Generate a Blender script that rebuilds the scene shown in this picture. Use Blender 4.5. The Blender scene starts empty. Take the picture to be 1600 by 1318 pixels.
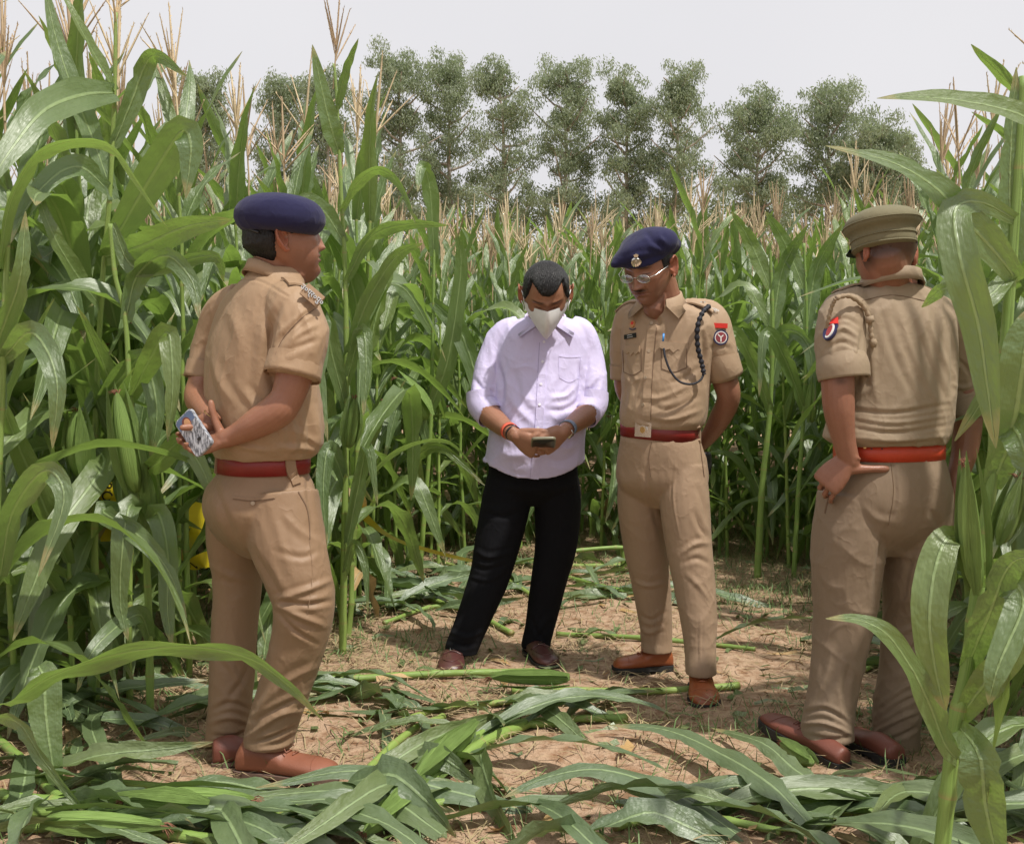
import bpy, bmesh, math, random
import numpy as np
from mathutils import Vector, Matrix, noise
from mathutils.bvhtree import BVHTree
PI = math.pi
scene = bpy.context.scene
col = scene.collection

# ------------------------------------------------------------------ camera
FPX, CX, CY, HC = 1700.0, 800.0, 659.0, 1.23
PITCH = math.atan((CY - 572.0) / FPX)
cam_data = bpy.data.cameras.new('camera')
cam_data.sensor_width = 36.0
cam_data.lens = FPX / 1600.0 * 36.0
cam_data.clip_start = 0.05
cam_data.clip_end = 3000
cam = bpy.data.objects.new('camera', cam_data)
col.objects.link(cam)
cam.location = (0, 0, HC)
cam.rotation_euler = (PI / 2 - PITCH, 0, 0)
scene.camera = cam
FWD = Vector((0, math.cos(PITCH), -math.sin(PITCH)))
UPV = Vector((0, math.sin(PITCH), math.cos(PITCH)))
CAM = Vector((0, 0, HC))

def ray(px, py):
    return (Vector((1, 0, 0)) * ((px - CX) / FPX) + UPV * (-(py - CY) / FPX) + FWD)
def P(px, py, D):                      # a point of the place seen at (px,py), D metres away
    d = ray(px, py)
    return CAM + d * (D / d.y)
def G(px, py, z=0.0):                  # the point of the ground seen at (px,py)
    d = ray(px, py)
    return CAM + d * ((z - HC) / d.z)
def S(px, D):                          # pixels to metres at distance D
    return px * D / FPX

# ------------------------------------------------------------------ world, sun, exposure
SUN_EL, SUN_AZ = math.radians(63), math.radians(132)      # azimuth measured from +Y (away) towards +X (right)
w = bpy.data.worlds.new('World'); scene.world = w; w.use_nodes = True
nt = w.node_tree; nt.nodes.clear()
out = nt.nodes.new('ShaderNodeOutputWorld'); bg = nt.nodes.new('ShaderNodeBackground')
sky = nt.nodes.new('ShaderNodeTexSky'); sky.sky_type = 'NISHITA'; sky.sun_disc = False
sky.sun_elevation = SUN_EL; sky.sun_rotation = SUN_AZ; sky.dust_density = 6; sky.air_density = 1.0
hsv = nt.nodes.new('ShaderNodeHueSaturation'); hsv.inputs['Saturation'].default_value = 0.12
mx = nt.nodes.new('ShaderNodeMixRGB'); mx.inputs[0].default_value = 0.90
mx.inputs[2].default_value = (6.7, 6.62, 6.82, 1)       # even high haze over the sky
nt.links.new(sky.outputs[0], hsv.inputs['Color']); nt.links.new(hsv.outputs[0], mx.inputs[1])
tcw = nt.nodes.new('ShaderNodeTexCoord'); nzw = nt.nodes.new('ShaderNodeTexNoise'); nzw.inputs['Scale'].default_value = 2.2; nzw.inputs['Detail'].default_value = 4; nt.links.new(tcw.outputs['Generated'], nzw.inputs['Vector'])
rpw = nt.nodes.new('ShaderNodeValToRGB'); rpw.color_ramp.elements[0].color = (.955, .957, .965, 1); rpw.color_ramp.elements[1].color = (1.0, 1.0, 1.0, 1); rpw.color_ramp.elements[0].position = .35; rpw.color_ramp.elements[1].position = .65; nt.links.new(nzw.outputs['Fac'], rpw.inputs[0])
mlw = nt.nodes.new('ShaderNodeMixRGB'); mlw.blend_type = 'MULTIPLY'; mlw.inputs[0].default_value = 1; nt.links.new(mx.outputs[0], mlw.inputs[1]); nt.links.new(rpw.outputs[0], mlw.inputs[2])
nt.links.new(mlw.outputs[0], bg.inputs[0]); bg.inputs[1].default_value = 0.1
nt.links.new(bg.outputs[0], out.inputs[0])
sd = bpy.data.lights.new('sun', 'SUN'); sd.energy = 3.5; sd.angle = math.radians(1.6); sd.color = (1, .955, .88)
sun = bpy.data.objects.new('sun', sd); col.objects.link(sun)
sdir = Vector((math.sin(SUN_AZ) * math.cos(SUN_EL), math.cos(SUN_AZ) * math.cos(SUN_EL), math.sin(SUN_EL)))
sun.rotation_euler = sdir.to_track_quat('Z', 'Y').to_euler()
scene.view_settings.view_transform = 'Standard'; scene.view_settings.look = 'None'
scene.view_settings.exposure = 0.38; scene.view_settings.gamma = 1.0
scene.view_settings.use_curve_mapping = False

# ------------------------------------------------------------------ materials
def lin(r, g, b):
    f = lambda c: (c / 255 / 12.92) if c / 255 <= .04045 else ((c / 255 + .055) / 1.055) ** 2.4
    return (f(r), f(g), f(b))
class NT:
    def __init__(s, name):
        s.m = bpy.data.materials.new(name); s.m.use_nodes = True
        s.t = s.m.node_tree; s.b = s.t.nodes['Principled BSDF']; s.o = s.t.nodes['Material Output']
    def n(s, kind, **kw):
        x = s.t.nodes.new(kind)
        for k, v in kw.items():
            if isinstance(k, str) and hasattr(x, k): setattr(x, k, v)
        return x
    def l(s, a, b): s.t.links.new(a, b)
    def noise(s, vec, scale, detail=3, rough=.55):
        x = s.n('ShaderNodeTexNoise'); x.inputs['Scale'].default_value = scale
        x.inputs['Detail'].default_value = detail; x.inputs['Roughness'].default_value = rough
        if vec is not None: s.l(vec, x.inputs['Vector'])
        return x.outputs['Fac']
    def mapping(s, vec, scale):
        x = s.n('ShaderNodeMapping'); x.inputs['Scale'].default_value = scale; s.l(vec, x.inputs['Vector']); return x.outputs[0]
    def ramp(s, fac, stops):
        x = s.n('ShaderNodeValToRGB'); s.l(fac, x.inputs[0]); e = x.color_ramp.elements
        while len(e) < len(stops): e.new(.5)
        for i, (p, c) in enumerate(stops):
            e[i].position = p; e[i].color = (*c, 1) if len(c) == 3 else c
        return x.outputs[0]
    def mix(s, fac, a, b, mode='MIX'):
        x = s.n('ShaderNodeMixRGB'); x.blend_type = mode
        for i, v in ((0, fac), (1, a), (2, b)):
            if isinstance(v, (int, float)): x.inputs[i].default_value = v
            elif isinstance(v, tuple): x.inputs[i].default_value = (*v, 1)
            else: s.l(v, x.inputs[i])
        return x.outputs[0]
    def math(s, op, a, b=None):
        x = s.n('ShaderNodeMath'); x.operation = op
        for i, v in ((0, a), (1, b)):
            if v is None: continue
            if isinstance(v, (int, float)): x.inputs[i].default_value = v
            else: s.l(v, x.inputs[i])
        return x.outputs[0]
    def bump(s, h, dist, strength=1.0, normal=None):
        x = s.n('ShaderNodeBump'); x.inputs['Distance'].default_value = dist; x.inputs['Strength'].default_value = strength
        s.l(h, x.inputs['Height'])
        if normal is not None: s.l(normal, x.inputs['Normal'])
        return x.outputs[0]
    def set(s, **kw):
        for k, v in kw.items():
            i = s.b.inputs[k.replace('_', ' ')]
            if isinstance(v, (int, float)): i.default_value = v
            elif isinstance(v, tuple): i.default_value = (*v, 1) if len(v) == 3 else v
            else: s.l(v, i)
        return s
    def obj(s): return s.n('ShaderNodeTexCoord').outputs['Object']
    def uv(s): return s.n('ShaderNodeTexCoord').outputs['UV']
    def rnd(s): return s.n('ShaderNodeObjectInfo').outputs['Random']

def plain(name, c, rough=.6, metal=0, spec=.5, bump=0, bscale=400, var=.12):
    k = NT(name)
    n1 = k.noise(k.obj(), 35, 3)
    cc = k.mix(k.math('MULTIPLY', n1, 1.0), tuple(x * (1 - var) for x in c), tuple(min(1, x * (1 + var)) for x in c))
    k.set(Base_Color=cc, Roughness=rough, Metallic=metal)
    k.b.inputs['Specular IOR Level'].default_value = spec
    if bump: k.set(Normal=k.bump(k.noise(k.obj(), bscale, 2), bump))
    return k.m

def leaf_material(name, base, under, rib, vein=.5, dry=-.035, rough=.36, transl=.34, rnd=.5):
    k = NT(name)
    uv = k.uv(); sep = k.n('ShaderNodeSeparateXYZ'); k.l(uv, sep.inputs[0])
    u = sep.outputs[0]
    d = k.math('ABSOLUTE', k.math('SUBTRACT', u, .5))
    ribm = k.ramp(d, [(.0, (1, 1, 1)), (.035, (.85, .85, .85)), (.06, (0, 0, 0))])
    veins = k.noise(k.mapping(uv, (70, 1.2, 1)), 1.0, 2)
    blotch = k.noise(k.obj(), 9, 3)
    r = k.rnd()
    c1 = k.mix(veins, tuple(x * .78 for x in base), tuple(x * 1.25 for x in base))
    c1 = k.mix(k.math('MULTIPLY', blotch, .5), c1, tuple(x * y for x, y in zip(base, (1.5, 1.3, 1.1))))
    yell = k.ramp(r, [(.0, (0, 0, 0)), (.62, (.12, .12, .12)), (1, (rnd, rnd, rnd))])
    c1 = k.mix(yell, c1, tuple(x * y for x, y in zip(base, (2.0, 1.55, .9))))
    # pale specks and scars
    sp = k.ramp(k.noise(k.mapping(uv, (14, 60, 1)), 1.6, 4, .7), [(.66, (0, 0, 0)), (.74, (1, 1, 1))])
    c1 = k.mix(k.math('MULTIPLY', sp, .35), c1, (.38, .42, .22))
    v = sep.outputs[1]
    tipm = k.ramp(k.math('ADD', v, k.math('MULTIPLY', blotch, .12)), [(.93 - dry, (0, 0, 0)), (1.04 - dry, (1, 1, 1))])
    c1 = k.mix(k.math('MULTIPLY', tipm, .75), c1, (.42, .33, .15))
    c1 = k.mix(k.math('MULTIPLY', ribm, .8), c1, rib)
    hh = k.math('ADD', k.math('MULTIPLY', veins, .55), k.math('MULTIPLY', ribm, -1.2))
    nrm = k.bump(hh, .0018, 1.0)
    nrm = k.bump(k.noise(k.mapping(uv, (2, 9, 1)), 1.5, 2), .012, .6, nrm)
    rg = k.math('ADD', k.math('MULTIPLY', k.noise(k.mapping(uv, (5, 12, 1)), 1.0, 3), .24), rough - .1)
    k.set(Base_Color=c1, Roughness=rg, Normal=nrm)
    k.b.inputs['Specular IOR Level'].default_value = 1.0; k.b.inputs['Coat Weight'].default_value = .25; k.b.inputs['Coat Roughness'].default_value = .38
    tr = k.n('ShaderNodeBsdfTranslucent'); k.l(k.mix(k.math('MULTIPLY', ribm, .5), under, tuple(x * .6 for x in under)), tr.inputs[0])
    k.l(nrm, tr.inputs['Normal'])
    ms = k.n('ShaderNodeMixShader'); ms.inputs[0].default_value = transl
    k.l(k.b.outputs[0], ms.inputs[1]); k.l(tr.outputs[0], ms.inputs[2]); k.l(ms.outputs[0], k.o.inputs[0])
    return k.m

M = {}
M['leaf'] = leaf_material('corn leaf', (.100, .160, .062), (.32, .50, .085), (.34, .46, .19))
M['leaf_dark'] = leaf_material('fallen corn leaf', (.098, .152, .075), (.18, .29, .06), (.32, .43, .2), transl=.2, rnd=.5, rough=.36)
M['leaf_dry'] = leaf_material('dry corn leaf', (.34, .25, .13), (.3, .22, .1), (.45, .37, .22), transl=.2, rough=.6)
def stalk_material():
    k = NT('corn stalk'); uv = k.uv(); sep = k.n('ShaderNodeSeparateXYZ'); k.l(uv, sep.inputs[0])
    st = k.noise(k.mapping(uv, (30, .6, 1)), 1.5, 3)
    c = k.mix(st, (.13, .23, .048), (.26, .38, .09))
    c = k.mix(k.math('MULTIPLY', k.rnd(), .45), c, (.30, .37, .09))
    fr = k.math('FRACT', sep.outputs[1])
    nd = k.ramp(fr, [(.0, (1, 1, 1)), (.05, (.2, .2, .2)), (.09, (0, 0, 0))])
    c = k.mix(k.math('MULTIPLY', nd, .8), c, (.30, .24, .09))
    k.set(Base_Color=c, Roughness=.42, Normal=k.bump(st, .002)); return k.m
M['stalk'] = stalk_material()
def husk_material():
    k = NT('corn husk'); uv = k.uv()
    st = k.noise(k.mapping(uv, (26, 1.0, 1)), 2, 3)
    c = k.mix(st, (.15, .27, .05), (.32, .45, .13))
    k.set(Base_Color=c, Roughness=.42, Normal=k.bump(st, .009))
    tr = k.n('ShaderNodeBsdfTranslucent'); tr.inputs[0].default_value = (.3, .45, .08, 1)
    ms = k.n('ShaderNodeMixShader'); ms.inputs[0].default_value = .12
    k.l(k.b.outputs[0], ms.inputs[1]); k.l(tr.outputs[0], ms.inputs[2]); k.l(ms.outputs[0], k.o.inputs[0]); return k.m
M['husk'] = husk_material()
M['silk'] = plain('corn silk', (.22, .09, .05), .7)
M['tassel'] = plain('corn tassel', (.60, .48, .30), .7, var=.3)
M['tassel_dark'] = plain('corn tassel brown', (.46, .34, .21), .7, var=.3)
def soil_material():
    k = NT('soil'); o = k.obj()
    n1 = k.noise(o, 1.3, 6, .6); n2 = k.noise(o, 22, 6, .65); n3 = k.noise(o, 150, 3)
    c = k.mix(n1, (.38, .25, .165), (.51, .365, .25))
    c = k.mix(k.ramp(n2, [(.36, (1, 1, 1)), (.55, (0, 0, 0))]), c, (.25, .14, .078))
    c = k.mix(k.ramp(k.noise(o, 3.1, 5, .6), [(.52, (0, 0, 0)), (.68, (.6, .6, .6))]), c, (.36, .26, .16))
    c = k.mix(k.ramp(n3, [(.62, (0, 0, 0)), (.72, (.5, .5, .5))]), c, (.46, .33, .22))
    nb = k.bump(n2, .03, .7); nb = k.bump(n3, .006, .8, nb)
    k.set(Base_Color=c, Roughness=.92, Normal=nb); k.b.inputs['Specular IOR Level'].default_value = .15; return k.m
M['soil'] = soil_material()
M['straw'] = plain('dry grass litter', (.34, .26, .14), .8, var=.35)
M['grass'] = plain('green grass', (.10, .17, .045), .6, var=.4)

# ------------------------------------------------------------------ object helpers
def tag(o, label=None, cat=None, group=None, kind=None):
    if label: o['label'] = label
    if cat: o['category'] = cat
    if group: o['group'] = group
    if kind: o['kind'] = kind
    return o
def empty(name, loc=(0, 0, 0), label=None, cat=None, group=None):
    o = bpy.data.objects.new(name, None); o.empty_display_size = .1; col.objects.link(o); o.location = loc
    return tag(o, label, cat, group)
def place(o, parent):
    if parent is not None:
        o.parent = parent
        top = parent; m = Matrix.Identity(4)
        while top is not None:
            m = top.matrix_basis @ m if False else m
            top = top.parent
        inv = world_of(parent).inverted()
        o.matrix_basis = inv @ o.matrix_basis
def world_of(o):
    m = o.matrix_basis.copy(); p = o.parent
    while p is not None:
        m = p.matrix_basis @ m; p = p.parent
    return m
def link(name, me, parent=None, world_coords=True):
    o = bpy.data.objects.new(name, me); col.objects.link(o)
    if parent is not None:
        if world_coords: place(o, parent)
        else: o.parent = parent
    return o
class MB:                               # collects vertices, faces and uvs, and links them as ONE mesh object
    def __init__(s): s.v, s.f, s.uv, s.mi = [], [], [], []
    def add(s, vs, fs, uvs=None, mi=0):
        b = len(s.v); s.v += [tuple(p) for p in vs]
        for i, f in enumerate(fs):
            s.f.append(tuple(b + j for j in f)); s.mi.append(mi)
            s.uv.append([uvs[j] for j in f] if uvs is not None else [(0, 0)] * len(f))
        return b
    def mesh(s, name, mats, smooth=True):
        me = bpy.data.meshes.new(name); me.from_pydata(s.v, [], s.f)
        if not isinstance(mats, (list, tuple)): mats = [mats]
        for m in mats: me.materials.append(m)
        ul = me.uv_layers.new(name='UVMap')
        flat = np.array([c for f in s.uv for c in f], dtype=np.float32).ravel()
        if len(flat): ul.data.foreach_set('uv', flat)
        me.polygons.foreach_set('use_smooth', [smooth] * len(me.polygons))
        if len(mats) > 1: me.polygons.foreach_set('material_index', s.mi)
        me.update(); return me
    def build(s, name, mats, parent=None, smooth=True):
        return link(name, s.mesh(name, mats, smooth), parent)

def catmull(pts, n):
    """resample a list of equal-length tuples smoothly"""
    A = np.array([[float(c) for c in p] for p in pts]); m = len(A)
    if m == 2: return [A[0] + (A[1] - A[0]) * t for t in np.linspace(0, 1, n)]
    ext = np.vstack([2 * A[0] - A[1], A, 2 * A[-1] - A[-2]]); res = []
    for t in np.linspace(0, m - 1, n):
        i = min(int(t), m - 2); u = t - i; p0, p1, p2, p3 = ext[i:i + 4]
        res.append(.5 * (2 * p1 + (p2 - p0) * u + (2 * p0 - 5 * p1 + 4 * p2 - p3) * u * u + (3 * p1 - p0 - 3 * p2 + p3) * u ** 3))
    return res
def tube(mb, pts, radii, sides=8, up=Vector((0, 0, 1)), flat=1.0, cap=True, mi=0, vscale=1.0, v0=0):
    """tube through points; radii one per point or (ra, rb)"""
    pts = [Vector(p) for p in pts]; n = len(pts); vs, uvs, fs = [], [], []
    acc = 0
    prev = None
    for i, p in enumerate(pts):
        t = (pts[min(i + 1, n - 1)] - pts[max(i - 1, 0)])
        if t.length < 1e-9: t = Vector((0, 0, 1))
        t.normalize()
        if prev is None:
            a = t.cross(up)
            if a.length < 1e-3: a = t.cross(Vector((1, 0, 0)))
        else:
            a = prev - t * prev.dot(t)
        a.normalize(); prev = a; b = a.cross(t).normalized()
        r = radii[i]; ra, rb = (r if isinstance(r, (tuple, list)) else (r, r * flat))
        if i: acc += (p - pts[i - 1]).length
        for k in range(sides):
            th = 2 * PI * k / sides
            vs.append(p + a * (ra * math.cos(th)) + b * (rb * math.sin(th))); uvs.append((k / sides, v0 + acc * vscale))
    for i in range(n - 1):
        for k in range(sides):
            k2 = (k + 1) % sides
            fs.append((i * sides + k, i * sides + k2, (i + 1) * sides + k2, (i + 1) * sides + k))
    if cap:
        fs.append(tuple(range(sides))[::-1]); fs.append(tuple((n - 1) * sides + k for k in range(sides)))
    mb.add(vs, fs, uvs, mi)
_F, _U, _C = np.array(FWD), np.array(UPV), np.array(CAM)
def proj(co):
    r = co - _C; z = r @ _F; return CX + FPX * r[:, 0] / z, CY - FPX * (r @ _U) / z
# ------------------------------------------------------------------ eucalyptus row beyond the field
def tree_leaf_mat():
    k = NT('eucalyptus leaf'); r = k.noise(k.obj(), .9, 3)
    c = k.mix(r, (.20, .24, .15), (.31, .35, .235))  # grey-green leaf, lightened so that distance haze is in the colour
    k.set(Base_Color=c, Roughness=.5)
    tr = k.n('ShaderNodeBsdfTranslucent'); tr.inputs[0].default_value = (.30, .38, .18, 1)
    ms = k.n('ShaderNodeMixShader'); ms.inputs[0].default_value = .45
    k.l(k.b.outputs[0], ms.inputs[1]); k.l(tr.outputs[0], ms.inputs[2]); k.l(ms.outputs[0], k.o.inputs[0]); return k.m
M['euca'] = tree_leaf_mat()
M['euca_bark'] = plain('pale eucalyptus bark', (.42, .36, .30), .8, var=.3)
def euca(px, ytop, hw, D, seed, label, group='eucalyptus trees beyond the field', crown_y=330, dens=1.0):
    r = random.Random(seed); npr = np.random.RandomState(seed)
    base = P(px, 572, D); base.z = 0; top = P(px, ytop, D).z; R = S(hw, D) * 1.3
    e = empty('eucalyptus_tree', base, label, 'tree', group)
    mb = MB(); tr = []
    lean = r.uniform(-.5, .5)
    for i in range(9):
        s = i / 8; tr.append(Vector((lean * s * s + r.uniform(-.12, .12), r.uniform(-.12, .12), top * .96 * s)))
    tube(mb, tr, [.2 * (1 - .85 * i / 8) for i in range(9)], 8)
    clumps = []
    nb = int(16 + hw / 4)
    z0 = P(px, crown_y, D).z
    for i in range(nb):
        s = (i + r.random()) / nb
        z = z0 - .8 + (top - z0 + .6) * s
        q = z / (top * .96) * 8; q = min(7.99, q); a = tr[int(q)].lerp(tr[int(q) + 1], q - int(q))
        az = i * 2.4 + r.uniform(-.5, .5)
        prof = (math.sin(PI * min(1, .30 + .62 * s)) ** .6) * (1 - .35 * r.random())
        Lb = R * prof * r.uniform(.6, 1.12)
        tip = a + Vector((math.cos(az) * Lb, math.sin(az) * Lb, Lb * r.uniform(.3, .9)))
        if tip.z > top: tip.z = top - r.random() * .3
        mid = a.lerp(tip, .5) + Vector((0, 0, -.12))
        tube(mb, [a, mid, tip], [.075, .045, .018], 5, cap=False)
        for k in range(r.randint(3, 6)):
            f = r.uniform(.35, 1.05)
            c = a.lerp(tip, f) + Vector((r.gauss(0, .33), r.gauss(0, .33), r.gauss(0, .35)))
            clumps.append((c, r.uniform(.22, .5)))
    for k in range(7):
        clumps.append((tr[-1] + Vector((r.gauss(0, .3), r.gauss(0, .3), r.uniform(-.7, .12))), r.uniform(.22, .42)))
    mb.build('trunk', M['euca_bark']).parent = e
    V = []
    for c, rad in clumps:
        n = int(185 * dens * (rad / .4) ** 2)
        ctr = np.array(c) + (lambda q: q / np.linalg.norm(q, axis=1)[:, None] * npr.uniform(.1, 1, (n, 1)) ** .5)(npr.normal(0, 1, (n, 3))) * rad * np.array([1.15, 1.15, 1.0]) * npr.uniform(.75, 1.25, (n, 1))
        # drooping sickle leaves
        d = npr.normal(0, .5, (n, 3)); d[:, 2] -= .9; d /= np.linalg.norm(d, axis=1)[:, None]
        s_ = np.cross(d, npr.normal(0, 1, (n, 3))); s_ /= np.linalg.norm(s_, axis=1)[:, None]
        L = npr.uniform(.10, .2, (n, 1)); W = npr.uniform(.016, .032, (n, 1))
        V.append(np.stack([ctr, ctr + d * L * .45 + s_ * W, ctr + d * L, ctr + d * L * .45 - s_ * W], 1).reshape(-1, 3))
    V = np.vstack(V); nq = len(V) // 4
    me = bpy.data.meshes.new('crown'); me.vertices.add(len(V)); me.vertices.foreach_set('co', V.astype(np.float32).ravel())
    me.loops.add(nq * 4); me.loops.foreach_set('vertex_index', np.arange(nq * 4, dtype=np.int32))
    me.polygons.add(nq); me.polygons.foreach_set('loop_start', np.arange(0, nq * 4, 4, dtype=np.int32)); me.update(calc_edges=True)
    me.materials.append(M['euca'])
    o = bpy.data.objects.new('crown', me); col.objects.link(o); o.parent = e
TREES = [(322, 118, 34, 'small eucalyptus furthest left, left of the round beret officer', 46), (437, 112, 26, 'slim eucalyptus showing just above the navy beret officer', 47), (515, 122, 36, 'rounded eucalyptus between beret officer and the long tree row', 46),
 (632, 88, 56, 'broad eucalyptus at the left end of the long row', 48), (706, 84, 42, 'tallest eucalyptus, second from left in the long row', 49), (792, 99, 42, 'eucalyptus above the lilac shirt man, third in the long row', 47),
 (878, 108, 52, 'broad round topped eucalyptus, fourth in the long row', 48), (975, 110, 42, 'narrow eucalyptus above the officer with glasses', 47), (1052, 108, 46, 'leaning eucalyptus at the right end of the long row', 46),
 (1178, 152, 58, 'broad eucalyptus just right of the gap in the row', 47), (1285, 138, 52, 'eucalyptus left above the peaked cap officer', 48), (1372, 200, 46, 'low rounded eucalyptus right above the peaked cap', 46), (1420, 222, 36, 'lowest eucalyptus at the right end of the row', 47)]
for i, (px, yt, hw, lab, D) in enumerate(TREES): euca(px, yt, hw, D, 500 + i, lab)
def scrub(px, yt, D, seed, lab):
    r = random.Random(seed); npr = np.random.RandomState(seed); base = P(px, 572, D); base.z = 0; top = P(px, yt, D).z
    e = empty('leafy_bush', base, lab, 'bush', 'dark bushes under the eucalyptus row')
    mb = MB()
    for k in range(4): tube(mb, [(0, 0, 0), (r.uniform(-.6, .6), r.uniform(-.4, .4), top * .5), (r.uniform(-1.5, 1.5), r.uniform(-.8, .8), top * .9)], [.09, .06, .02], 5)
    mb.build('trunk', M['euca_bark']).parent = e
    V = []
    for k in range(34):
        c = np.array([r.gauss(0, 1.25), r.gauss(0, .9), top * r.uniform(.3, 1.0)]); rad = r.uniform(.3, .6); n = 150
        ctr = c + npr.normal(0, 1, (n, 3)) * rad * .6
        d = npr.normal(0, 1, (n, 3)); d /= np.linalg.norm(d, axis=1)[:, None]; s_ = np.cross(d, npr.normal(0, 1, (n, 3))); s_ /= np.linalg.norm(s_, axis=1)[:, None]
        V.append(np.stack([ctr, ctr + d * .08 + s_ * .04, ctr + d * .16, ctr + d * .08 - s_ * .04], 1).reshape(-1, 3))
    V = np.vstack(V); nq = len(V) // 4
    me = bpy.data.meshes.new('crown'); me.from_pydata(V.tolist(), [], np.arange(nq * 4).reshape(-1, 4).tolist()); me.materials.append(M['euca'])
    o = bpy.data.objects.new('crown', me); col.objects.link(o); o.parent = e
for i, px in enumerate((300, 400, 500, 590, 660, 740, 820, 900, 980, 1060, 1130, 1210, 1290, 1370, 1440)):
    scrub(px + (i * 37) % 19, 298 + (i * 53) % 26, 50 + i % 3, 700 + i, 'dark leafy bush under the eucalyptus row')
# ------------------------------------------------------------------ ground
rng = random.Random(7)
def gz(x, y):
    h = .035 * noise.noise(Vector((x * .9, y * .9, 0))) + .020 * noise.noise(Vector((x * 2.7, y * 2.7, 3)))
    h += .055 * math.exp(-((x - .18) / .42) ** 2 - ((y - 3.42) / .20) ** 2) + .035 * math.exp(-((x + .60) / .35) ** 2 - ((y - 3.62) / .16) ** 2)
    h += .010 * noise.noise(Vector((x * 7, y * 7, 5))) + .004 * noise.noise(Vector((x * 19, y * 19, 8)))
    k = 1.0 if y < 30 else 0
    return h * k
def ground_sheet():
    def axis(lo, hi, fine_lo, fine_hi, step, n_out):
        fine = list(np.arange(fine_lo, fine_hi + 1e-6, step))
        out_lo = [fine_lo - (fine_lo - lo) * (i / n_out) ** 2.6 for i in range(n_out, 0, -1)]
        out_hi = [fine_hi + (hi - fine_hi) * (i / n_out) ** 2.6 for i in range(1, n_out + 1)]
        return out_lo + fine + out_hi
    xs = axis(-900, 900, -3.2, 3.2, .028, 26); ys = axis(-60, 1500, 2.0, 8.0, .028, 26)
    V = [(x, y, gz(x, y)) for y in ys for x in xs]; nx = len(xs)
    Fc = [(j * nx + i, j * nx + i + 1, (j + 1) * nx + i + 1, (j + 1) * nx + i) for j in range(len(ys) - 1) for i in range(nx - 1)]
    me = bpy.data.meshes.new('ground'); me.from_pydata(V, [], Fc); me.materials.append(M['soil'])
    me.polygons.foreach_set('use_smooth', [True] * len(me.polygons))
    o = link('ground', me); tag(o, 'reddish brown bare soil with low clods under the corn', kind='structure')
ground_sheet()

# ------------------------------------------------------------------ corn leaves
def ribbon(mb, pts, widths, lateral, fold, wave, seed, ns=5, mi=0, tear=.05):
    """a leaf blade along pts; lateral = sideways unit vectors; fold = V angle; wavy margins"""
    r = random.Random(seed); ph1, ph2, kf = r.uniform(0, 6), r.uniform(0, 6), r.uniform(3.2, 5.5)
    n = len(pts); vs, uvs, fs = [], [], []
    ts = [-1, -.5, 0, .5, 1] if ns == 5 else [-1, 0, 1]
    for i in range(n):
        s = i / (n - 1); p = Vector(pts[i]); t = (Vector(pts[min(i + 1, n - 1)]) - Vector(pts[max(i - 1, 0)])).normalized()
        l = Vector(lateral[i]); l = (l - t * l.dot(t)).normalized(); nn = t.cross(l).normalized()
        if nn.z < 0 and False: nn = -nn
        fa = fold * (1 - .55 * s)
        for q in ts:
            h = widths[i] / 2
            ph = ph1 if q < 0 else ph2
            wv = wave * h * math.sin(kf * 2 * PI * s * .9 + ph) * (abs(q) ** 2) * (.35 + .65 * math.sin(PI * min(1, s * 1.1)))
            vs.append(p + l * (q * h * math.cos(fa * .9)) + nn * (abs(q) * h * math.sin(fa) + wv))
            if abs(q) == 1 and r.random() < tear: vs[-1] = vs[-1].lerp(p, r.uniform(.12, .4))
            uvs.append(((q + 1) / 2, s))
    m = len(ts)
    for i in range(n - 1):
        for k in range(m - 1):
            fs.append((i * m + k, i * m + k + 1, (i + 1) * m + k + 1, (i + 1) * m + k))
    mb.add(vs, fs, uvs, mi)
def wshape(s):
    return min(1, .5 + 1.7 * s) * max(.01, (1 - s ** 2.4)) ** .75
def leaf_curve(L, th0, bends, twist, n, side=0):
    """bends: list of (position, total angle, softness)"""
    pts, lat = [Vector((0, 0, 0))], []
    ds = L / (n - 1); tw = 0
    p = Vector((0, 0, 0)); yaw = 0
    for i in range(n):
        s = i / (n - 1); th = th0
        for (b, a, w_) in bends: th -= a / (1 + math.exp(-(s - b) / w_))
        yaw = side * s * s
        t = Vector((math.cos(th) * math.cos(yaw), math.cos(th) * math.sin(yaw), math.sin(th)))
        l = Vector((-math.sin(yaw), math.cos(yaw), 0))
        a = twist * s
        nrm = t.cross(l)
        lat.append(l * math.cos(a) + nrm * math.sin(a))
        if i: p = p + t * ds; pts.append(p.copy())
    return pts, lat
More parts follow.
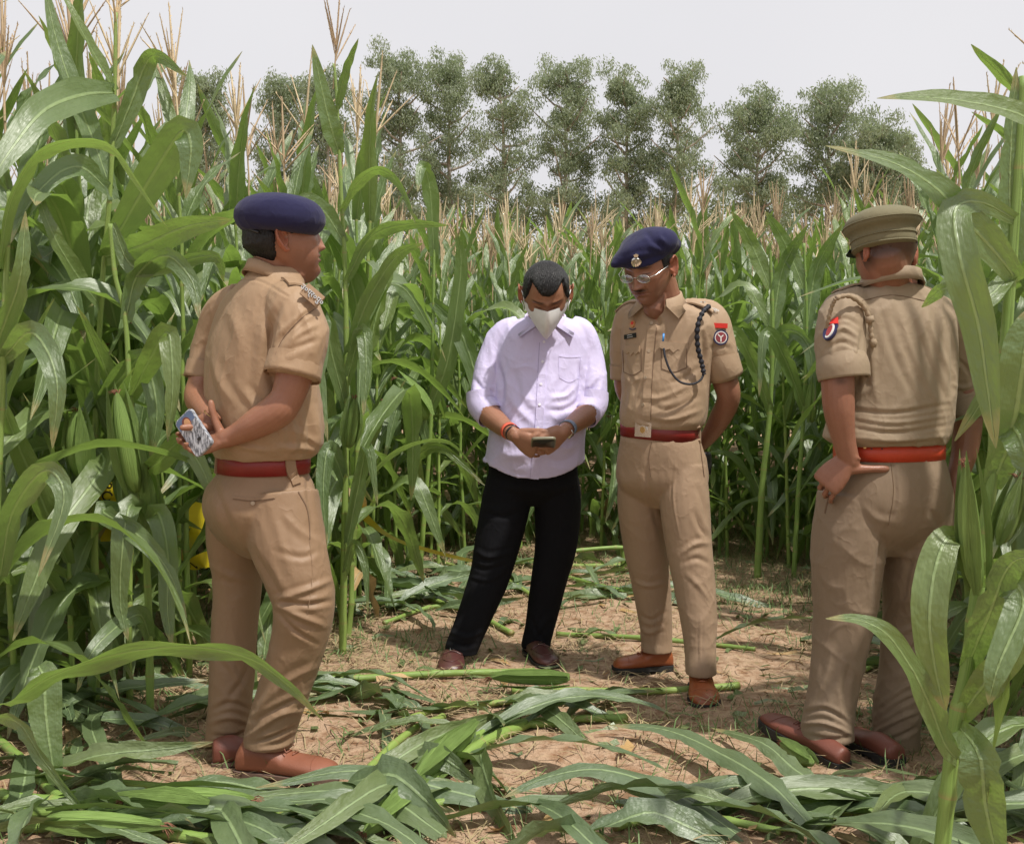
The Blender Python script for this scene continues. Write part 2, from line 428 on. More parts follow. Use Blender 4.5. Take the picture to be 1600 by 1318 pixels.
def leaf_mesh(kind, seed, n=17, ns=5, mat='leaf'):
    r = random.Random(seed); R = math.radians
    if kind == 'up':   L, W, th, b = r.uniform(.55, .8), r.uniform(.065, .09), R(r.uniform(66, 80)), [(.6, R(r.uniform(10, 50)), .15)]
    if kind == 'arch': L, W, th, b = r.uniform(.75, .95), r.uniform(.075, .1), R(r.uniform(56, 70)), [(.45, R(r.uniform(80, 125)), .13)]
    if kind == 'bent': L, W, th, b = r.uniform(.8, 1.0), r.uniform(.08, .105), R(r.uniform(50, 66)), [(.33, R(r.uniform(30, 50)), .1), (r.uniform(.4, .55), R(r.uniform(75, 95)), .02)]
    if kind == 'low':  L, W, th, b = r.uniform(.65, .85), r.uniform(.07, .09), R(r.uniform(35, 55)), [(.3, R(r.uniform(95, 125)), .1)]
    if kind == 'flat': L, W, th, b = r.uniform(.45, .95), r.uniform(.06, .1), R(r.uniform(8, 30)), [(r.uniform(.2, .5), R(r.uniform(22, 46)), r.choice([.03, .12])), (.8, R(r.uniform(-16, 14)), .08)]
    W *= 1.16
    pts, lat = leaf_curve(L, th, b, r.uniform(-1.3, 1.3) if kind != 'flat' else r.uniform(-1.8, 1.8), n, r.uniform(-.9, .9))
    mb = MB(); ribbon(mb, pts, [W * wshape(i / (n - 1)) for i in range(n)], lat, R(r.uniform(16, 34)), r.uniform(.12, .4), seed, ns, tear=.05 if kind != 'flat' else .16)
    return mb.mesh('leaf_' + kind, M[mat])
LEAF = {k: [leaf_mesh(k, 100 * i + j, mat='leaf_dark' if k == 'flat' else 'leaf') for j in range(n)] for i, (k, n) in enumerate((('up', 6), ('arch', 9), ('bent', 8), ('low', 6), ('flat', 22)))}
DRY = [leaf_mesh('low', 900 + j, mat='leaf_dry') for j in range(3)]
DRYF = [leaf_mesh('flat', 950 + j, mat='leaf_dry') for j in range(3)]

def stalk_mb(mb, H, seed, r0=.013, r1=.006, bow=.05, sides=9):
    r = random.Random(seed); nod = max(4, int(H / .165)); pts, rad = [], []
    bx, by = r.uniform(-bow, bow), r.uniform(-bow, bow); nodes = []
    for i in range(nod + 1):
        z = H * i / nod; o = Vector((bx * (z / H) ** 2 + r.uniform(-.004, .004), by * (z / H) ** 2 + r.uniform(-.004, .004), z))
        nodes.append(o)
    P_, R_, V_ = [], [], []
    for i in range(nod):
        a, b = nodes[i], nodes[i + 1]; ra = r0 + (r1 - r0) * i / nod; rb = r0 + (r1 - r0) * (i + 1) / nod
        for f, k in ((0, 1.22), (.07, 1.2), (.16, .97), (.55, 1.0), (.93, 1.02)):
            P_.append(a.lerp(b, f)); R_.append((ra + (rb - ra) * f) * k)
    P_.append(nodes[-1]); R_.append(r1)
    tube(mb, P_, R_, sides, vscale=nod / H)
    return nodes
def ear_mb(mb, base, direction, L, R0, seed, sides=12):
    d = Vector(direction).normalized(); r = random.Random(seed)
    prof = [(0, .12), (.04, .5), (.15, .85), (.35, 1.0), (.55, .96), (.72, .8), (.86, .55), (.95, .3), (1.0, .1)]
    side = d.cross(Vector((0, 0, 1))); side = side.normalized() if side.length > .05 else Vector((1, 0, 0))
    pts = [Vector(base) + d * (L * s) + side * (.01 * math.sin(s * 2.4) * (1 if seed % 2 else -1)) for s, _ in prof]
    tube(mb, pts, [R0 * q for _, q in prof], sides, vscale=1)
    # husk flaps
    for k in range(3):
        a = side * math.cos(k * 2.1) + d.cross(side) * math.sin(k * 2.1)
        b0 = Vector(base) + a * (R0 * .75)
        ps = [b0 + d * (L * s) + a * (R0 * (.38 * math.sin(s * 3.0) + (.35 * (s - .8) if s > .8 else 0))) for s in (0, .25, .5, .75, .95, 1.1)]
        ribbon(mb, ps, [R0 * .6, R0 * 1.5, R0 * 1.6, R0 * 1.1, R0 * .5, .001], [d.cross(a)] * 6, -.5, .1, seed + k, 5)
    return pts[-1], d
def silk_mb(mb, p, d, seed, R0=.012):
    r = random.Random(seed)
    for _ in range(16):
        q = (d + Vector((r.uniform(-.6, .6), r.uniform(-.6, .6), r.uniform(-.7, .3)))).normalized()
        a = p - d * .012 + Vector((r.uniform(-1, 1), r.uniform(-1, 1), 0)) * .005
        tube(mb, [a, a + q * .02, a + q * .035 + Vector((0, 0, -.012))], [.0016, .0012, .0006], 3, cap=False)
def tassel_mb(mb, base, seed, k=1.0, spread=1.0, wid=1.0, simple=False):
    r = random.Random(seed)
    def spike(a, d, L, w0, n):
        pts = [a + d * (L * i / 4) + Vector((0, 0, -.12 * L * (i / 4) ** 2 * (1 - abs(d.z)))) for i in range(5)]
        tube(mb, pts, [w0 * 1.1, w0 * 1.3, w0 * 1.25, w0, w0 * .4], 4, cap=False)
        if simple: return
        for i in range(n):
            s = (i + r.random()) / n
            p = a + d * (L * s) + Vector((0, 0, -.12 * L * s * s * (1 - abs(d.z))))
            q = (d * 1.2 + Vector((r.uniform(-1, 1), r.uniform(-1, 1), r.uniform(-.4, .6)))).normalized()
            sd_ = q.cross(Vector((r.uniform(-1, 1), r.uniform(-1, 1), .3))).normalized() * (w0 * .8)
            mb.add([p - sd_, p + sd_, p + q * .012], [(0, 1, 2)], [(0, 0)] * 3)
    b = Vector(base); H = r.uniform(.28, .38) * k
    lean = Vector((r.uniform(-.1, .1), r.uniform(-.1, .1), 1)).normalized()
    tube(mb, [b - lean * .05, b + lean * .1 * k], [.0035 * wid, .0028 * wid], 5, cap=False)
    spike(b + lean * .08 * k, lean, H, .0034 * wid, 46)
    for i in range(r.randint(5, 10)):
        az = r.uniform(0, 2 * PI); e = math.radians(r.uniform(40, 82)) if spread > .8 else math.radians(r.uniform(62, 86))
        spike(b + lean * (.06 + .012 * i) * k, Vector((math.cos(az) * math.cos(e), math.sin(az) * math.cos(e), math.sin(e))), r.uniform(.14, .25) * k, .0024 * wid, 26)

# a plant of each kind: a list of (part name, mesh, matrix)
def make_plant(seed, H=2.05, ear=True, dryn=2, tas=True, nleaf=13):
    r = random.Random(seed); parts = []
    mb = MB(); nodes = stalk_mb(mb, H, seed); parts.append(('stalk', mb.mesh('stalk', M['stalk']), Matrix.Identity(4)))
    phi = r.uniform(0, PI)
    for i in range(nleaf):
        s = i / (nleaf - 1); z = .22 + (H - .24) * s
        az = phi + (i % 2) * PI + r.uniform(-.35, .35)
        if s < .2: kind = 'low'
        elif s < .5: kind = r.choice(['low', 'bent', 'bent', 'arch'])
        elif s < .8: kind = r.choice(['bent', 'arch', 'up', 'arch'])
        else: kind = 'up'
        me = r.choice(DRY) if (i < dryn and r.random() < .12) else r.choice(LEAF[kind])
        sc = .72 + .38 * math.sin(PI * min(1, .15 + s * .85)) + r.uniform(-.06, .06)
        q = z / H * (len(nodes) - 1); a = nodes[int(q)].lerp(nodes[min(len(nodes) - 1, int(q) + 1)], q - int(q))
        m = Matrix.Translation(a) @ Matrix.Rotation(az, 4, 'Z') @ Matrix.Translation((.005, 0, 0)) @ Matrix.Diagonal((sc, sc, sc, 1)) @ Matrix.Rotation(r.uniform(-.12, .12), 4, 'Y')
        parts.append(('leaf', me, m))
    if ear:
        az = phi + r.uniform(-.3, .3); z = r.uniform(.85, 1.1)
        d = Vector((math.cos(az) * .3, math.sin(az) * .3, 1)).normalized()
        q = z / H * (len(nodes) - 1); a = nodes[int(q)].lerp(nodes[min(len(nodes) - 1, int(q) + 1)], q - int(q))
        mb = MB(); tip, dd = ear_mb(mb, a + Vector((math.cos(az), math.sin(az), 0)) * .018, d, r.uniform(.2, .27), r.uniform(.021, .028), seed)
        parts.append(('ear', mb.mesh('ear', M['husk']), Matrix.Identity(4)))
        mb = MB(); silk_mb(mb, tip, dd, seed); parts.append(('silk', mb.mesh('silk', M['silk']), Matrix.Identity(4)))
    if tas:
        mb = MB(); top_ = nodes[-1] + Vector((0, 0, .13)); tube(mb, [nodes[-1] - Vector((0, 0, .03)), top_], [.0045, .004], 6, cap=False); tassel_mb(mb, top_, seed, k=1.08, spread=r.choice([.5, 1]), wid=1.3)
        parts.append(('tassel', mb.mesh('tassel', M['tassel'] if r.random() < .6 else M['tassel_dark']), Matrix.Identity(4)))
    return parts
PLANTS = [make_plant(31 + i, H=rng.uniform(1.9, 2.12), ear=(i % 3 != 2), dryn=3) for i in range(14)]
def put_plant(parts, loc, rz, sc, label, group, tilt=(0, 0), name='corn_plant'):
    e = empty(name, loc, label, 'corn plant', group)
    e.rotation_euler = (tilt[0], tilt[1], rz); e.scale = (sc, sc, sc)
    host = {}
    for nm, me, m in parts:
        o = bpy.data.objects.new(nm, me); col.objects.link(o)
        o.parent = host['ear'] if nm == 'silk' and 'ear' in host else e
        o.matrix_basis = m
        host[nm] = o
    return e

# hand-placed leaves and stalks: (px, py, distance) polylines become real ribbons of real width
def hero_leaf(parent, pts, W, roll=0.0, fold=.35, wave=.25, seed=1, mat='leaf', n=22, wf=None, lat=None):
    P3 = [P(a, b, c) for a, b, c in pts]; C = [Vector(p) for p in catmull(P3, n)]
    la = []
    for i in range(n):
        t = (C[min(i + 1, n - 1)] - C[max(0, i - 1)]).normalized()
        v = (C[i] - CAM).normalized()
        s_ = t.cross(v)
        if s_.length < .15: s_ = t.cross(Vector((0, 0, 1)))
        s_.normalize(); nn = t.cross(s_).normalized()
        rr = roll[0] + (roll[1] - roll[0]) * i / (n - 1) if isinstance(roll, (tuple, list)) else roll
        l = s_ * math.cos(rr) + nn * math.sin(rr)
        if la and la[-1].dot(l) < 0: l = -l
        la.append(l)
    if lat is not None: la = [Vector(lat)] * n
    f = wf or wshape
    mb = MB(); ribbon(mb, C, [W * f(i / (n - 1)) for i in range(n)], la, fold, wave, seed, 5)
    return mb.build('leaf', M[mat], parent)
def hero_stalk(parent, pts, r0, r1, nodes_m=.16, sides=12, name='stalk', mat='stalk'):
    P3 = [P(a, b, c) if len(x) == 3 and not isinstance(x, Vector) else x for x in pts for (a, b, c) in [x]]
    C = [Vector(p) for p in catmull(P3, 60)]
    L = sum((C[i + 1] - C[i]).length for i in range(59)); nod = max(1, round(L / nodes_m))
    acc = [0]
    for i in range(59): acc.append(acc[-1] + (C[i + 1] - C[i]).length)
    rad = []
    for i in range(60):
        s = acc[i] / L; f = (s * nod) % 1; k = 1.0 + .2 * math.exp(-((min(f, 1 - f)) / .07) ** 2)
        rad.append((r0 + (r1 - r0) * s) * k)
    mb = MB(); tube(mb, C, rad, sides, vscale=nod / L); return mb.build(name, M[mat], parent)
# ------------------------------------------------------------------ the standing field
DMIN = [(-400, 3.9), (0, 3.9), (230, 3.95), (300, 4.35), (470, 4.75), (560, 4.9), (610, 6.0), (660, 6.45), (760, 6.9), (950, 7.1), (1180, 6.6), (1300, 6.4), (1420, 5.3), (1480, 4.6), (1540, 4.3), (1700, 3.4), (2000, 2.8)]
def dmin(px):
    for (a, b), (c, d) in zip(DMIN, DMIN[1:]):
        if a <= px <= c: return b + (d - b) * (px - a) / (c - a)
    return 3.5
cands = []
for iy in range(0, 34):
    for ix in range(-44, 45):
        x = ix * .27 + rng.uniform(-.07, .07) + (iy % 2) * .12; y = 2.8 + iy * .42 + rng.uniform(-.09, .09)
        px = CX + FPX * x / y
        if px < -260 or px > 1860: continue
        if y < dmin(px): continue
        cands.append((y, x, px))
cands.sort()
near, far = cands[:272], cands[272:]
DFAR = near[-1][0]
for i, (y, x, px) in enumerate(near):
    if px < 560:
        zone = ('at the far left edge', 'left of the phone in the case', 'directly behind the round beret', 'just right of the round beret')[0 if px < 120 else 1 if px < 300 else 2 if px < 450 else 3]
        row = 'front' if y < dmin(px) + .5 else 'second' if y < dmin(px) + 1.0 else 'third' if y < dmin(px) + 1.6 else 'rear'
        lab, grp = 'corn plant in the %s rows %s' % (row, zone), 'corn plants standing on the left'
    elif px < 960:
        lab, grp = 'corn plant in the %s rows %s' % ('front' if y < dmin(px) + .8 else 'rear', ('left of the man in the lilac shirt', 'behind the head of the man in the lilac shirt')[px > 760]), 'corn plants standing behind the man in the lilac shirt'
    elif px < 1300:
        lab, grp = 'corn plant in the %s rows %s' % ('front' if y < dmin(px) + .8 else 'rear', ('behind the officer with glasses', 'between the glasses officer and the peaked cap officer')[px > 1130]), 'corn plants standing behind the officer with glasses'
    else:
        lab, grp = 'corn plant in the %s rows %s' % ('front' if y < dmin(px) + 1.0 else 'rear', ('behind the peaked cap officer', 'at the far right edge')[px > 1500]), 'corn plants standing on the right'
    parts = PLANTS[rng.randrange(len(PLANTS))]
    sc = rng.uniform(.92, 1.07) * (1.05 if px < 560 and y < 5.5 else 1.0) * (1.0 if px < 1450 else 1.0)
    if 560 < px < 1460: sc *= .94
    put_plant(parts, (x, y, gz(x, y) - .02), rng.uniform(0, 2 * PI), sc, lab, grp, (rng.uniform(-.05, .05), rng.uniform(-.05, .05)))
# the field beyond: one mass
def lowplant(seed):
    r = random.Random(seed); mb = MB(); H = 2.0
    tube(mb, [(0, 0, .5), (0, 0, 1.2), (.02, 0, H)], [.011, .01, .006], 4, cap=False)
    phi = r.uniform(0, PI); R = math.radians
    for i in range(9):
        z = .8 + 1.2 * i / 8
        kind = r.random()
        th, b = (R(62), [(.45, R(110), .13)]) if i < 6 else (R(76), [(.6, R(30), .15)])
        pts, lat = leaf_curve(r.uniform(.7, .9) * (1 if i < 6 else .75), th + r.uniform(-.1, .1), b, r.uniform(-1, 1), 7, r.uniform(-.4, .4))
        m = Matrix.Translation((0, 0, z)) @ Matrix.Rotation(phi + (i % 2) * PI + r.uniform(-.4, .4), 4, 'Z')
        pts = [m @ p for p in pts]; lat = [m.to_3x3() @ l for l in lat]
        ribbon(mb, pts, [.085 * wshape(k / 6) for k in range(7)], lat, .4, .2, seed + i, 3)
    t = MB(); tassel_mb(t, (.02, 0, H + .1), seed, 1.1, r.choice([.5, 1]), 1.7, simple=True)
    return mb, t
LOW = [lowplant(s) for s in range(6)]
def merge(list_of, name, mat):
    V, F, U = [], [], []; b = 0
    for mb, m in list_of:
        v = np.array(mb.v) @ np.array(m.to_3x3()).T + np.array(m.translation)
        V.append(v)
        F += [tuple(j + b for j in f) for f in mb.f]; U += mb.uv; b += len(v)
    q = MB(); q.v = np.vstack(V).tolist(); q.f = F; q.uv = U; q.mi = [0] * len(F)
    return q.build(name, mat)
la, lt = [], []
fr = far + [(y, x, 0) for y, x in ((14 + rng.random() * 16, 0) for _ in range(700)) for x in [rng.uniform(-.62, .62) * y]]
for (y, x, px) in fr:
    if len(px_ := [1]) and y > 30: continue
    mb, t = LOW[rng.randrange(6)]; s = rng.uniform(.92, 1.08)
    m = Matrix.Translation((x, y, 0)) @ Matrix.Rotation(rng.uniform(0, 6.3), 4, 'Z') @ Matrix.Rotation(rng.uniform(-.05, .05), 4, 'X') @ Matrix.Diagonal((s, s, s, 1))
    la.append((mb, m)); lt.append((t, m))
tag(merge(la, 'corn_field', M['leaf']), 'mass of corn plants filling the field beyond the first rows', 'corn field', kind='stuff')
tag(merge(lt, 'corn_tassels', M['tassel']), 'pale dry tassels rising above the far corn field', 'corn tassels', kind='stuff')

# ------------------------------------------------------------------ hero plants
def ear_px(parent, base, tip, D, R0, seed):
    a, b = P(*base, D), P(*tip, D - .02); d = b - a
    mb = MB(); tp, dd = ear_mb(mb, a, d, d.length, R0, seed, 14); o = mb.build('ear', M['husk'], parent)
    mb = MB(); silk_mb(mb, tp, dd, seed); mb.build('silk', M['silk'], o)
def tassel_px(parent, px, py, D, seed, k=1.0, dark=False):
    mb = MB(); tassel_mb(mb, P(px, py, D), seed, k, 1, 1.1); mb.build('tassel', M['tassel_dark' if dark else 'tassel'], parent)

h = empty('corn_plant', G(150, 1110), 'tall corn plant at the left edge whose top tassel reaches the upper frame edge', 'corn plant')
D = 3.85
hero_stalk(h, [(150, 1110, D), (148, 850, D), (150, 640, D), (160, 440, D), (172, 300, D), (179, 142, D), (181, 20, D)], .0145, .006)
tassel_px(h, 180, 70, D, 5, 1.15); 
hero_leaf(h, [(180, 142, D), (150, 90, D - .05), (118, 30, D - .1), (92, -20, D - .1)], .06, .9, .5, .1, 3)
hero_leaf(h, [(180, 145, D), (130, 148, D - .15), (70, 172, D - .35), (20, 230, D - .5), (-25, 300, D - .6)], .125, .25, .25, .2, 4)
hero_leaf(h, [(177, 312, D), (150, 230, D), (110, 130, D), (85, 50, D), (70, -30, D)], .085, .35, .4, .12, 5)
hero_leaf(h, [(163, 402, D), (205, 330, D - .08), (250, 255, D - .15), (285, 205, D - .2), (298, 225, D - .22), (296, 262, D - .22), (290, 310, D - .22)], .13, .25, .25, .1, 6)
hero_leaf(h, [(177, 228, D), (205, 160, D), (228, 100, D), (248, 88, D - .03), (292, 120, D - .06)], .08, .3, .3, .1, 7)
hero_leaf(h, [(163, 402, D), (220, 385, D - .15), (290, 355, D - .25), (362, 343, D - .35)], .115, .2, .35, .15, 8)
hero_leaf(h, [(172, 300, D), (120, 260, D - .1), (60, 300, D - .25), (0, 400, D - .35)], .09, .4, .35, .15, 9)
hero_leaf(h, [(158, 480, D), (120, 430, D - .1), (80, 360, D - .2), (50, 275, D - .2)], .075, .6, .35, .15, 10)
hero_leaf(h, [(150, 640, D), (190, 590, D - .1), (225, 560, D - .15), (245, 640, D - .2), (235, 720, D - .2)], .1, .3, .3, .15, 11)
hero_leaf(h, [(150, 700, D), (160, 730, D - .12), (90, 830, D - .35), (50, 920, D - .45), (20, 1000, D - .5)], .11, .25, .3, .15, 12)
ear_px(h, (126, 745), (121, 640), D - .08, .036, 3)
h = empty('corn_plant', G(235, 1125), 'corn plant beside the navy beret officer with a long pale ear on its stalk', 'corn plant')
D = 3.7
hero_stalk(h, [(235, 1125, D), (232, 950, D), (222, 780, D), (205, 640, D), (196, 500, D), (180, 430, D), (172, 350, D)], .014, .007)
ear_px(h, (212, 770), (182, 612), D - .08, .037, 4); ear_px(h, (240, 815), (228, 730), D - .04, .026, 5)
hero_leaf(h, [(222, 800, D), (160, 797, D - .1), (215, 835, D - .2), (262, 890, D - .25), (292, 965, D - .3)], .075, .2, .3, .2, 21)
hero_leaf(h, [(225, 830, D), (205, 788, D - .12), (192, 850, D - .2), (188, 940, D - .2), (200, 1000, D - .22)], .085, .25, .3, .2, 22)
hero_leaf(h, [(228, 850, D), (245, 800, D - .1), (262, 860, D - .15), (262, 950, D - .18), (268, 1010, D - .2)], .085, .2, .3, .2, 23)
hero_leaf(h, [(218, 740, D), (250, 720, D - .1), (285, 690, D - .2), (322, 745, D - .28), (330, 790, D - .28)], .08, .3, .35, .2, 24)
hero_leaf(h, [(205, 620, D), (235, 560, D - .1), (262, 520, D - .15), (270, 600, D - .2), (262, 690, D - .2)], .09, .3, .3, .15, 25)
hero_leaf(h, [(196, 500, D), (215, 430, D), (260, 400, D - .1), (300, 440, D - .15), (312, 500, D - .2)], .085, .3, .3, .15, 26)
hero_leaf(h, [(235, 1000, D), (215, 960, D - .1), (150, 1010, D - .3), (120, 1080, D - .35)], .07, .3, .3, .2, 27)
hero_leaf(h, [(175, 350, D), (215, 420, D), (330, 400, D - .05), (350, 440, D)], .06, .3, .3, .2, 28)
h = empty('corn_plant', G(70, 1130), 'corn plant at the left edge with a broad upright leaf near the fallen stalks', 'corn plant')
D = 3.2
hero_stalk(h, [(-20, 1220, D), (-15, 1000, D), (-5, 800, D), (5, 560, D), (10, 420, D), (15, 300, D)], .015, .007)
hero_leaf(h, [(0, 420, D), (12, 330, D - .05), (50, 250, D - .1), (110, 221, D - .12), (170, 228, D - .15), (215, 285, D - .15), (262, 357, D - .15)], .07, (.9, 1.2), .4, .1, 31)
hero_leaf(h, [(0, 900, D), (20, 800, D - .1), (70, 735, D - .2), (100, 780, D - .25), (60, 900, D - .3)], .08, .3, .3, .2, 32)
hero_leaf(h, [(5, 1100, D - .3), (30, 1088, D - .35), (90, 1052, D - .4), (190, 1020, D - .42), (300, 1010, D - .45), (390, 1028, D - .5), (450, 1070, D - .52), (505, 1125, D - .55)], .085, (1.15, .75), .3, .3, 33, n=30)
hero_leaf(h, [(60, 1040, D - .05), (68, 1060, D - .08), (72, 1120, D - .1), (80, 1180, D - .12), (95, 1260, D - .12)], .105, .1, .25, .12, 34)
hero_leaf(h, [(-10, 1120, D - .2), (30, 1130, D - .3), (70, 1190, D - .35), (150, 1290, D - .4)], .055, .8, .4, .2, 35)
hero_leaf(h, [(5, 560, D), (50, 520, D - .1), (88, 590, D - .2), (82, 700, D - .2)], .08, .2, .3, .2, 36)
hero_leaf(h, [(0, 640, D), (-10, 560, D), (30, 440, D - .1), (40, 330, D - .1)], .08, .3, .3, .2, 37)
# stalk right of the beret officer and one behind it
h = empty('corn_plant', G(535, 1030), 'tall bare footed corn stalk standing right of the navy beret officer', 'corn plant')
D = 4.6
hero_stalk(h, [(535, 1030, D), (538, 850, D), (541, 640, D), (540, 450, D), (533, 300, D), (527, 170, D), (522, 100, D)], .0165, .006)
tassel_px(h, 522, 120, D, 8, 1.0, True)
ear_px(h, (545, 700), (553, 620), D - .08, .03, 8)
for i, (q, W_, rl) in enumerate((([(533, 330), (555, 290), (590, 265), (625, 290), (650, 350)], .06, .7), ([(538, 380), (505, 330), (470, 320), (440, 420)], .085, .3),
        ([(540, 440), (580, 370), (640, 350), (700, 352)], .07, .5), ([(541, 560), (575, 470), (620, 400), (660, 380)], .08, .3), ([(541, 640), (520, 560), (505, 500), (500, 600), (512, 690)], .09, .2),
        ([(540, 600), (565, 520), (572, 560), (568, 650)], .08, .2), ([(530, 240), (512, 180), (488, 70)], .09, .2), ([(540, 860), (560, 760), (575, 700), (590, 790)], .07, .3), ([(541, 760), (515, 700), (505, 760), (510, 860)], .08, .2),
        ([(541, 820), (585, 735), (640, 695), (700, 690), (745, 735)], .035, .9), ([(527, 170), (540, 110), (560, 60)], .05, .6), ([(538, 900), (552, 850), (570, 880), (575, 960)], .05, .4))):
    hero_leaf(h, [(a, b, D - .06 * k) for k, (a, b) in enumerate(q)], W_, rl, .3, .18, 40 + i, mat='leaf')
h = empty('corn_plant', G(655, 905), 'corn stalk with one large open husked ear between beret officer and lilac shirt man', 'corn plant')
D = 6.3
hero_stalk(h, [(655, 905, D), (663, 800, D), (672, 680, D), (676, 540, D), (678, 400, D), (680, 300, D)], .016, .007)
ear_px(h, (668, 655), (618, 590), D - .1, .055, 9)
for i, (q, W_) in enumerate((([(678, 400), (672, 300), (660, 260), (652, 300)], .1), ([(676, 470), (720, 520), (760, 640), (790, 720)], .12), ([(672, 640), (700, 560), (720, 420), (712, 360)], .11), ([(670, 700), (640, 600), (620, 640), (600, 720)], .09), ([(664, 780), (650, 720), (690, 700), (760, 760)], .08), ([(676, 520), (630, 450), (590, 460), (560, 560)], .1))):
    hero_leaf(h, [(a, b, D - .08 * k) for k, (a, b) in enumerate(q)], W_, .25, .3, .18, 60 + i)
# two clean stalks right of the bespectacled officer
for i, (x0, y0, x1) in enumerate(((1183, 908, 1203), (1240, 905, 1256))):
    D = 6.25
    h = empty('corn_plant', G(x0, y0), ('thick pale corn stalk standing just right of the officer with glasses', 'corn stalk standing just left of the peaked cap officer')[i], 'corn plant')
    hero_stalk(h, [(x0, y0, D), (x0 + 8, 760, D), (x1, 640, D), (x1 + 4, 500, D), (x1, 380, D)], .021 if i == 0 else .015, .008)
    hero_leaf(h, [(x1, 640, D), (x1 - 30, 560, D - .1), (x1 - 60, 520, D - .2), (x1 - 70, 620, D - .25)], .09, .2, .3, .2, 70 + i)
    hero_leaf(h, [(x1 + 4, 520, D), (x1 + 20, 420, D), (x1 + 60, 350, D - .1)], .1, .3, .3, .2, 72 + i)
    hero_leaf(h, [(x1 + 4, 600, D), (x1 + 20, 520, D), (x1 + 60, 540, D - .1), (x1 + 70, 640, D - .15)], .1, .3, .3, .2, 74 + i)
    hero_leaf(h, [(x1, 450, D), (x1 - 30, 380, D), (x1 - 60, 330, D - .1)], .1, .3, .3, .2, 76 + i)
    if i == 1: ear_px(h, (1268, 660), (1274, 590), D - .1, .03, 77)
# right foreground plant
h = empty('corn_plant', G(1475, 1330), 'large near corn plant at the right edge with two ears on a thick stalk', 'corn plant')
D = 2.45
hero_stalk(h, [(1466, 1380, D), (1480, 1250, D), (1493, 1130, D), (1512, 1040, D), (1530, 900, D), (1549, 750, D), (1566, 600, D), (1580, 420, D), (1592, 250, D), (1600, 120, D)], .0185, .010, .2, 16)
def full(s): return min(1, .35 + 1.5 * s) * max(.01, 1 - s ** 5) ** .8
hero_leaf(h, [(1640, 215, D - .1), (1600, 182, D - .15), (1530, 162, D - .2), (1450, 152, D - .25), (1370, 154, D - .3)], .06, (.6, 1.0), .35, .08, 81)
hero_leaf(h, [(1590, 440, D), (1560, 400, D - .05), (1510, 345, D - .1), (1460, 292, D - .12), (1390, 252, D - .15), (1290, 228, D - .2)], .08, (.2, .9), .3, .12, 82)
hero_leaf(h, [(1590, 345, D), (1530, 315, D - .1), (1492, 330, D - .15), (1502, 410, D - .2), (1528, 505, D - .2), (1542, 600, D - .2), (1556, 700, D - .2)], .078, .15, .18, .12, 83, wf=full, n=30)
hero_leaf(h, [(1588, 420, D), (1578, 320, D), (1580, 220, D), (1588, 105, D)], .06, .3, .35, .1, 84)
hero_leaf(h, [(1500, 1190, D), (1478, 1165, D - .06), (1452, 1100, D - .12), (1425, 1045, D - .16), (1385, 990, D - .2), (1340, 968, D - .22), (1290, 966, D - .25)], .06, (.3, .6), .35, .3, 85, n=30)
hero_leaf(h, [(1530, 880, D), (1490, 838, D - .08), (1466, 870, D - .12), (1452, 960, D - .15), (1462, 1050, D - .15), (1478, 1110, D - .15)], .08, .2, .25, .15, 86, wf=full)
hero_leaf(h, [(1549, 760, D), (1580, 680, D - .05), (1600, 560, D - .1), (1610, 480, D - .1)], .12, .3, .25, .15, 87, wf=full)
hero_leaf(h, [(1530, 900, D), (1570, 900, D - .1), (1600, 940, D - .15), (1560, 1040, D - .2), (1545, 1100, D - .2)], .09, .2, .3, .15, 88)
hero_leaf(h, [(1512, 1040, D), (1545, 960, D - .08), (1580, 880, D - .15), (1640, 870, D - .2)], .08, .3, .3, .15, 89)
hero_leaf(h, [(1495, 1130, D), (1530, 1180, D - .1), (1540, 1260, D - .1), (1560, 1350, D - .1)], .1, .3, .3, .15, 90, wf=full)
hero_leaf(h, [(1500, 1120, D), (1545, 1060, D - .05), (1600, 1000, D - .1), (1650, 980, D - .1)], .08, .3, .3, .15, 91)
hero_leaf(h, [(1562, 640, D), (1600, 700, D - .1), (1610, 820, D - .1)], .08, .3, .3, .15, 92)
hero_leaf(h, [(1580, 430, D), (1530, 470, D - .05), (1480, 450, D + .1), (1440, 480, D + .2)], .06, .3, .3, .2, 93)
ear_px(h, (1527, 925), (1513, 722), D - .1, .024, 11); ear_px(h, (1562, 850), (1596, 745), D - .08, .022, 12)
# some corn nearer on the right
for i, (x, y, sc) in enumerate(((1.75, 2.75, 1.0), (1.95, 3.1, 1.02), (2.1, 3.5, 1.0), (2.35, 3.9, 1.0), (2.2, 3.2, 1.0))):
    put_plant(PLANTS[(i * 5 + 2) % 14], (x, y, -.02), 1.1 * i + .4, sc, 'corn plant at the right edge just beyond the large near plant', 'corn plants near the right edge')
for i, (x, y, sc) in enumerate(((-1.95, 3.75, 1.04), (-1.6, 4.1, 1.06), (-2.2, 4.1, 1.08), (-1.75, 3.55, 1.0), (-1.28, 4.25, 1.0))):
    put_plant(PLANTS[(i * 3 + 1) % 14], (x, y, -.02), 1.7 * i + .9, sc, 'tall corn plant at the front of the left stand', 'corn plants at the front of the left stand')

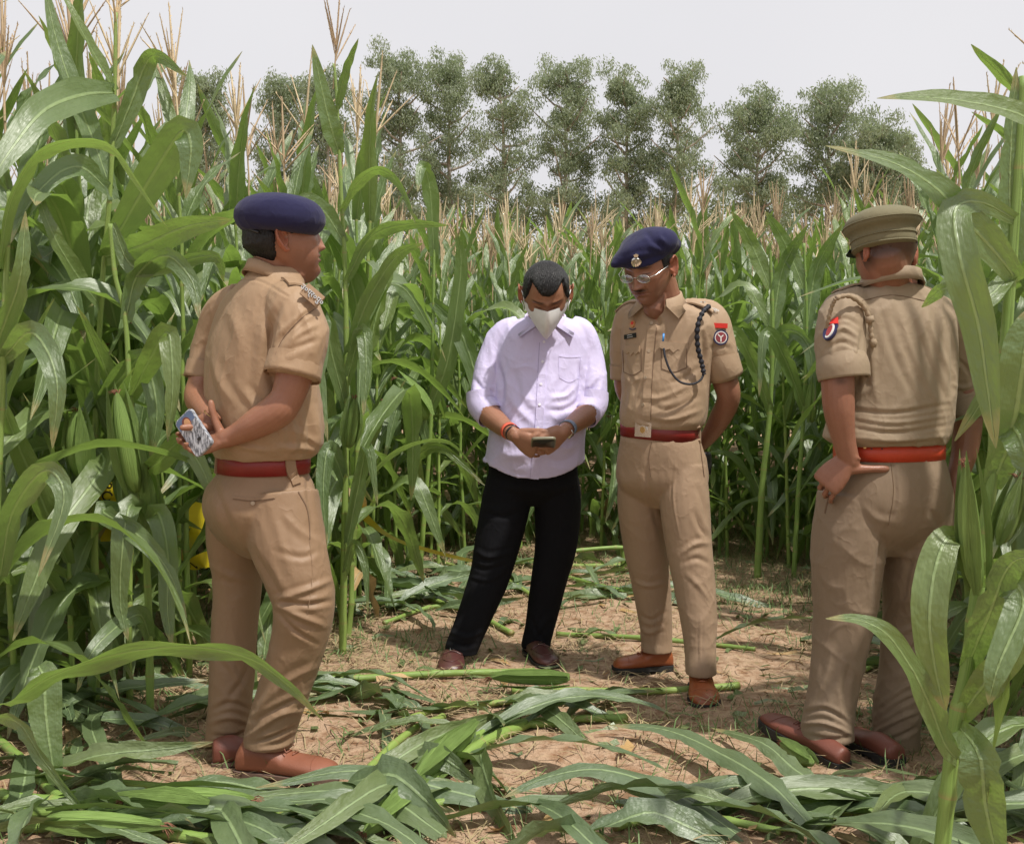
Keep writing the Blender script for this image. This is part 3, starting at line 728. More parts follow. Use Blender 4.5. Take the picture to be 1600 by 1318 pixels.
LOWP = [make_plant(801 + i, H=.95, ear=False, dryn=0, tas=False, nleaf=8) for i in range(3)]
for i, (px, D_, sc) in enumerate(((1680, 2.75, .9), (1640, 3.2, .85), (1590, 3.9, .85), (1560, 4.2, .85), (1700, 3.5, 1.0))):
    g = P(px, 900, D_); put_plant(LOWP[i % 3], (g.x, D_, -.02), 2.1 * i + .3, sc, 'low leafy corn regrowth at the foot of the large near plant', 'low corn plants at the right edge', name='young_corn_plant')
for i, (px, D_, sc) in enumerate(((20, 3.6, 1.0), (110, 3.75, .9), (200, 3.9, 1.0), (270, 4.2, .9), (60, 4.0, 1.1), (-30, 3.3, 1.0))):
    g = P(px, 900, D_); put_plant(LOWP[i % 3], (g.x, D_, -.02), 1.7 * i + .8, sc, 'low leafy corn plant at the foot of the left stand', 'low corn plants at the foot of the left stand', name='young_corn_plant')

for i in range(16):
    px = 560 + i * 52 + rng.uniform(-15, 15); D_ = dmin(px) + .35 + rng.uniform(0, .9); g = P(px, 900, D_)
    put_plant(LOWP[i % 3], (g.x, D_, -.02), rng.uniform(0, 6.28), rng.uniform(.6, .95), 'low leafy corn plant between the rows behind the two middle men', 'low corn plants between the rows', name='young_corn_plant')
# ------------------------------------------------------------------ fallen stalks and leaves
SHOES = [(300, 1150, 545, 1236), (665, 1000, 745, 1072), (800, 990, 885, 1058), (940, 1000, 1062, 1068), (1060, 1040, 1140, 1128), (1175, 1105, 1335, 1228), (1345, 1150, 1445, 1230)]
def on_shoes(a, az, L):
    for i in range(9):
        q = np.array([[a.x + math.cos(az) * L * i / 8, a.y + math.sin(az) * L * i / 8, .04]]); cx, cy = proj(q)
        if any(x0 - 8 < cx[0] < x1 + 8 and y0 < cy[0] < y1 for x0, y0, x1, y1 in SHOES): return True
    return False
def drape(px, py, h=0.0):
    g = G(px, py); return Vector((g.x, g.y, gz(g.x, g.y) + h))
def fallen_stalk(pts, r0, r1, lab, leaves=4, seed=1, ear=None, h=.012, group=None, W=.075):
    r = random.Random(seed)
    C = [Vector(p) for p in catmull([tuple(drape(a, b, h + (hh if hh else 0))) for a, b, hh in [(p + (0,))[:3] if len(p) == 2 else p for p in pts]], 40)]
    e = empty('fallen_corn_stalk', C[0], lab, 'corn stalk', group)
    L = sum((C[i + 1] - C[i]).length for i in range(39)); nod = max(2, round(L / .15)); rad = []
    for i in range(40):
        s = i / 39; f = (s * nod) % 1; rad.append((r0 + (r1 - r0) * s) * (1 + .2 * math.exp(-(min(f, 1 - f) / .09) ** 2)))
        C[i].z += r0 * .5
    mb = MB(); tube(mb, C, rad, 10, vscale=nod / L); mb.build('stalk', M['stalk'], e)
    for k in range(leaves):
        s = (k + .5 + r.uniform(-.2, .2)) / leaves; i = min(38, int(s * 39)); t = (C[i + 1] - C[i]).normalized()
        az = math.atan2(t.y, t.x) + r.uniform(.15, .75) * (1 if k % 2 else -1)
        me = r.choice(LEAF['flat']); sc = r.uniform(.65, 1.0)
        if on_shoes(C[i], az, .8 * sc): az += PI
        if on_shoes(C[i], az, .8 * sc): continue
        o = bpy.data.objects.new('leaf', me); col.objects.link(o); o.parent = e
        m = Matrix.Translation(C[i] + Vector((0, 0, .005))) @ Matrix.Rotation(az, 4, 'Z') @ Matrix.Rotation(r.uniform(-.06, .1), 4, 'Y') @ Matrix.Rotation(r.uniform(-.4, .4), 4, 'X') @ Matrix.Diagonal((sc, sc, sc, 1))
        o.matrix_basis = Matrix.Translation(-C[0]) @ m
    if ear:
        (a, b), (c, d), R0 = ear
        A, B = drape(a, b, R0 * .9 + .03), drape(c, d, R0 * .9 + .035)
        mb = MB(); tp, dd = ear_mb(mb, A, B - A, (B - A).length, R0, seed, 14); o = mb.build('ear', M['husk'], e)
        mb = MB(); silk_mb(mb, tp, dd, seed); mb.build('silk', M['silk'], o)
    return e
FS = [
 ([(495, 1072), (560, 1068), (680, 1066), (835, 1056)], .016, .012, "fallen corn stalk lying under the lilac shirt man's left-hand shoe", 4, None),
 ([(1155, 1080), (1010, 1088), (900, 1090), (800, 1088)], .013, .010, 'fallen corn stalk with pale ear, trodden by the tan boot of the officer with glasses', 4, ((890, 1088), (765, 1084), .026)),
 ([(610, 1150), (700, 1112), (790, 1105), (900, 1095)], .012, .009, 'thin fallen corn stalk in the middle of the clearing', 4, None),
 ([(560, 1235), (590, 1200), (640, 1160), (692, 1133)], .014, .012, 'snapped corn stalk slanting in front of the navy beret officer', 1, None),
 ([(980, 1132), (850, 1140), (760, 1165), (640, 1235)], .013, .011, 'long fallen corn stalk running across the front of the clearing', 5, None),
 ([(830, 1145), (750, 1190), (690, 1225), (600, 1262)], .019, .014, 'thick fallen corn stalk with torn pale husks in front centre', 4, ((740, 1180), (650, 1258), .034)),
 ([(30, 1278), (200, 1280), (400, 1284), (660, 1232)], .017, .012, 'fallen corn stalk with swollen ear along the left front', 5, ((230, 1278), (400, 1284), .030)),
 ([(20, 1232), (120, 1230), (240, 1236), (330, 1250)], .014, .010, 'fallen corn stalk in the left front pile nearest the brown shoes', 3, None),
 ([(-10, 1170), (40, 1210), (80, 1245), (110, 1262)], .015, .012, 'short pale stalk sticking into the left front pile', 2, None),
 ([(40, 1300), (160, 1302), (320, 1322), (450, 1330)], .018, .013, 'thick fallen corn stalk at the bottom left corner', 4, ((70, 1312), (260, 1322), .03)),
 ([(870, 988), (1000, 1004), (1100, 1010), (1180, 1020)], .011, .009, 'thin fallen corn stalk behind the officer with glasses', 2, None),
 ([(980, 888), (900, 886), (850, 884), (780, 878)], .014, .011, 'fallen corn stalk lying behind the lilac shirt man', 3, None),
 ([(1065, 948), (1000, 938), (900, 915), (785, 872)], .014, .010, 'fallen corn stalk running behind both middle men', 4, None),
 ([(700, 950), (640, 925), (580, 905), (540, 900)], .016, .012, 'fallen corn stalk left of the lilac shirt man', 4, None),
 ([(850, 948), (790, 915), (740, 905), (680, 880)], .013, .010, 'fallen corn stalk seen between the black trouser legs', 3, None),
 ([(800, 985), (740, 960), (680, 950), (600, 975)], .013, .010, 'fallen corn stalk behind the black trousers', 3, None),
 ([(1470, 1246), (1380, 1250), (1300, 1262), (1180, 1268)], .014, .010, 'fallen corn stalk across the right front', 3, None),
 ([(1500, 1285), (1380, 1280), (1290, 1272), (1210, 1262)], .019, .014, 'thick pale corn stalk in the right front pile', 4, None),
 ([(960, 1305), (1060, 1285), (1140, 1300), (1220, 1318)], .013, .010, 'fallen corn stalk at the bottom centre', 3, None),
 ([(1600, 1215), (1540, 1210), (1480, 1225), (1430, 1240)], .012, .010, 'fallen stalk beneath the large near corn plant', 4, None),
 ([(0, 1110), (90, 1108), (170, 1090), (290, 1070)], .013, .010, 'fallen stalk at the foot of the left stand', 4, None),
 ([(1600, 1010), (1500, 1000), (1420, 1020), (1350, 1050)], .012, .010, 'fallen stalk behind the right officer legs', 3, None),
 ([(330, 1262), (430, 1292), (560, 1290), (700, 1262)], .016, .012, 'pale corn stalk crossing the front just below the beret officer shoes', 2, None),
 ([(470, 1318), (540, 1262), (600, 1215), (640, 1190)], .017, .013, 'pale stripped corn stalk standing out at the left of the big ear', 1, None),
 ([(0, 1256), (110, 1264), (240, 1262), (350, 1250)], .018, .014, 'second pale stalk from the top of the left front pile', 2, None),
 ([(120, 1290), (240, 1300), (330, 1296), (470, 1306)], .020, .015, 'thickest pale stalk low in the left front pile', 1, ((330, 1296), (190, 1288), .032)),
 ([(700, 1210), (760, 1165), (820, 1150), (880, 1152)], .014, .011, 'short pale stalk with torn end beside the bare soil mound', 1, None),
]
for i, (p, r0, r1, lab, nl, er) in enumerate(FS): fallen_stalk(p, r0, r1, lab, nl, 40 + i, er)
# single ear in front
e = None
def loose_ear(base, tip, R0, lab, seed):
    a, b = drape(*base, R0 + .03), drape(*tip, R0 + .01)
    mb = MB(); tp, dd = ear_mb(mb, a, b - a, (b - a).length, R0, seed, 16)
    em = empty('corn_ear', a, lab, 'corn ear'); o = mb.build('husk', M['husk'], em)
    mb = MB(); silk_mb(mb, tp, dd, seed); mb.build('silk', M['silk'], em)
loose_ear((660, 1262), (572, 1330), .036, 'bright green corn ear in its husk at the bottom centre', 3)
loose_ear((1270, 1222), (1222, 1180), .022, 'small yellowing corn ear under the brown shoe of the peaked cap officer', 4)
# bent stalk behind
e = empty('bent_corn_stalk', G(972, 893), 'corn stalk snapped into a right angle beside the officer with glasses', 'corn stalk')
hero_stalk(e, [(972, 893, 6.45), (973, 875, 6.45), (972, 858, 6.44), (969, 855, 6.42), (930, 857, 6.4), (860, 864, 6.35)], .013, .011, .2)
# heaps of single leaves lying about
def leaf_heap(poly, n, group, lab, seed, up=.1, dry=.015, smin=.6, smax=1.0):
    r = random.Random(seed); (x0, y0, x1, y1) = poly; i = 0
    while i < n:
        px, py = r.uniform(x0, x1), r.uniform(y0, y1)
        hh = r.uniform(0, up); a = drape(px, py, .01 + hh * .5)
        me = r.choice(DRYF) if r.random() < dry else r.choice(LEAF['flat'])
        sc = r.uniform(smin, smax)
        az = r.choice([r.gauss(0, .45), PI + r.gauss(0, .45), r.uniform(0, 6.28)])
        if on_shoes(a, az, .85 * sc): i += .25; continue
        o = bpy.data.objects.new('corn_leaf', me); col.objects.link(o)
        o.matrix_basis = Matrix.Translation(a) @ Matrix.Rotation(az, 4, 'Z') @ Matrix.Rotation(r.uniform(-.02, .16) if hh < .04 else r.uniform(.0, .3), 4, 'Y') @ Matrix.Rotation(r.uniform(-.5, .5), 4, 'X') @ Matrix.Diagonal((sc, sc, sc, 1))
        tag(o, lab, 'corn leaf', group); i += 1
leaf_heap((-60, 1215, 560, 1330), 34, 'leaves lying in the left front pile', 'cut corn leaf lying in the pile at the left front', 1, .16)
leaf_heap((430, 1215, 960, 1330), 8, 'leaves lying in the front centre', 'cut corn leaf lying at the front centre of the clearing', 2, .08)
leaf_heap((1080, 1220, 1620, 1330), 34, 'leaves lying in the right front pile', 'cut corn leaf lying in the dark pile at the right front', 3, .14)
leaf_heap((490, 1055, 800, 1125), 10, 'leaves lying in the middle of the clearing', "cut corn leaf lying on the soil in front of the lilac shirt man's shoes", 4, .03)
leaf_heap((480, 890, 800, 960), 40, 'leaves lying left behind the lilac shirt man', 'cut corn leaf lying in the heap left of the black trousers', 5, .08)
leaf_heap((780, 880, 1110, 950), 14, 'leaves lying behind the middle men', 'cut corn leaf lying on the ground behind the two middle men', 6, .03)
leaf_heap((0, 1060, 300, 1215), 24, 'leaves lying under the left stand', 'cut corn leaf lying in shade at the foot of the left stand', 7, .1)
leaf_heap((1380, 990, 1620, 1230), 30, 'leaves lying under the right plants', 'cut corn leaf lying beyond the shoes of the peaked cap officer', 8, .1)
leaf_heap((600, 1140, 760, 1215), 7, 'leaves lying left of the bare soil mound', 'cut corn leaf lying left of the bare soil mound', 9, .04)
def ground_leaf(pts, W, lab, seed, roll=.3):
    e = bpy.data.objects.new('tmp', None)
    C = [Vector(p) for p in catmull([tuple(drape(a, b, h)) for a, b, h in pts], 22)]
    la = [((C[min(i + 1, 21)] - C[max(0, i - 1)]).cross(Vector((0, 0, 1))).normalized() + Vector((0, 0, roll))).normalized() for i in range(22)]
    mb = MB(); ribbon(mb, C, [W * wshape(i / 21) for i in range(22)], la, .22, .25, seed); o = mb.build('corn_leaf', M['leaf_dark']); tag(o, lab, 'corn leaf')
ground_leaf([(1260, 1320, .05), (1200, 1285, .10), (1120, 1225, .09), (1040, 1190, .07), (952, 1176, .04)], .085, 'long glossy corn leaf arching over the right front pile', 1)
ground_leaf([(1150, 1325, .03), (1060, 1285, .07), (950, 1262, .09), (860, 1258, .07), (785, 1268, .03)], .085, 'long corn leaf arching over the bottom centre', 2)
ground_leaf([(1215, 1255, .02), (1280, 1250, .06), (1340, 1246, .08), (1410, 1250, .08), (1475, 1262, .05)], .08, 'dark ribbed corn leaf lying right of the peaked cap officer shoes', 3)
ground_leaf([(490, 1262, .03), (420, 1252, .04), (340, 1246, .05), (240, 1256, .04)], .10, 'broad corn leaf lying just below the brown shoe of the beret officer', 4)
ground_leaf([(1290, 1250, .03), (1240, 1232, .05), (1190, 1200, .07), (1110, 1158, .03)], .075, 'ribbed corn leaf pointing to the brown shoe from the left', 5)
ground_leaf([(830, 1275, .0), (700, 1260, .05), (560, 1248, .09), (400, 1252, .05)], .085, 'long ribbed corn leaf across the front of the ear', 6, .5)
ground_leaf([(690, 1330, .05), (600, 1290, .08), (500, 1270, .08), (330, 1275, .04)], .09, 'long pale ribbed corn leaf at the bottom centre left', 7, .4)
ground_leaf([(470, 1110, .02), (560, 1092, .05), (640, 1098, .05), (700, 1112, .01)], .11, 'broad corn leaf right of the beret officer legs', 8, .3)
ground_leaf([(480, 1125, .01), (600, 1125, .03), (700, 1120, .04), (790, 1100, .02)], .085, 'corn leaf lying along the middle of the clearing', 9, .3)
# grass and straw: dense fine litter
def litter(name, mat, n, region, weights, seed, lab, Lr, wd, lift, cat, flat=True):
    npr = np.random.RandomState(seed); V = []; k = 0
    res = []
    while k < n:
        x = npr.uniform(-4.5, 4.5); y = npr.uniform(2.1, 9.0); px = CX + FPX * x / y
        if px < -150 or px > 1750: continue
        wgt = weights(x, y, px)
        if npr.rand() > wgt: continue
        res.append((x, y)); k += 1
    for (x, y) in res:
        z = gz(x, y); L = npr.uniform(*Lr); az = npr.uniform(0, 2 * PI); e = npr.uniform(*lift)
        d = np.array([math.cos(az) * math.cos(e), math.sin(az) * math.cos(e), math.sin(e)])
        s_ = np.array([-math.sin(az), math.cos(az), npr.uniform(-.3, .3)]) * wd * npr.uniform(.6, 1.4)
        b = np.array([x, y, z + .002 + npr.rand() * .012]); m_ = b + d * L * .5 + np.array([0, 0, L * .07]) + s_ * npr.uniform(-4, 4); t = b + d * L * (1 if e < .5 else .9) - np.array([0, 0, L * .05 * (e < .6)])
        t[2] = max(t[2], z + .002)
        V += [b - s_, b + s_, m_ + s_ * .8, m_ - s_ * .8, t]
    Fc = []
    for i in range(k): j = i * 5; Fc += [(j, j + 1, j + 2, j + 3), (j + 3, j + 2, j + 4)]
    me = bpy.data.meshes.new(name); me.from_pydata([tuple(v) for v in V], [], Fc); me.materials.append(mat)
    tag(link(name, me), lab, cat, kind='stuff')
def dens(x, y):
    return .5 + .5 * noise.noise(Vector((x * 1.7, y * 1.7, 11))) * 1.6
def w_straw(x, y, px):
    d = max(0, dens(x, y)) ** 2.0
    edge = 1.0 if y > dmin(min(max(px, -400), 2000)) - .7 else 0
    return min(1, .10 + .8 * d + .8 * edge)
def w_grass(x, y, px):
    d = max(0, .5 + .8 * noise.noise(Vector((x * 1.3, y * 1.3, 21)))) ** 3
    edge = .6 if y > dmin(min(max(px, -400), 2000)) - .4 else 0
    c = math.exp(-((x - 1.25) / .6) ** 2 - ((y - 3.62) / .22) ** 2) + .6 * math.exp(-((x - 1.7) / .4) ** 2 - ((y - 3.2) / .2) ** 2) + 1.1 * math.exp(-((x - 1.4) / .75) ** 2 - ((y - 5.8) / .4) ** 2)
    return min(1, .04 + .6 * d + edge * .6 + c)
litter('straw_litter', M['straw'], 60000, None, w_straw, 3, 'dry straw and grass scraps on the soil', (.03, .15), .0019, (-.02, .3), 'straw')
litter('short_grass', M['grass'], 34000, None, w_grass, 4, 'short green grass and weeds on the soil', (.02, .11), .0018, (.0, 1.2), 'grass')
def shreds():
    r = random.Random(5); mb = MB()
    for _ in range(2600):
        x, y = r.uniform(-2.6, 2.6), r.uniform(2.2, 6.8); px = CX + FPX * x / y
        if px < -60 or px > 1660 or r.random() > .25 + max(0, noise.noise(Vector((x * 1.9, y * 1.9, 31)))) * 2: continue
        L, w_ = r.uniform(.03, .16), r.uniform(.004, .014); az = r.uniform(0, 6.28); z = gz(x, y) + r.uniform(.002, .02); t = Vector((math.cos(az), math.sin(az), 0)); s_ = Vector((-t.y, t.x, r.uniform(-.8, .8))) * w_; p = Vector((x, y, z)); q = []
        for i in range(4): c = p + t * (L * i / 3) + Vector((0, 0, .014 * math.sin(i * 1.1 + az) * r.random())); k = (1, .9, .8, .15)[i]; q += [c - s_ * k, c + s_ * k]
        mb.add(q, [(2 * i, 2 * i + 1, 2 * i + 3, 2 * i + 2) for i in range(3)], [(.2 + .2 * (j % 2), j / 8) for j in range(8)], r.choice([0, 0, 0, 1]))
    tag(mb.build('leaf_shreds', [M['leaf_dark'], M['leaf_dry']]), 'torn shreds of corn leaf scattered over the soil', 'leaf shreds', kind='stuff')
shreds()
# clods
def clods():
    r = random.Random(12); mb = MB(); bm = bmesh.new(); bmesh.ops.create_icosphere(bm, subdivisions=1, radius=1); base = [v.co.copy() for v in bm.verts]; fs = [tuple(v.index for v in f.verts) for f in bm.faces]; bm.free()
    for _ in range(1400):
        x, y = r.uniform(-3, 3), r.uniform(2.2, 7.5); px = CX + FPX * x / y
        if px < -50 or px > 1650: continue
        s = r.uniform(.003, .012) * (1 + (r.random() < .04) * 1.5); z = gz(x, y)
        mb.add([(x + v.x * s * r.uniform(.7, 1.3), y + v.y * s * r.uniform(.7, 1.3), z + v.z * s * r.uniform(.5, .9)) for v in base], fs)
    tag(mb.build('soil_clods', M['soil']), 'small crumbs and clods of reddish soil', 'soil', kind='stuff')
clods()

# ------------------------------------------------------------------ yellow caution tape
M['tape'] = plain('yellow caution tape', (.75, .60, .03), .35, var=.08)
M['ink'] = plain('black print', (.015, .015, .015), .5)
def text_mesh(s, size, font_scale=1.0, extrude=0.0):
    cu = bpy.data.curves.new('t', 'FONT'); cu.body = s; cu.size = size; cu.align_x = 'CENTER'; cu.align_y = 'CENTER'; cu.extrude = extrude; cu.offset = size * .012
    o = bpy.data.objects.new('t', cu); col.objects.link(o)
    me = bpy.data.meshes.new_from_object(o.evaluated_get(bpy.context.evaluated_depsgraph_get())); bpy.data.objects.remove(o); bpy.data.curves.remove(cu); return me
def tape(pts, rolls, W, lab, texts=()):
    C = [Vector(p) for p in catmull([tuple(P(*p)) for p in pts], 60)]; R_ = catmull([(r,) for r in rolls], 60)
    mb = MB(); vs = []; fr_ = []
    for i in range(60):
        t = (C[min(i + 1, 59)] - C[max(0, i - 1)]).normalized(); v = (C[i] - CAM).normalized(); s_ = t.cross(v).normalized(); n_ = t.cross(s_)
        a = R_[i][0]; l = s_ * math.cos(a) + n_ * math.sin(a); fr_.append((t, l, t.cross(l)))
        vs += [C[i] - l * W / 2, C[i] + l * W / 2]
    mb.add(vs, [(2 * i, 2 * i + 1, 2 * i + 3, 2 * i + 2) for i in range(59)])
    e = empty('caution_tape', C[0], lab, 'tape', 'yellow caution tape strung through the corn'); mb.build('tape', M['tape'], e)
    for s, txt, up in texts:
        i = int(s * 59); t, l, n_ = fr_[i]; me = text_mesh(txt, W * .8)
        if n_.dot(CAM - C[i]) < 0: n_ = -n_
        x = t if t.x > 0 or up else -t
        y = n_.cross(x)
        m = Matrix((x, y, n_)).transposed().to_4x4(); m.translation = C[i] + n_ * .0015
        o = bpy.data.objects.new('lettering', me); col.objects.link(o); me.materials.append(M['ink']); o.matrix_basis = m; place(o, e)
tape([(162, 735, 4.15), (166, 765, 4.15), (168, 800, 4.18), (172, 845, 4.2)], [.2, .0, .6, .2], .07, 'yellow caution tape hanging down at the left with black CROSS lettering', [(.4, 'CROSS', True)])
tape([(312, 785, 4.5), (305, 815, 4.5), (295, 845, 4.5), (290, 872, 4.5), (300, 882, 4.5), (330, 872, 4.5), (420, 855, 5.0)], [.1, .0, .9, 1.2, .9, .3, .8], .07, 'loose yellow caution tape looping behind the beret officer legs', [(.66, 'DO NOT', False)])
tape([(552, 780, 5.6), (575, 812, 5.75), (610, 838, 5.9), (655, 855, 6.1), (720, 872, 6.1), (790, 886, 6.1)], [.6, .9, 1.25, 1.2, 1.25, 1.3], .06, 'twisted yellow caution tape running down behind the lilac shirt man')
tape([(870, 896, 6.2), (950, 902, 6.2), (1050, 908, 6.2), (1170, 911, 6.2), (1290, 912, 6.2)], [1.35, 1.45, 1.35, 1.47, 1.4], .05, 'taut low yellow caution tape behind the officer with glasses')
# ------------------------------------------------------------------ tools for people and cloth
def fabric(name, c, rough=.72, weave=900, sheen=.04, var=.06, wr=.0, spec=.35):
    k = NT(name); o = k.obj()
    n1 = k.noise(o, 6, 3); n2 = k.noise(o, 60, 2)
    cc = k.mix(n1, tuple(x * (1 - var) for x in c), tuple(min(1, x * (1 + var)) for x in c))
    cc = k.mix(k.math('MULTIPLY', n2, .25), cc, tuple(x * .85 for x in c))
    nb = k.bump(k.noise(o, weave, 1), .0006, .6)
    nb = k.bump(k.noise(k.mapping(o, (1, 1, .45)), 26, 2), .0045 + wr, .5, nb)
    wv = k.math('ABSOLUTE', k.math('SUBTRACT', k.noise(k.mapping(o, (1, 1, .8)), 11, 3, .5), .5)); nb = k.bump(k.ramp(wv, [(0, (1, 1, 1)), (.035, (.5, .5, .5)), (.09, (0, 0, 0))]), .0022, .45, nb)
    k.set(Base_Color=cc, Roughness=rough, Normal=nb); k.b.inputs['Sheen Weight'].default_value = sheen
    k.b.inputs['Specular IOR Level'].default_value = spec; return k.m
M['khaki_a'] = fabric('khaki twill warm', (.325, .215, .128), .55, sheen=.04)
M['khaki_a_t'] = fabric('khaki trouser twill warm', (.255, .162, .094), .52, sheen=.04)
M['khaki_c'] = fabric('khaki twill beige', (.36, .25, .16), .66)
M['khaki_c_t'] = fabric('khaki trouser twill beige', (.33, .225, .145), .66)
M['khaki_d'] = fabric('khaki twill greyish', (.30, .225, .15), .7)
M['khaki_d_t'] = fabric('khaki trouser twill greyish', (.235, .168, .112), .7)
M['khaki_cap'] = fabric('olive khaki cap cloth', (.17, .15, .085), .8)
M['lilac'] = fabric('pale lilac cotton', (.60, .545, .78), .62, sheen=.03, var=.02, spec=.4)
M['black_cloth'] = fabric('black suiting', (.008, .008, .010), .9, sheen=.0, spec=.15)
M['navy_wool'] = fabric('navy wool felt', (.022, .022, .062), .95, weave=500, sheen=.10, spec=.15)
def leather(name, c, rough=.38):
    k = NT(name); o = k.obj(); n1 = k.noise(o, 14, 4)
    cc = k.mix(n1, tuple(x * .7 for x in c), tuple(min(1, x * 1.25) for x in c))
    k.set(Base_Color=cc, Roughness=k.math('ADD', k.math('MULTIPLY', n1, .25), rough - .12), Normal=k.bump(k.noise(o, 260, 2), .0008)); return k.m
M['tan_leather'] = leather('tan boot leather', (.30, .085, .03)); M['brown_leather'] = leather('reddish brown shoe leather', (.16, .05, .032), .5)
M['orange_leather'] = leather('brick leather', (.23, .08, .042), .5); M['maroon_leather'] = leather('dark maroon leather', (.085, .032, .028), .3)
M['red_belt'] = leather('dark red belt leather', (.19, .012, .010), .42); M['bright_belt'] = leather('bright red belt leather', (.50, .05, .02), .35)
M['sole'] = plain('black rubber sole', (.02, .02, .02), .7); M['sole_pale'] = plain('worn brown rubber sole', (.13, .08, .06), .8)
M['metal'] = plain('polished white metal', (.75, .74, .70), .25, 1); M['brass'] = plain('brass', (.6, .42, .18), .3, 1)
M['black'] = plain('black plastic', (.012, .012, .014), .35); M['blackcord'] = plain('black cord', (.012, .012, .02), .6, bump=.002, bscale=300)
M['khakicord'] = plain('khaki cord', (.30, .22, .14), .7, bump=.002, bscale=400)
M['white'] = plain('white mask cloth', (.78, .78, .78), .7, var=.03, bump=.0006, bscale=700)
M['red'] = plain('red enamel', (.62, .03, .02), .4); M['navy'] = plain('navy enamel', (.02, .02, .08), .4); M['whitep'] = plain('white embroidery', (.75, .73, .70), .6)
M['grey_strap'] = plain('blue grey strap', (.16, .20, .27), .5); M['thread'] = plain('red thread', (.65, .10, .05), .7)
M['seam'] = plain('painted seam shade', (.16, .10, .06), .9); M['button'] = plain('khaki button', (.36, .27, .18), .35); M['wbutton'] = plain('white button', (.75, .72, .8), .3)  # seam material: shade of seams and pocket slits put into a dark colour
def skin(name, c):
    k = NT(name); o = k.obj()
    at = k.n('ShaderNodeAttribute'); at.attribute_name = 'tint'
    n1 = k.noise(o, 22, 4); n2 = k.noise(o, 160, 2)
    cc = k.mix(n1, tuple(x * y for x, y in zip(c, (.88, .84, .82))), tuple(x * y for x, y in zip(c, (1.12, 1.14, 1.15))))
    n3 = k.noise(o, 75, 3, .7); cc = k.mix(k.math('MULTIPLY', n3, .45), cc, tuple(x * y for x, y in zip(c, (.72, .62, .60))))
    cc = k.mix(1.0, cc, at.outputs['Color'], 'MULTIPLY')
    k.set(Base_Color=cc, Roughness=k.math('ADD', k.math('MULTIPLY', n2, .25), .27), Normal=k.bump(k.noise(k.mapping(o, (1, 1, .4)), 60, 3), .0025, .5, k.bump(k.noise(o, 420, 2), .0006, .9)))
    k.b.inputs['Subsurface Weight'].default_value = .12; k.b.inputs['Subsurface Radius'].default_value = (.02, .008, .004)
    k.b.inputs['Specular IOR Level'].default_value = .42; return k.m
M['skin_a'] = skin('skin of first officer', (.30, .142, .086)); M['skin_b'] = skin('skin of man in lilac shirt', (.32, .158, .096))
M['skin_c'] = skin('skin of second officer', (.31, .150, .096)); M['skin_d'] = skin('skin of third officer', (.29, .135, .086))
def hair_mat(name, c, grey=0):
    k = NT(name); o = k.obj(); st = k.noise(k.mapping(o, (520, 60, 60)), 1, 2)
    cc = k.mix(k.ramp(st, [(.62, (0, 0, 0)), (.7, (grey, grey, grey))]), c, (.35, .33, .32))
    k.set(Base_Color=cc, Roughness=.5, Normal=k.bump(st, .006)); return k.m
M['hair'] = hair_mat('black hair', (.005, .0045, .0045)); M['hair_grey'] = hair_mat('black hair with grey strands', (.006, .0055, .006), .22)
M['hair_short'] = plain('cropped dark hair', (.035, .02, .016), .8, bump=.002, bscale=900)
M['lens'] = None
def lens_mat():
    k = NT('spectacle lens'); g = k.n('ShaderNodeBsdfGlossy'); g.inputs['Roughness'].default_value = .05; t = k.n('ShaderNodeBsdfTransparent'); t.inputs[0].default_value = (.8, .85, .95, 1)
    ms = k.n('ShaderNodeMixShader'); ms.inputs[0].default_value = .22; k.l(t.outputs[0], ms.inputs[1]); k.l(g.outputs[0], ms.inputs[2]); k.l(ms.outputs[0], k.o.inputs[0]); return k.m
M['lens'] = lens_mat()

def sring(c, u, v, n=36, e=2.3, wz=0.0):
    o = []
    for k in range(n):
        a = 2 * PI * k / n; ca, sa = math.cos(a), math.sin(a)
        x = math.copysign(abs(ca) ** (2 / e), ca); y = math.copysign(abs(sa) ** (2 / e), sa)
        o.append(c + u * x + v * y + Vector((0, 0, wz * ca * ca)))
    return o
def loft(mb, rings, cap=True):
    n = len(rings[0]); vs = [p for r in rings for p in r]; fs = []
    for i in range(len(rings) - 1):
        for k in range(n):
            k2 = (k + 1) % n; fs.append((i * n + k, i * n + k2, (i + 1) * n + k2, (i + 1) * n + k))
    if cap:
        c0 = sum(rings[0], Vector()) / n; c1 = sum(rings[-1], Vector()) / n; b = len(vs); vs += [c0, c1]
        for k in range(n):
            k2 = (k + 1) % n; fs.append((b, k2, k)); fs.append((b + 1, (len(rings) - 1) * n + k, (len(rings) - 1) * n + k2))
    mb.add(vs, fs)
def torso(mb, rows, F, R, n_r=40, e=2.3):
    """rows of (px, py, D, half width, half depth[, side lift])"""
    rows = [tuple(r) + (0,) * (6 - len(r)) for r in rows]
    rr = [sring(P(a, b, d), R * w_, F * t_, e=e, wz=wz) for a, b, d, w_, t_, wz in catmull(rows, n_r)]
    loft(mb, rr)
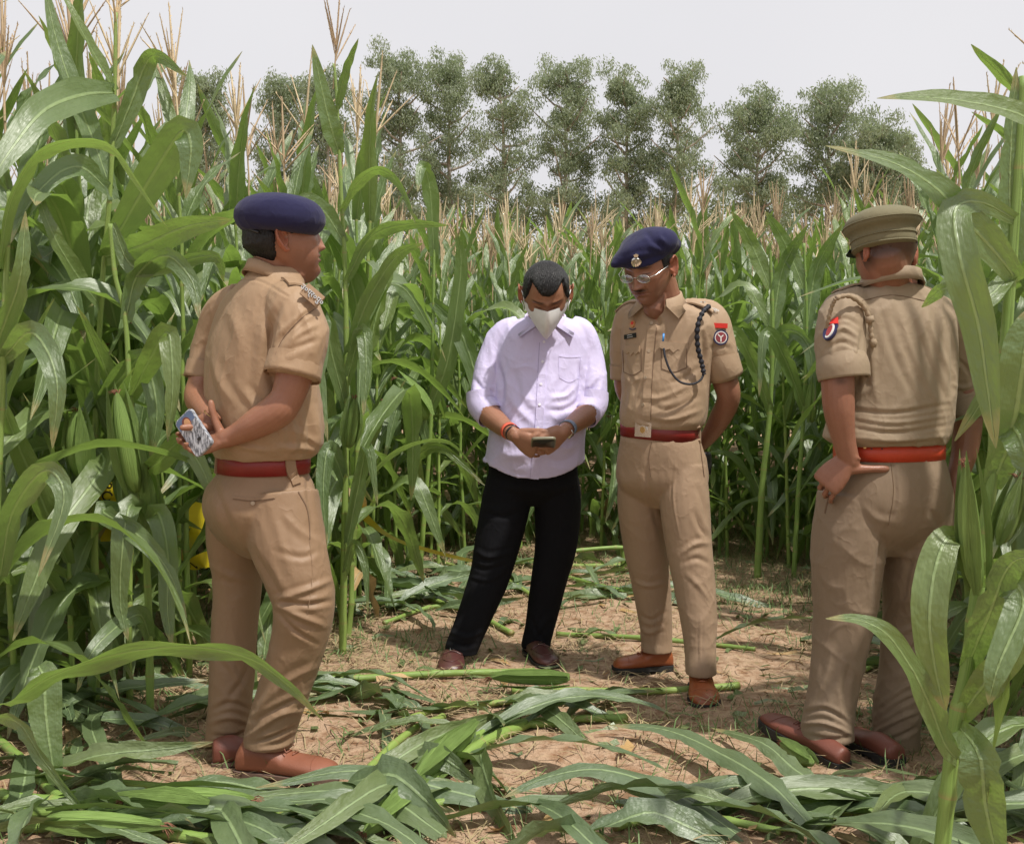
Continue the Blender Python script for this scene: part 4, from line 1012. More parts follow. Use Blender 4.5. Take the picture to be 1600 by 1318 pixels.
def limb(mb, pts, n_r=28, sides=20, round_ends=True, flat=1.0, up=Vector((0, 0, 1)), hem=False):
    """pts of (px, py, D, r[, r2]) -> smooth tapered tube with rounded ends"""
    if hem: pts = list(pts[:-2]) + [tuple(pts[-2][:3]) + tuple(q * 1.03 for q in pts[-2][3:]), tuple(pts[-1][:3]) + tuple(q * 1.05 for q in pts[-2][3:])]; round_ends = False
    Q = []
    for p in pts:
        c = P(p[0], p[1], p[2]) if not isinstance(p[0], Vector) else p[0]
        r = p[3:] if not isinstance(p[0], Vector) else p[1:]
        Q.append((*c, r[0], r[1] if len(r) > 1 else r[0] * flat))
    C = catmull(Q, n_r)
    pts3 = [Vector(c[:3]) for c in C]; rad = [(float(c[3]), float(c[4])) for c in C]
    if round_ends:
        t0 = (pts3[0] - pts3[1]).normalized(); t1 = (pts3[-1] - pts3[-2]).normalized(); r0, r1 = rad[0], rad[-1]
        for k in (.5, .85, 1.0):
            f = math.sqrt(max(.02, 1 - k * k)) if k < 1 else .15
            pts3.insert(0, Vector(C[0][:3]) + t0 * (min(r0) * k)); rad.insert(0, (r0[0] * f, r0[1] * f))
            pts3.append(Vector(C[-1][:3]) + t1 * (min(r1) * k)); rad.append((r1[0] * f, r1[1] * f))
    tube(mb, pts3, rad, sides, up=up)
def fuse(mb, voxel, smooth=3, fac=.5):
    me = bpy.data.meshes.new('t'); me.from_pydata(mb.v, [], mb.f); me.update()
    bm = bmesh.new(); bm.from_mesh(me); bmesh.ops.recalc_face_normals(bm, faces=bm.faces); bm.to_mesh(me); bm.free()
    o = bpy.data.objects.new('t', me); col.objects.link(o)
    m = o.modifiers.new('r', 'REMESH'); m.mode = 'VOXEL'; m.voxel_size = voxel; m.use_smooth_shade = True
    if smooth: s = o.modifiers.new('s', 'SMOOTH'); s.factor = fac; s.iterations = smooth
    dg = bpy.context.evaluated_depsgraph_get(); dg.update()
    r = bpy.data.meshes.new_from_object(o.evaluated_get(dg)); bpy.data.objects.remove(o); bpy.data.meshes.remove(me); return r
def getv(me):
    a = np.empty(len(me.vertices) * 3, dtype=np.float32); me.vertices.foreach_get('co', a)
    n = np.empty(len(me.vertices) * 3, dtype=np.float32); me.vertices.foreach_get('normal', n)
    return a.reshape(-1, 3).astype(float), n.reshape(-1, 3).astype(float)
def setv(me, co): me.vertices.foreach_set('co', co.astype(np.float32).ravel()); me.update()
def sculpt(me, strokes, back=False):
    """push cloth in and out along strokes: (polyline px, width px, depth m)"""
    co, nr = getv(me); px, py = proj(co)
    v = _C - co; v /= np.linalg.norm(v, axis=1)[:, None]; face = np.clip((nr * v).sum(1) * 2.2, 0, 1)
    d = np.zeros(len(co))
    for st in strokes:
        poly, wd, amp = st[:3]
        if len(poly) > 2: poly = [tuple(q) for q in catmull(poly, 3 * len(poly))]
        wd, amp = wd * .72, amp * .8
        best = np.full(len(co), 1e9); bs = np.zeros(len(co)); L = len(poly) - 1
        for i in range(L):
            ax, ay = poly[i]; bx, by = poly[i + 1]; dx, dy = bx - ax, by - ay; l2 = dx * dx + dy * dy + 1e-9
            t = np.clip(((px - ax) * dx + (py - ay) * dy) / l2, 0, 1)
            q = np.hypot(px - ax - t * dx, py - ay - t * dy); m = q < best; best[m] = q[m]; bs[m] = (i + t[m]) / L
        taper = np.clip(np.sin(np.pi * np.clip(bs, .02, .98)), 0, 1) ** .6 if len(st) < 4 else 1.0
        g = .55 * np.exp(-(best / wd) ** 2) + .5 * np.exp(-1.3 * best / wd)
        d += amp * (g - .45 * np.exp(-((best - wd * 1.7) / wd) ** 2)) * taper
    setv(me, co + nr * (d * face)[:, None])
def rumple(me, amp, scale, seed=0, ridged=True):
    """cloth creases: narrow crests in patches, warped, with smooth cloth between"""
    co, nr = getv(me); d = np.empty(len(co)); sx, sy, sz = scale; N = noise.noise
    for i, c in enumerate(co.tolist()):
        if not ridged:
            d[i] = N(Vector((c[0] * sx + seed, c[1] * sy, c[2] * sz))) + .4 * N(Vector((c[0] * sx * 2.3, c[1] * sy * 2.3 + 9, c[2] * sz * 2.1 + seed))); continue
        w = .9 * N(Vector((c[0] * 5 + seed, c[1] * 5, c[2] * 5)))
        sh = c[0] * .8 + w * .10
        a = 1 - min(1, abs(N(Vector((c[0] * sx + seed + w, c[1] * sy + w, (c[2] + sh * .5) * sz * 1.3))) * 2.6)); b = 1 - min(1, abs(N(Vector((c[0] * sx * 1.4 - w + 7, c[1] * sy * 1.4, (c[2] - sh * .7) * sz * 1.9 + seed))) * 2.4))
        f = 1 - min(1, abs(N(Vector((c[0] * sx * 3, c[1] * sy * 3 + w * 2, (c[2] + sh) * sz * 3.2 + seed))) * 2.2))
        m = min(1, max(0, .45 + 1.3 * N(Vector((c[0] * 4 + 3 * seed, c[1] * 4, c[2] * 4)))))
        d[i] = (a ** 3 - .3) * 1.2 * (.4 + .6 * m) + (b ** 4 - .2) * .9 * m + (f ** 4 - .2) * .35 * m
    setv(me, co + nr * (d * amp)[:, None])
def finish(name, me, mat, parent):
    me.name = name; me.materials.clear(); me.materials.append(mat)
    me.polygons.foreach_set('use_smooth', [True] * len(me.polygons))
    o = link(name, me, parent)
    return o
def bvh_of(*meshes):
    V, Fc = [], []
    for me in meshes:
        b = len(V); V += [v.co.copy() for v in me.vertices]; Fc += [tuple(b + i for i in p.vertices) for p in me.polygons]
    return BVHTree.FromPolygons(V, Fc)
def hit(b, px, py, back=0):
    d = ray(px, py).normalized(); r = b.ray_cast(CAM, d)
    if r[0] is None:
        r = b.find_nearest(P(px, py, LAST_D[0]))
        return r[0], -d
    LAST_D[0] = r[0].y
    return r[0], r[1]
LAST_D = [3.3]
def surf_ribbon(name, b, poly, width, thick, mat, parent, off=.0005, n=None, tube_=False):
    if n is None: n = max(3, len(poly) * 4)
    Q = catmull(poly, n) if len(poly) > 2 else [np.array(poly[0]) + (np.array(poly[1]) - np.array(poly[0])) * t for t in np.linspace(0, 1, n)]
    H = [hit(b, float(q[0]), float(q[1])) for q in Q]
    pts = [h_[0] for h_ in H]; nn = [h_[1] for h_ in H]
    # drop sudden depth jumps
    for i in range(1, n):
        if abs(pts[i].y - pts[i - 1].y) > .05: pts[i] = P(float(Q[i][0]), float(Q[i][1]), pts[i - 1].y)
    nn = [(nn[max(0, i - 1)] + nn[i] + nn[min(n - 1, i + 1)]).normalized() for i in range(n)]
    mb = MB(); vs = []
    for i in range(n):
        t = (pts[min(i + 1, n - 1)] - pts[max(0, i - 1)]).normalized(); s_ = t.cross(nn[i]).normalized()
        p = pts[i] + nn[i] * off
        wdt = width[0] + (width[1] - width[0]) * i / (n - 1) if isinstance(width, (tuple, list)) else width
        vs += [p - s_ * wdt / 2 - nn[i] * .004, p - s_ * wdt / 2 + nn[i] * thick, p + s_ * wdt / 2 + nn[i] * thick, p + s_ * wdt / 2 - nn[i] * .004]
    fs = []
    for i in range(n - 1):
        for k in range(4):
            k2 = (k + 1) % 4; fs.append((4 * i + k, 4 * i + k2, 4 * i + 4 + k2, 4 * i + 4 + k))
    fs += [(3, 2, 1, 0), tuple(4 * (n - 1) + k for k in range(4))]
    mb.add(vs, fs); return mb.build(name, mat, parent, smooth=False)
def frame_at(b, px, py, upx=0, upy=-1):
    p, n_ = hit(b, px, py)
    u = P(px + upx * 10, py + upy * 10, p.y) - P(px, py, p.y); y = (u - n_ * u.dot(n_)).normalized(); x = y.cross(n_)
    m = Matrix((x, y, n_)).transposed().to_4x4(); m.translation = p; return m
def surf_shape(name, b, px, py, outline, thick, mat, parent, up=(0, -1), off=.0015):
    """flat outline (metres) standing proud of a surface"""
    m = frame_at(b, px, py, *up); k = len(outline)
    vs = [m @ Vector((x, y, off - .006)) for x, y in outline] + [m @ Vector((x, y, off + thick)) for x, y in outline]
    mb = MB(); mb.add(vs, [tuple(range(k, 2 * k))] + [(i, (i + 1) % k, k + (i + 1) % k, k + i) for i in range(k)])
    return mb.build(name, mat, parent, smooth=False)
def circ(r, n=20, ry=None): return [(r * math.cos(2 * PI * i / n), (ry or r) * math.sin(2 * PI * i / n)) for i in range(n)]
def surf_text(b, px, py, s, size, mat, parent, up=(0, -1), off=.003):
    m = frame_at(b, px, py, *up); me = text_mesh(s, size, extrude=.0006); me.materials.append(mat)
    o = bpy.data.objects.new('lettering', me); col.objects.link(o); o.matrix_basis = m @ Matrix.Translation((0, 0, off)); place(o, parent); return o
def button(b, px, py, mat, parent, r=.0055):
    return surf_shape('button', b, px, py, circ(r, 12), .0022, mat, parent)

# ------------------------------------------------------------------ head
class Head:
    def __init__(s, c, yaw_dir, pitch=0, roll=0, k=1.0):
        f = Vector(yaw_dir).normalized(); up = Vector((0, 0, 1)); l = up.cross(f).normalized()   # l: the person's left
        m = Matrix((l * -1, f, up)).transposed()                                                 # x: his right, y: forward, z: up
        m = m @ Matrix.Rotation(-pitch, 3, 'X') @ Matrix.Rotation(roll, 3, 'Y')
        s.m = Matrix.Translation(c) @ m.to_4x4() @ Matrix.Diagonal((k, k, k, 1)); s.k = k; s.inv = s.m.inverted()
    def shape(s, th, ph, grow=0.0):
        """th azimuth, ph elevation -> local point"""
        x, y, z = math.cos(ph) * math.cos(th), math.cos(ph) * math.sin(th), math.sin(ph)
        X, Y, Z = x * .0765, y * .0965, z * .1165
        X *= 1 + .05 * (-y) * (1 if Z > -.02 else .3)
        if Z < -.005:
            t = (-Z - .005) / .11
            X *= 1 - .30 * t ** 1.5
            Y *= (1 - .10 * t) if Y > 0 else (1 - .66 * min(1, 1.25 * t))
            Y += .012 * t + .028 * t * t
        if Y > .062: Y = .062 + (Y - .062) * .86
        if Z > .06: Z = .06 + (Z - .06) * .93
        v = Vector((X, Y, Z))
        if grow: v += Vector((x, y, z)) * grow
        return v
    def mesh(s, mb, nu=56, nv=40):
        V = [s.m @ s.shape(0, -PI / 2)]
        for j in range(1, nv):
            for i in range(nu): V.append(s.m @ s.shape(2 * PI * i / nu, -PI / 2 + PI * j / nv))
        V.append(s.m @ s.shape(0, PI / 2)); Fc = []
        for i in range(nu): Fc.append((0, 1 + (i + 1) % nu, 1 + i)); e = 1 + (nv - 2) * nu; Fc.append((len(V) - 1, e + i, e + (i + 1) % nu))
        for j in range(nv - 2):
            for i in range(nu): a = 1 + j * nu; Fc.append((a + i, a + (i + 1) % nu, a + nu + (i + 1) % nu, a + nu + i))
        mb.add(V, Fc)
        for sg in (1, -1):                                   # ears
            rim = [(.012, .016), (.005, .031), (-.010, .033), (-.020, .018), (-.018, -.002), (-.009, -.020), (-.002, -.034), (.008, -.030)]
            pts = [s.m @ Vector((sg * (.0795 + .014 * (1 if 1 <= i <= 5 else .45) ), y - .006, z + .002)) for i, (y, z) in enumerate(rim)]
            C = catmull([tuple(p) for p in pts], 22); tube(mb, [Vector(c) for c in C], [.0042 * s.k] * 16 + [.0052 * s.k] * 6, 8)
            pl = [s.m @ Vector((sg * (.070 + .011 * f), -.008 - .004 * f, 0)) for f in (.1, .7, 1.3, 1.6)]
            rr = [sring(p, (s.m.to_3x3() @ Vector((0, 1, 0))) * (.0165 * q), (s.m.to_3x3() @ Vector((0, 0, 1))) * (.030 * q), 16, 2) for p, q in zip(pl, (.75, .92, .98, .88))]
            loft(mb, rr)
    def loc(s, co):
        a = np.c_[co, np.ones(len(co))] @ np.array(s.inv).T; return a[:, :3]
    def features(s, me, nose=1.0, lips=1.0, jowl=0.0, lids=True):
        co, nr = getv(me); q = s.loc(co); x, y, z = q.T; fr = np.clip((y - .02) / .03, 0, 1) * (np.abs(z) < .14) * (np.hypot(x, y) < .14)
        def g(cx, cz, rx, rz): return np.exp(-((x - cx) / rx) ** 2 - ((z - cz) / rz) ** 2)
        def g2(cx, cz, rx, rz): return g(cx, cz, rx, rz) + g(-cx, cz, rx, rz)
        d = np.zeros(len(co))
        t = np.clip((.034 - z) / .060, 0, 1)
        d += nose * .0235 * t ** 1.15 * np.exp(-(x / (.0075 + .005 * t)) ** 2) * (z < .034) * np.clip((z + .038) / .008, 0, 1)
        d += nose * .0105 * g2(.0135, -.0265, .0075, .0075)
        d += .0048 * g2(.026, .034, .024, .008) + .003 * g(0, .03, .01, .012)
        d -= .0105 * g2(.031, .018, .017, .0105)
        if lids: d += .0062 * g2(.031, .016, .0115, .0075)
        d += .0045 * g2(.046, -.008, .018, .016)
        d += lips * (.0058 * g(0, -.0475, .021, .0045) + .0066 * g(0, -.0585, .018, .0055) - .0060 * g(0, -.0530, .023, .0022))
        d -= .0030 * g(0, -.0405, .005, .006) + .0045 * g(0, -.0685, .016, .006)
        d += .0085 * g(0, -.0885, .021, .015)
        d -= .0028 * np.exp(-((np.abs(x) - (.020 + .25 * (-.02 - z))) / .0035) ** 2) * np.exp(-((z + .040) / .018) ** 2)   # smile folds
        d += jowl * g2(.045, -.055, .022, .024)
        fw = np.array(s.m.to_3x3() @ Vector((0, 1, 0)))
        rt = np.array(s.m.to_3x3() @ Vector((1, 0, 0))); er = (np.abs(x) > .074) * np.exp(-((y + .003) / .0075) ** 2 - ((z - .003) / .013) ** 2) * .011 + (np.abs(x) > .074) * np.exp(-((y + .012) / .004) ** 2 - ((z - .014) / .014) ** 2) * .004
        setv(me, co + fw[None, :] * (d * fr)[:, None] - rt[None, :] * (er * np.sign(x))[:, None])
        return q
    def tint(s, me, ears=True, moustache=False, stubble=.0, hands=()):
        co, nr = getv(me); q = s.loc(co); x, y, z = q.T; T = np.ones((len(co), 3))
        near = (np.abs(z) < .15) & (np.hypot(x, y) < .14)
        def add(m, c): T[:] = T * (1 - m[:, None]) + T * np.array(c) * m[:, None]
        fr = near & (y > .03)
        add(fr * np.exp(-(x / .021) ** 4 - ((z + .053) / .0075) ** 4) * .8, (.62, .45, .50))       # lips
        add(near * (np.abs(x) > .078) * .8, (1.12, .8, .72))                                    # ears
        ey = (np.exp(-((np.abs(x) - .030) / .019) ** 4 - ((z - .0365 + .002 * (np.abs(x) / .03)) / .0038) ** 4)) * fr
        add(ey * .9, (.10, .10, .11))                                                           # eyebrows
        add(fr * np.exp(-((np.abs(x) - .031) / .013) ** 4 - ((z - .0125) / .0016) ** 4) * .9, (.12, .12, .14))   # lash line
        add(fr * np.exp(-((np.abs(x) - .031) / .018) ** 2 - ((z - .012) / .012) ** 2) * .35, (.7, .62, .62))
        add(near * np.clip((-.022 - z) / .03, 0, 1) * np.clip((y + .01) / .03, 0, 1) * stubble, (.55, .58, .66))
        if moustache: add(fr * np.exp(-(x / .026) ** 4 - ((z + .0415 + .10 * np.abs(x) * .4) / .0052) ** 4) * .92, (.07, .07, .08))
        T = np.clip(T, 0, 2)
        at = me.color_attributes.new('tint', 'FLOAT_COLOR', 'POINT'); at.data.foreach_set('color', np.c_[T, np.ones(len(co))].astype(np.float32).ravel())
    def hair(s, mask, thick, mat, parent, nu=110, nv=80, name='hair', rough=.0008, inner=.003):
        V, W_ = [], []
        for j in range(nv + 1):
            for i in range(nu):
                th, ph = 2 * PI * i / nu, -PI / 2 + PI * j / nv; p = s.shape(th, ph); w_ = mask(p, th, ph) + .55 * noise.noise(p * 260) + .3 * noise.noise(p * 90); W_.append(w_)
                ww = max(0, min(1, w_)); t = -inner + (thick(p) if callable(thick) else thick) * (ww ** .5 if ww > 0 else 0) + (rough * noise.noise(p * 420) if ww > 0 else 0) + (0 if w_ <= 0 else inner * min(1, ww * 3))
                V.append(s.m @ s.shape(th, ph, t))
        Fc = []
        for j in range(nv):
            for i in range(nu):
                a, b, c, d = j * nu + i, j * nu + (i + 1) % nu, (j + 1) * nu + (i + 1) % nu, (j + 1) * nu + i
                if max(W_[a], W_[b], W_[c], W_[d]) > 0: Fc.append((a, b, c, d))
        mb = MB(); mb.add(V, Fc); return mb.build(name, mat, parent)
    def at(s, x, y, z): return s.m @ Vector((x, y, z))
    def ax(s, x, y, z): return (s.m.to_3x3() @ Vector((x, y, z))).normalized()

def hand(mb, wrist, d, n, side, k=1.0, curls=(.5, .5, .5, .5), thumb_dir=None, thumb_curl=.3, spread=.06, wr=.026, arch=0):
    """side = +1/-1 picks which side the thumb is on; d fingers direction, n palm facing"""
    d = Vector(d).normalized(); n = Vector(n); n = (n - d * n.dot(d)).normalized(); s_ = d.cross(n) * side
    rr = []
    for t, w_, h_ in ((-.02, wr * .95, wr * .72), (0, wr, wr * .66), (.02, .031, .018), (.045, .039, .0165), (.07, .0425, .0145), (.09, .0415, .0115), (.098, .037, .008)):
        rr.append(sring(wrist + d * (t * k), s_ * (w_ * k), n * (h_ * k), 20, 2.4))
    loft(mb, rr)
    offs = (.031, .0105, -.0105, -.030); Ls = (.070, .078, .073, .058); rad = (.0088, .0092, .0088, .0078)
    for i in range(4):
        base = wrist + d * ((.086 - (.004 if i in (0,) else 0) - (.008 if i == 3 else 0)) * k) + s_ * (offs[i] * k)
        dd = (d + s_ * (spread * (1.2 - i * .8))).normalized(); ang = 0; p = base - dd * .01; pts = [p, base]; rads = [rad[i] * k * 1.02, rad[i] * k * 1.05]
        for f, a in ((.45, 62), (.31, 84), (.24, 52)):
            ang += math.radians(a) * curls[i]; v = dd * math.cos(ang) + n * math.sin(ang)
            q = pts[-1] + v * (Ls[i] * f * k); pts += [pts[-1].lerp(q, .5), q]; r0 = rad[i] * k * (1 - .09 * (len(pts) // 2)); rads += [r0 * .97, r0 * 1.02]
        tube(mb, pts + [pts[-1] + (pts[-1] - pts[-2]).normalized() * .004], rads + [rads[-1] * .45], 10)
    td = Vector(thumb_dir).normalized() if thumb_dir is not None else (d * .75 + s_ * .65 + n * .25).normalized()
    b = wrist + d * (.018 * k) + s_ * (.022 * k) + n * (.006 * k); cv = (d * .6 + n * .3 - s_ * .4).normalized()
    p1 = b + td * .040 * k; t2 = (td + cv * thumb_curl * .7).normalized(); p2 = p1 + t2 * .032 * k; t3 = (t2 + cv * thumb_curl).normalized(); p3 = p2 + t3 * .026 * k
    tube(mb, [b - td * .01, b, b.lerp(p1, .6), p1, p1.lerp(p2, .5), p2, p2.lerp(p3, .6), p3, p3 + t3 * .004], [x * k for x in (.013, .0155, .013, .0112, .0102, .0106, .0102, .0080, .004)], 12)
    return s_

def shell_tube(name, pts, r, thick, mat, parent, sides=28, n_r=6, rumple_=.002, seed=1):
    """open cloth tube with thickness (cuffs, hems): pts of (Vector, ra, rb)"""
    C = catmull([(*p[0], p[1], p[2]) for p in pts], n_r); rings = []
    def mk(extra):
        out = []; prev = None
        for i, c in enumerate(C):
            p = Vector(c[:3]); t = (Vector(C[min(i + 1, n_r - 1)][:3]) - Vector(C[max(0, i - 1)][:3])).normalized()
            a = t.cross(Vector((0, 1, 0))).normalized() if prev is None else (prev - t * prev.dot(t)).normalized(); prev = a; b = a.cross(t)
            out.append([p + a * ((c[3] + extra) * math.cos(2 * PI * k / sides) * (1 + rumple_ * 10 * noise.noise(Vector((k * .5, i * .4, seed))))) + b * ((c[4] + extra) * math.sin(2 * PI * k / sides) * (1 + rumple_ * 10 * noise.noise(Vector((k * .5, i * .4, seed + 5))))) for k in range(sides)])
        return out
    o, inn = mk(0), mk(-thick); rings = o + inn[::-1] + [o[0]]
    mb = MB(); loft(mb, rings, cap=False); return mb.build(name, mat, parent)
def collar(name, c, F, R, r, h, fall, mat, parent, tilt=0.0, ang=150, spread=.028, point=.35, tipout=0.0, front=1.0, sides=44, stand=True, droop=.02):
    rows = []; up = (Vector((0, 0, 1)) + F * -tilt).normalized()
    for i in range(sides + 1):
        a = math.radians(-ang + 2 * ang * i / sides); t = abs(a) / math.radians(ang)
        dr = (-F * math.cos(a) * front + R * math.sin(a)); base = c + up * (h - droop * (1 - math.cos(a)) / 2)
        fl = fall * (1 + point * t ** 5); tp = R * math.copysign(tipout * t ** 4, a)
        rows.append([base + dr * (r - .004) - up * h * 1.0, base + dr * (r - .003), base + dr * r + up * .003, base + dr * (r + .006) + up * .001, base + dr * (r + .010) - up * (fl * .35), base + tp + dr * (r + spread * (1 + .5 * t ** 4)) - up * fl, base + tp + dr * (r + spread * (1 + .5 * t ** 4) - .004) - up * (fl - .001), base + dr * (r + .006) - up * (fl * .35), base + dr * (r + .002) - up * .002])
    m = len(rows[0]); vs = [p for rw in rows for p in rw]; fs = []
    for i in range(sides):
        for k in range(m - 1): fs.append((i * m + k, i * m + k + 1, (i + 1) * m + k + 1, (i + 1) * m + k))
    mb = MB(); mb.add(vs, fs); return mb.build(name, mat, parent)
def belt(b_rings, width, mat, parent, thick=.004, name='belt', tiltv=Vector()):
    """b_rings: list of ring centre points at the two edges"""
    mb = MB(); loft(mb, b_rings, cap=False); return mb.build(name, mat, parent)
def epaulette(b, a, c, F, w, mat, parent, thick=.005, n=12):
    """strap laid along the top of the shoulder from a to c"""
    rows = []
    for i in range(n):
        t = i / (n - 1); p = a.lerp(c, t); ww = w[0] + (w[1] - w[0]) * t; r_ = []
        for q in (-.5, -.17, .17, .5):
            o_ = p + F * (q * ww); h_ = b.ray_cast(Vector((o_.x, o_.y, 3)), Vector((0, 0, -1))); r_.append(h_[0] if h_[0] is not None else o_)
        rows.append(r_)
    zs = [sum(p.z for p in r_) / 4 for r_ in rows]
    for i in range(1, n): zs[i] = max(zs[i], zs[i - 1] - .02)
    ker = [sum(zs[max(0, min(n - 1, i + o_))] for o_ in (-2, -1, 0, 1, 2)) / 5 for i in range(n)]; zz = [.5 * a_ + .5 * b_ + .003 for a_, b_ in zip(ker, zs)]; zz = ker if max(abs(a_ - b_) for a_, b_ in zip(ker, zs)) > .008 else zz
    slope = max(-.006, min(.006, sum((r_[3].z - r_[0].z) / 3 for r_ in rows) / n))
    V = []
    for i, r_ in enumerate(rows):
        for lift, order in ((.001, (0, 1, 2, 3)), (.002 + thick, (3, 2, 1, 0))):
            for j in order: V.append(Vector((r_[j].x, r_[j].y, zz[i] + slope * (j - 1.5) + (.0015 if j in (1, 2) else -.0015) + lift)))
    fs = [tuple(range(8)), tuple((n - 1) * 8 + k for k in range(8))[::-1]]
    for i in range(n - 1):
        for k in range(8): k2 = (k + 1) % 8; fs.append((i * 8 + k, (i + 1) * 8 + k, (i + 1) * 8 + k2, i * 8 + k2))
    mb = MB(); mb.add(V, fs); return mb.build('epaulette', mat, parent, smooth=False)
def band(c0, c1, u, v, thick, mat, parent, name='belt', e=2.3, n=64):
    u2, v2 = u * (1 - thick / u.length), v * (1 - thick / v.length)
    rings = [sring(c0, u2, v2, n, e), sring(c0, u, v, n, e), sring(c1, u, v, n, e), sring(c1, u2, v2, n, e)]
    mb = MB(); loft(mb, rings, cap=False); return mb.build(name, mat, parent)

def shoe(heel, toe, parent, mat, sole_mat, hw=.047, laces=True, sole_t=.026, boot=.0, lacemat=None, lift=0.0, seed=1, pitch_toe=0.0, cap=True, name='shoe', hk=1.18):
    f = toe - heel; L = f.length; f.normalize(); s_ = f.cross(Vector((0, 0, 1))).normalized(); up = s_.cross(f).normalized()
    if up.z < 0: up = -up
    prof = [(0, .020, .055), (.02, .030, .068), (.1, .036, .084 + boot), (.25, .038, .088 + boot), (.38, .040, .082 + boot * .6), (.5, .0435, .066), (.62, .048, .060), (.74, .0505, .055), (.86, .0475, .050), (.94, .037, .043), (.985, .022, .032), (1.0, .006, .018)]
    k = hw / .047; rings = []
    for c in catmull(prof, 30):
        t, w_, h_ = [float(q) for q in c]; cc = heel + f * (L * t) + up * (sole_t * .7 + (h_ - sole_t * .7) / 2)
        h_ = h_ * hk; cc = heel + f * (L * t) + up * (sole_t * .7 + (h_ - sole_t * .7) / 2); hh = (h_ - sole_t * .7) / 2; r_ = []
        for i in range(28):
            a = 2 * PI * i / 28; ca, sa = math.cos(a), math.sin(a); ex = 2.0 if sa > 0 else 3.6
            x = math.copysign(abs(ca) ** (2 / (2.3 if sa > 0 else 3.6)), ca); z = math.copysign(abs(sa) ** (2 / ex), sa)
            nar = 1 - .42 * max(0, z) ** 2 * (1 if t < .5 else .55)
            r_.append(cc + s_ * (x * w_ * k * nar) + up * (z * hh))
        rings.append(r_)
    mb = MB(); loft(mb, rings); me = fuse(mb, .0042, 2)
    o = finish(name, me, mat, parent); b = bvh_of(me)
    # sole: outline extruded, slightly wider than the upper, with a heel block and treads
    sm = MB(); out = []
    for c in catmull(prof, 26): out.append((float(c[0]), float(c[1]) * k + .0035))
    def sl(z0, z1, t0, t1, gr=0):
        pts = [(t, w_ + gr) for t, w_ in out if t0 <= t <= t1]; loop = [heel + f * (L * t + (.004 if t > .99 else (-.004 if t < .01 else 0))) + s_ * w_ for t, w_ in pts] + [heel + f * (L * t) - s_ * w_ for t, w_ in reversed(pts)]
        n = len(loop); sm.add([p + up * z0 for p in loop] + [p + up * z1 for p in loop], [tuple(range(n))[::-1], tuple(range(n, 2 * n))] + [(i, (i + 1) % n, n + (i + 1) % n, n + i) for i in range(n)])
    sl(sole_t * .35, sole_t, 0, 1); sl(-.004, sole_t * .34, 0, .3); sl(0.0, sole_t * .34, .4, .97, -.002)
    so = sm.build('sole', sole_mat, o, smooth=False)
    def top(t, x=0.0, dz=.3):
        q = b.ray_cast(heel + f * (L * t) + s_ * x + up * dz, -up); return (q[0], q[1]) if q[0] is not None else (heel + f * (L * t) + up * .05, up)
    if cap:                                                 # toe cap seam
        mbc = MB(); pts = []
        for i in range(13):
            x = (-1 + 2 * i / 12) * .045 * k; p, nn = top(.76 + .02 * (x / .045) ** 2, x); pts.append(p + nn * .0004)
        tube(mbc, pts, [.0013] * 13, 5, cap=False); mbc.build('seam', mat, o)
    if laces:
        lm = lacemat or mat
        fl = MB()
        for j in range(4):
            t = .36 + .065 * j; a, na = top(t, -.014 * k); c, nc = top(t + .012, .014 * k); m_, nm = top(t + .006, 0)
            tube(fl, [a + na * .002, m_ + nm * .004, c + nc * .002], [.0022] * 3, 6)
            a, na = top(t + .03, -.014 * k); tube(fl, [a + na * .002, m_ + nm * .004 + f * .008, c + nc * .002], [.0018] * 3, 6)
        p, nn = top(.37, 0)
        for sg in (1, -1):
            tube(fl, [p + nn * .004, p + nn * .012 + s_ * (sg * .02), p + nn * .002 + s_ * (sg * .034) + f * .012 - up * .01], [.0018] * 3, 6, cap=False)
            tube(fl, [p + nn * .004, p + nn * .008 + s_ * (sg * .016) + f * .02, p + s_ * (sg * .03) + f * .05 - up * .022], [.0016] * 3, 6, cap=False)
        fl.build('laces', lm, o)
    return o, b, (heel, f, s_, up, L, top)
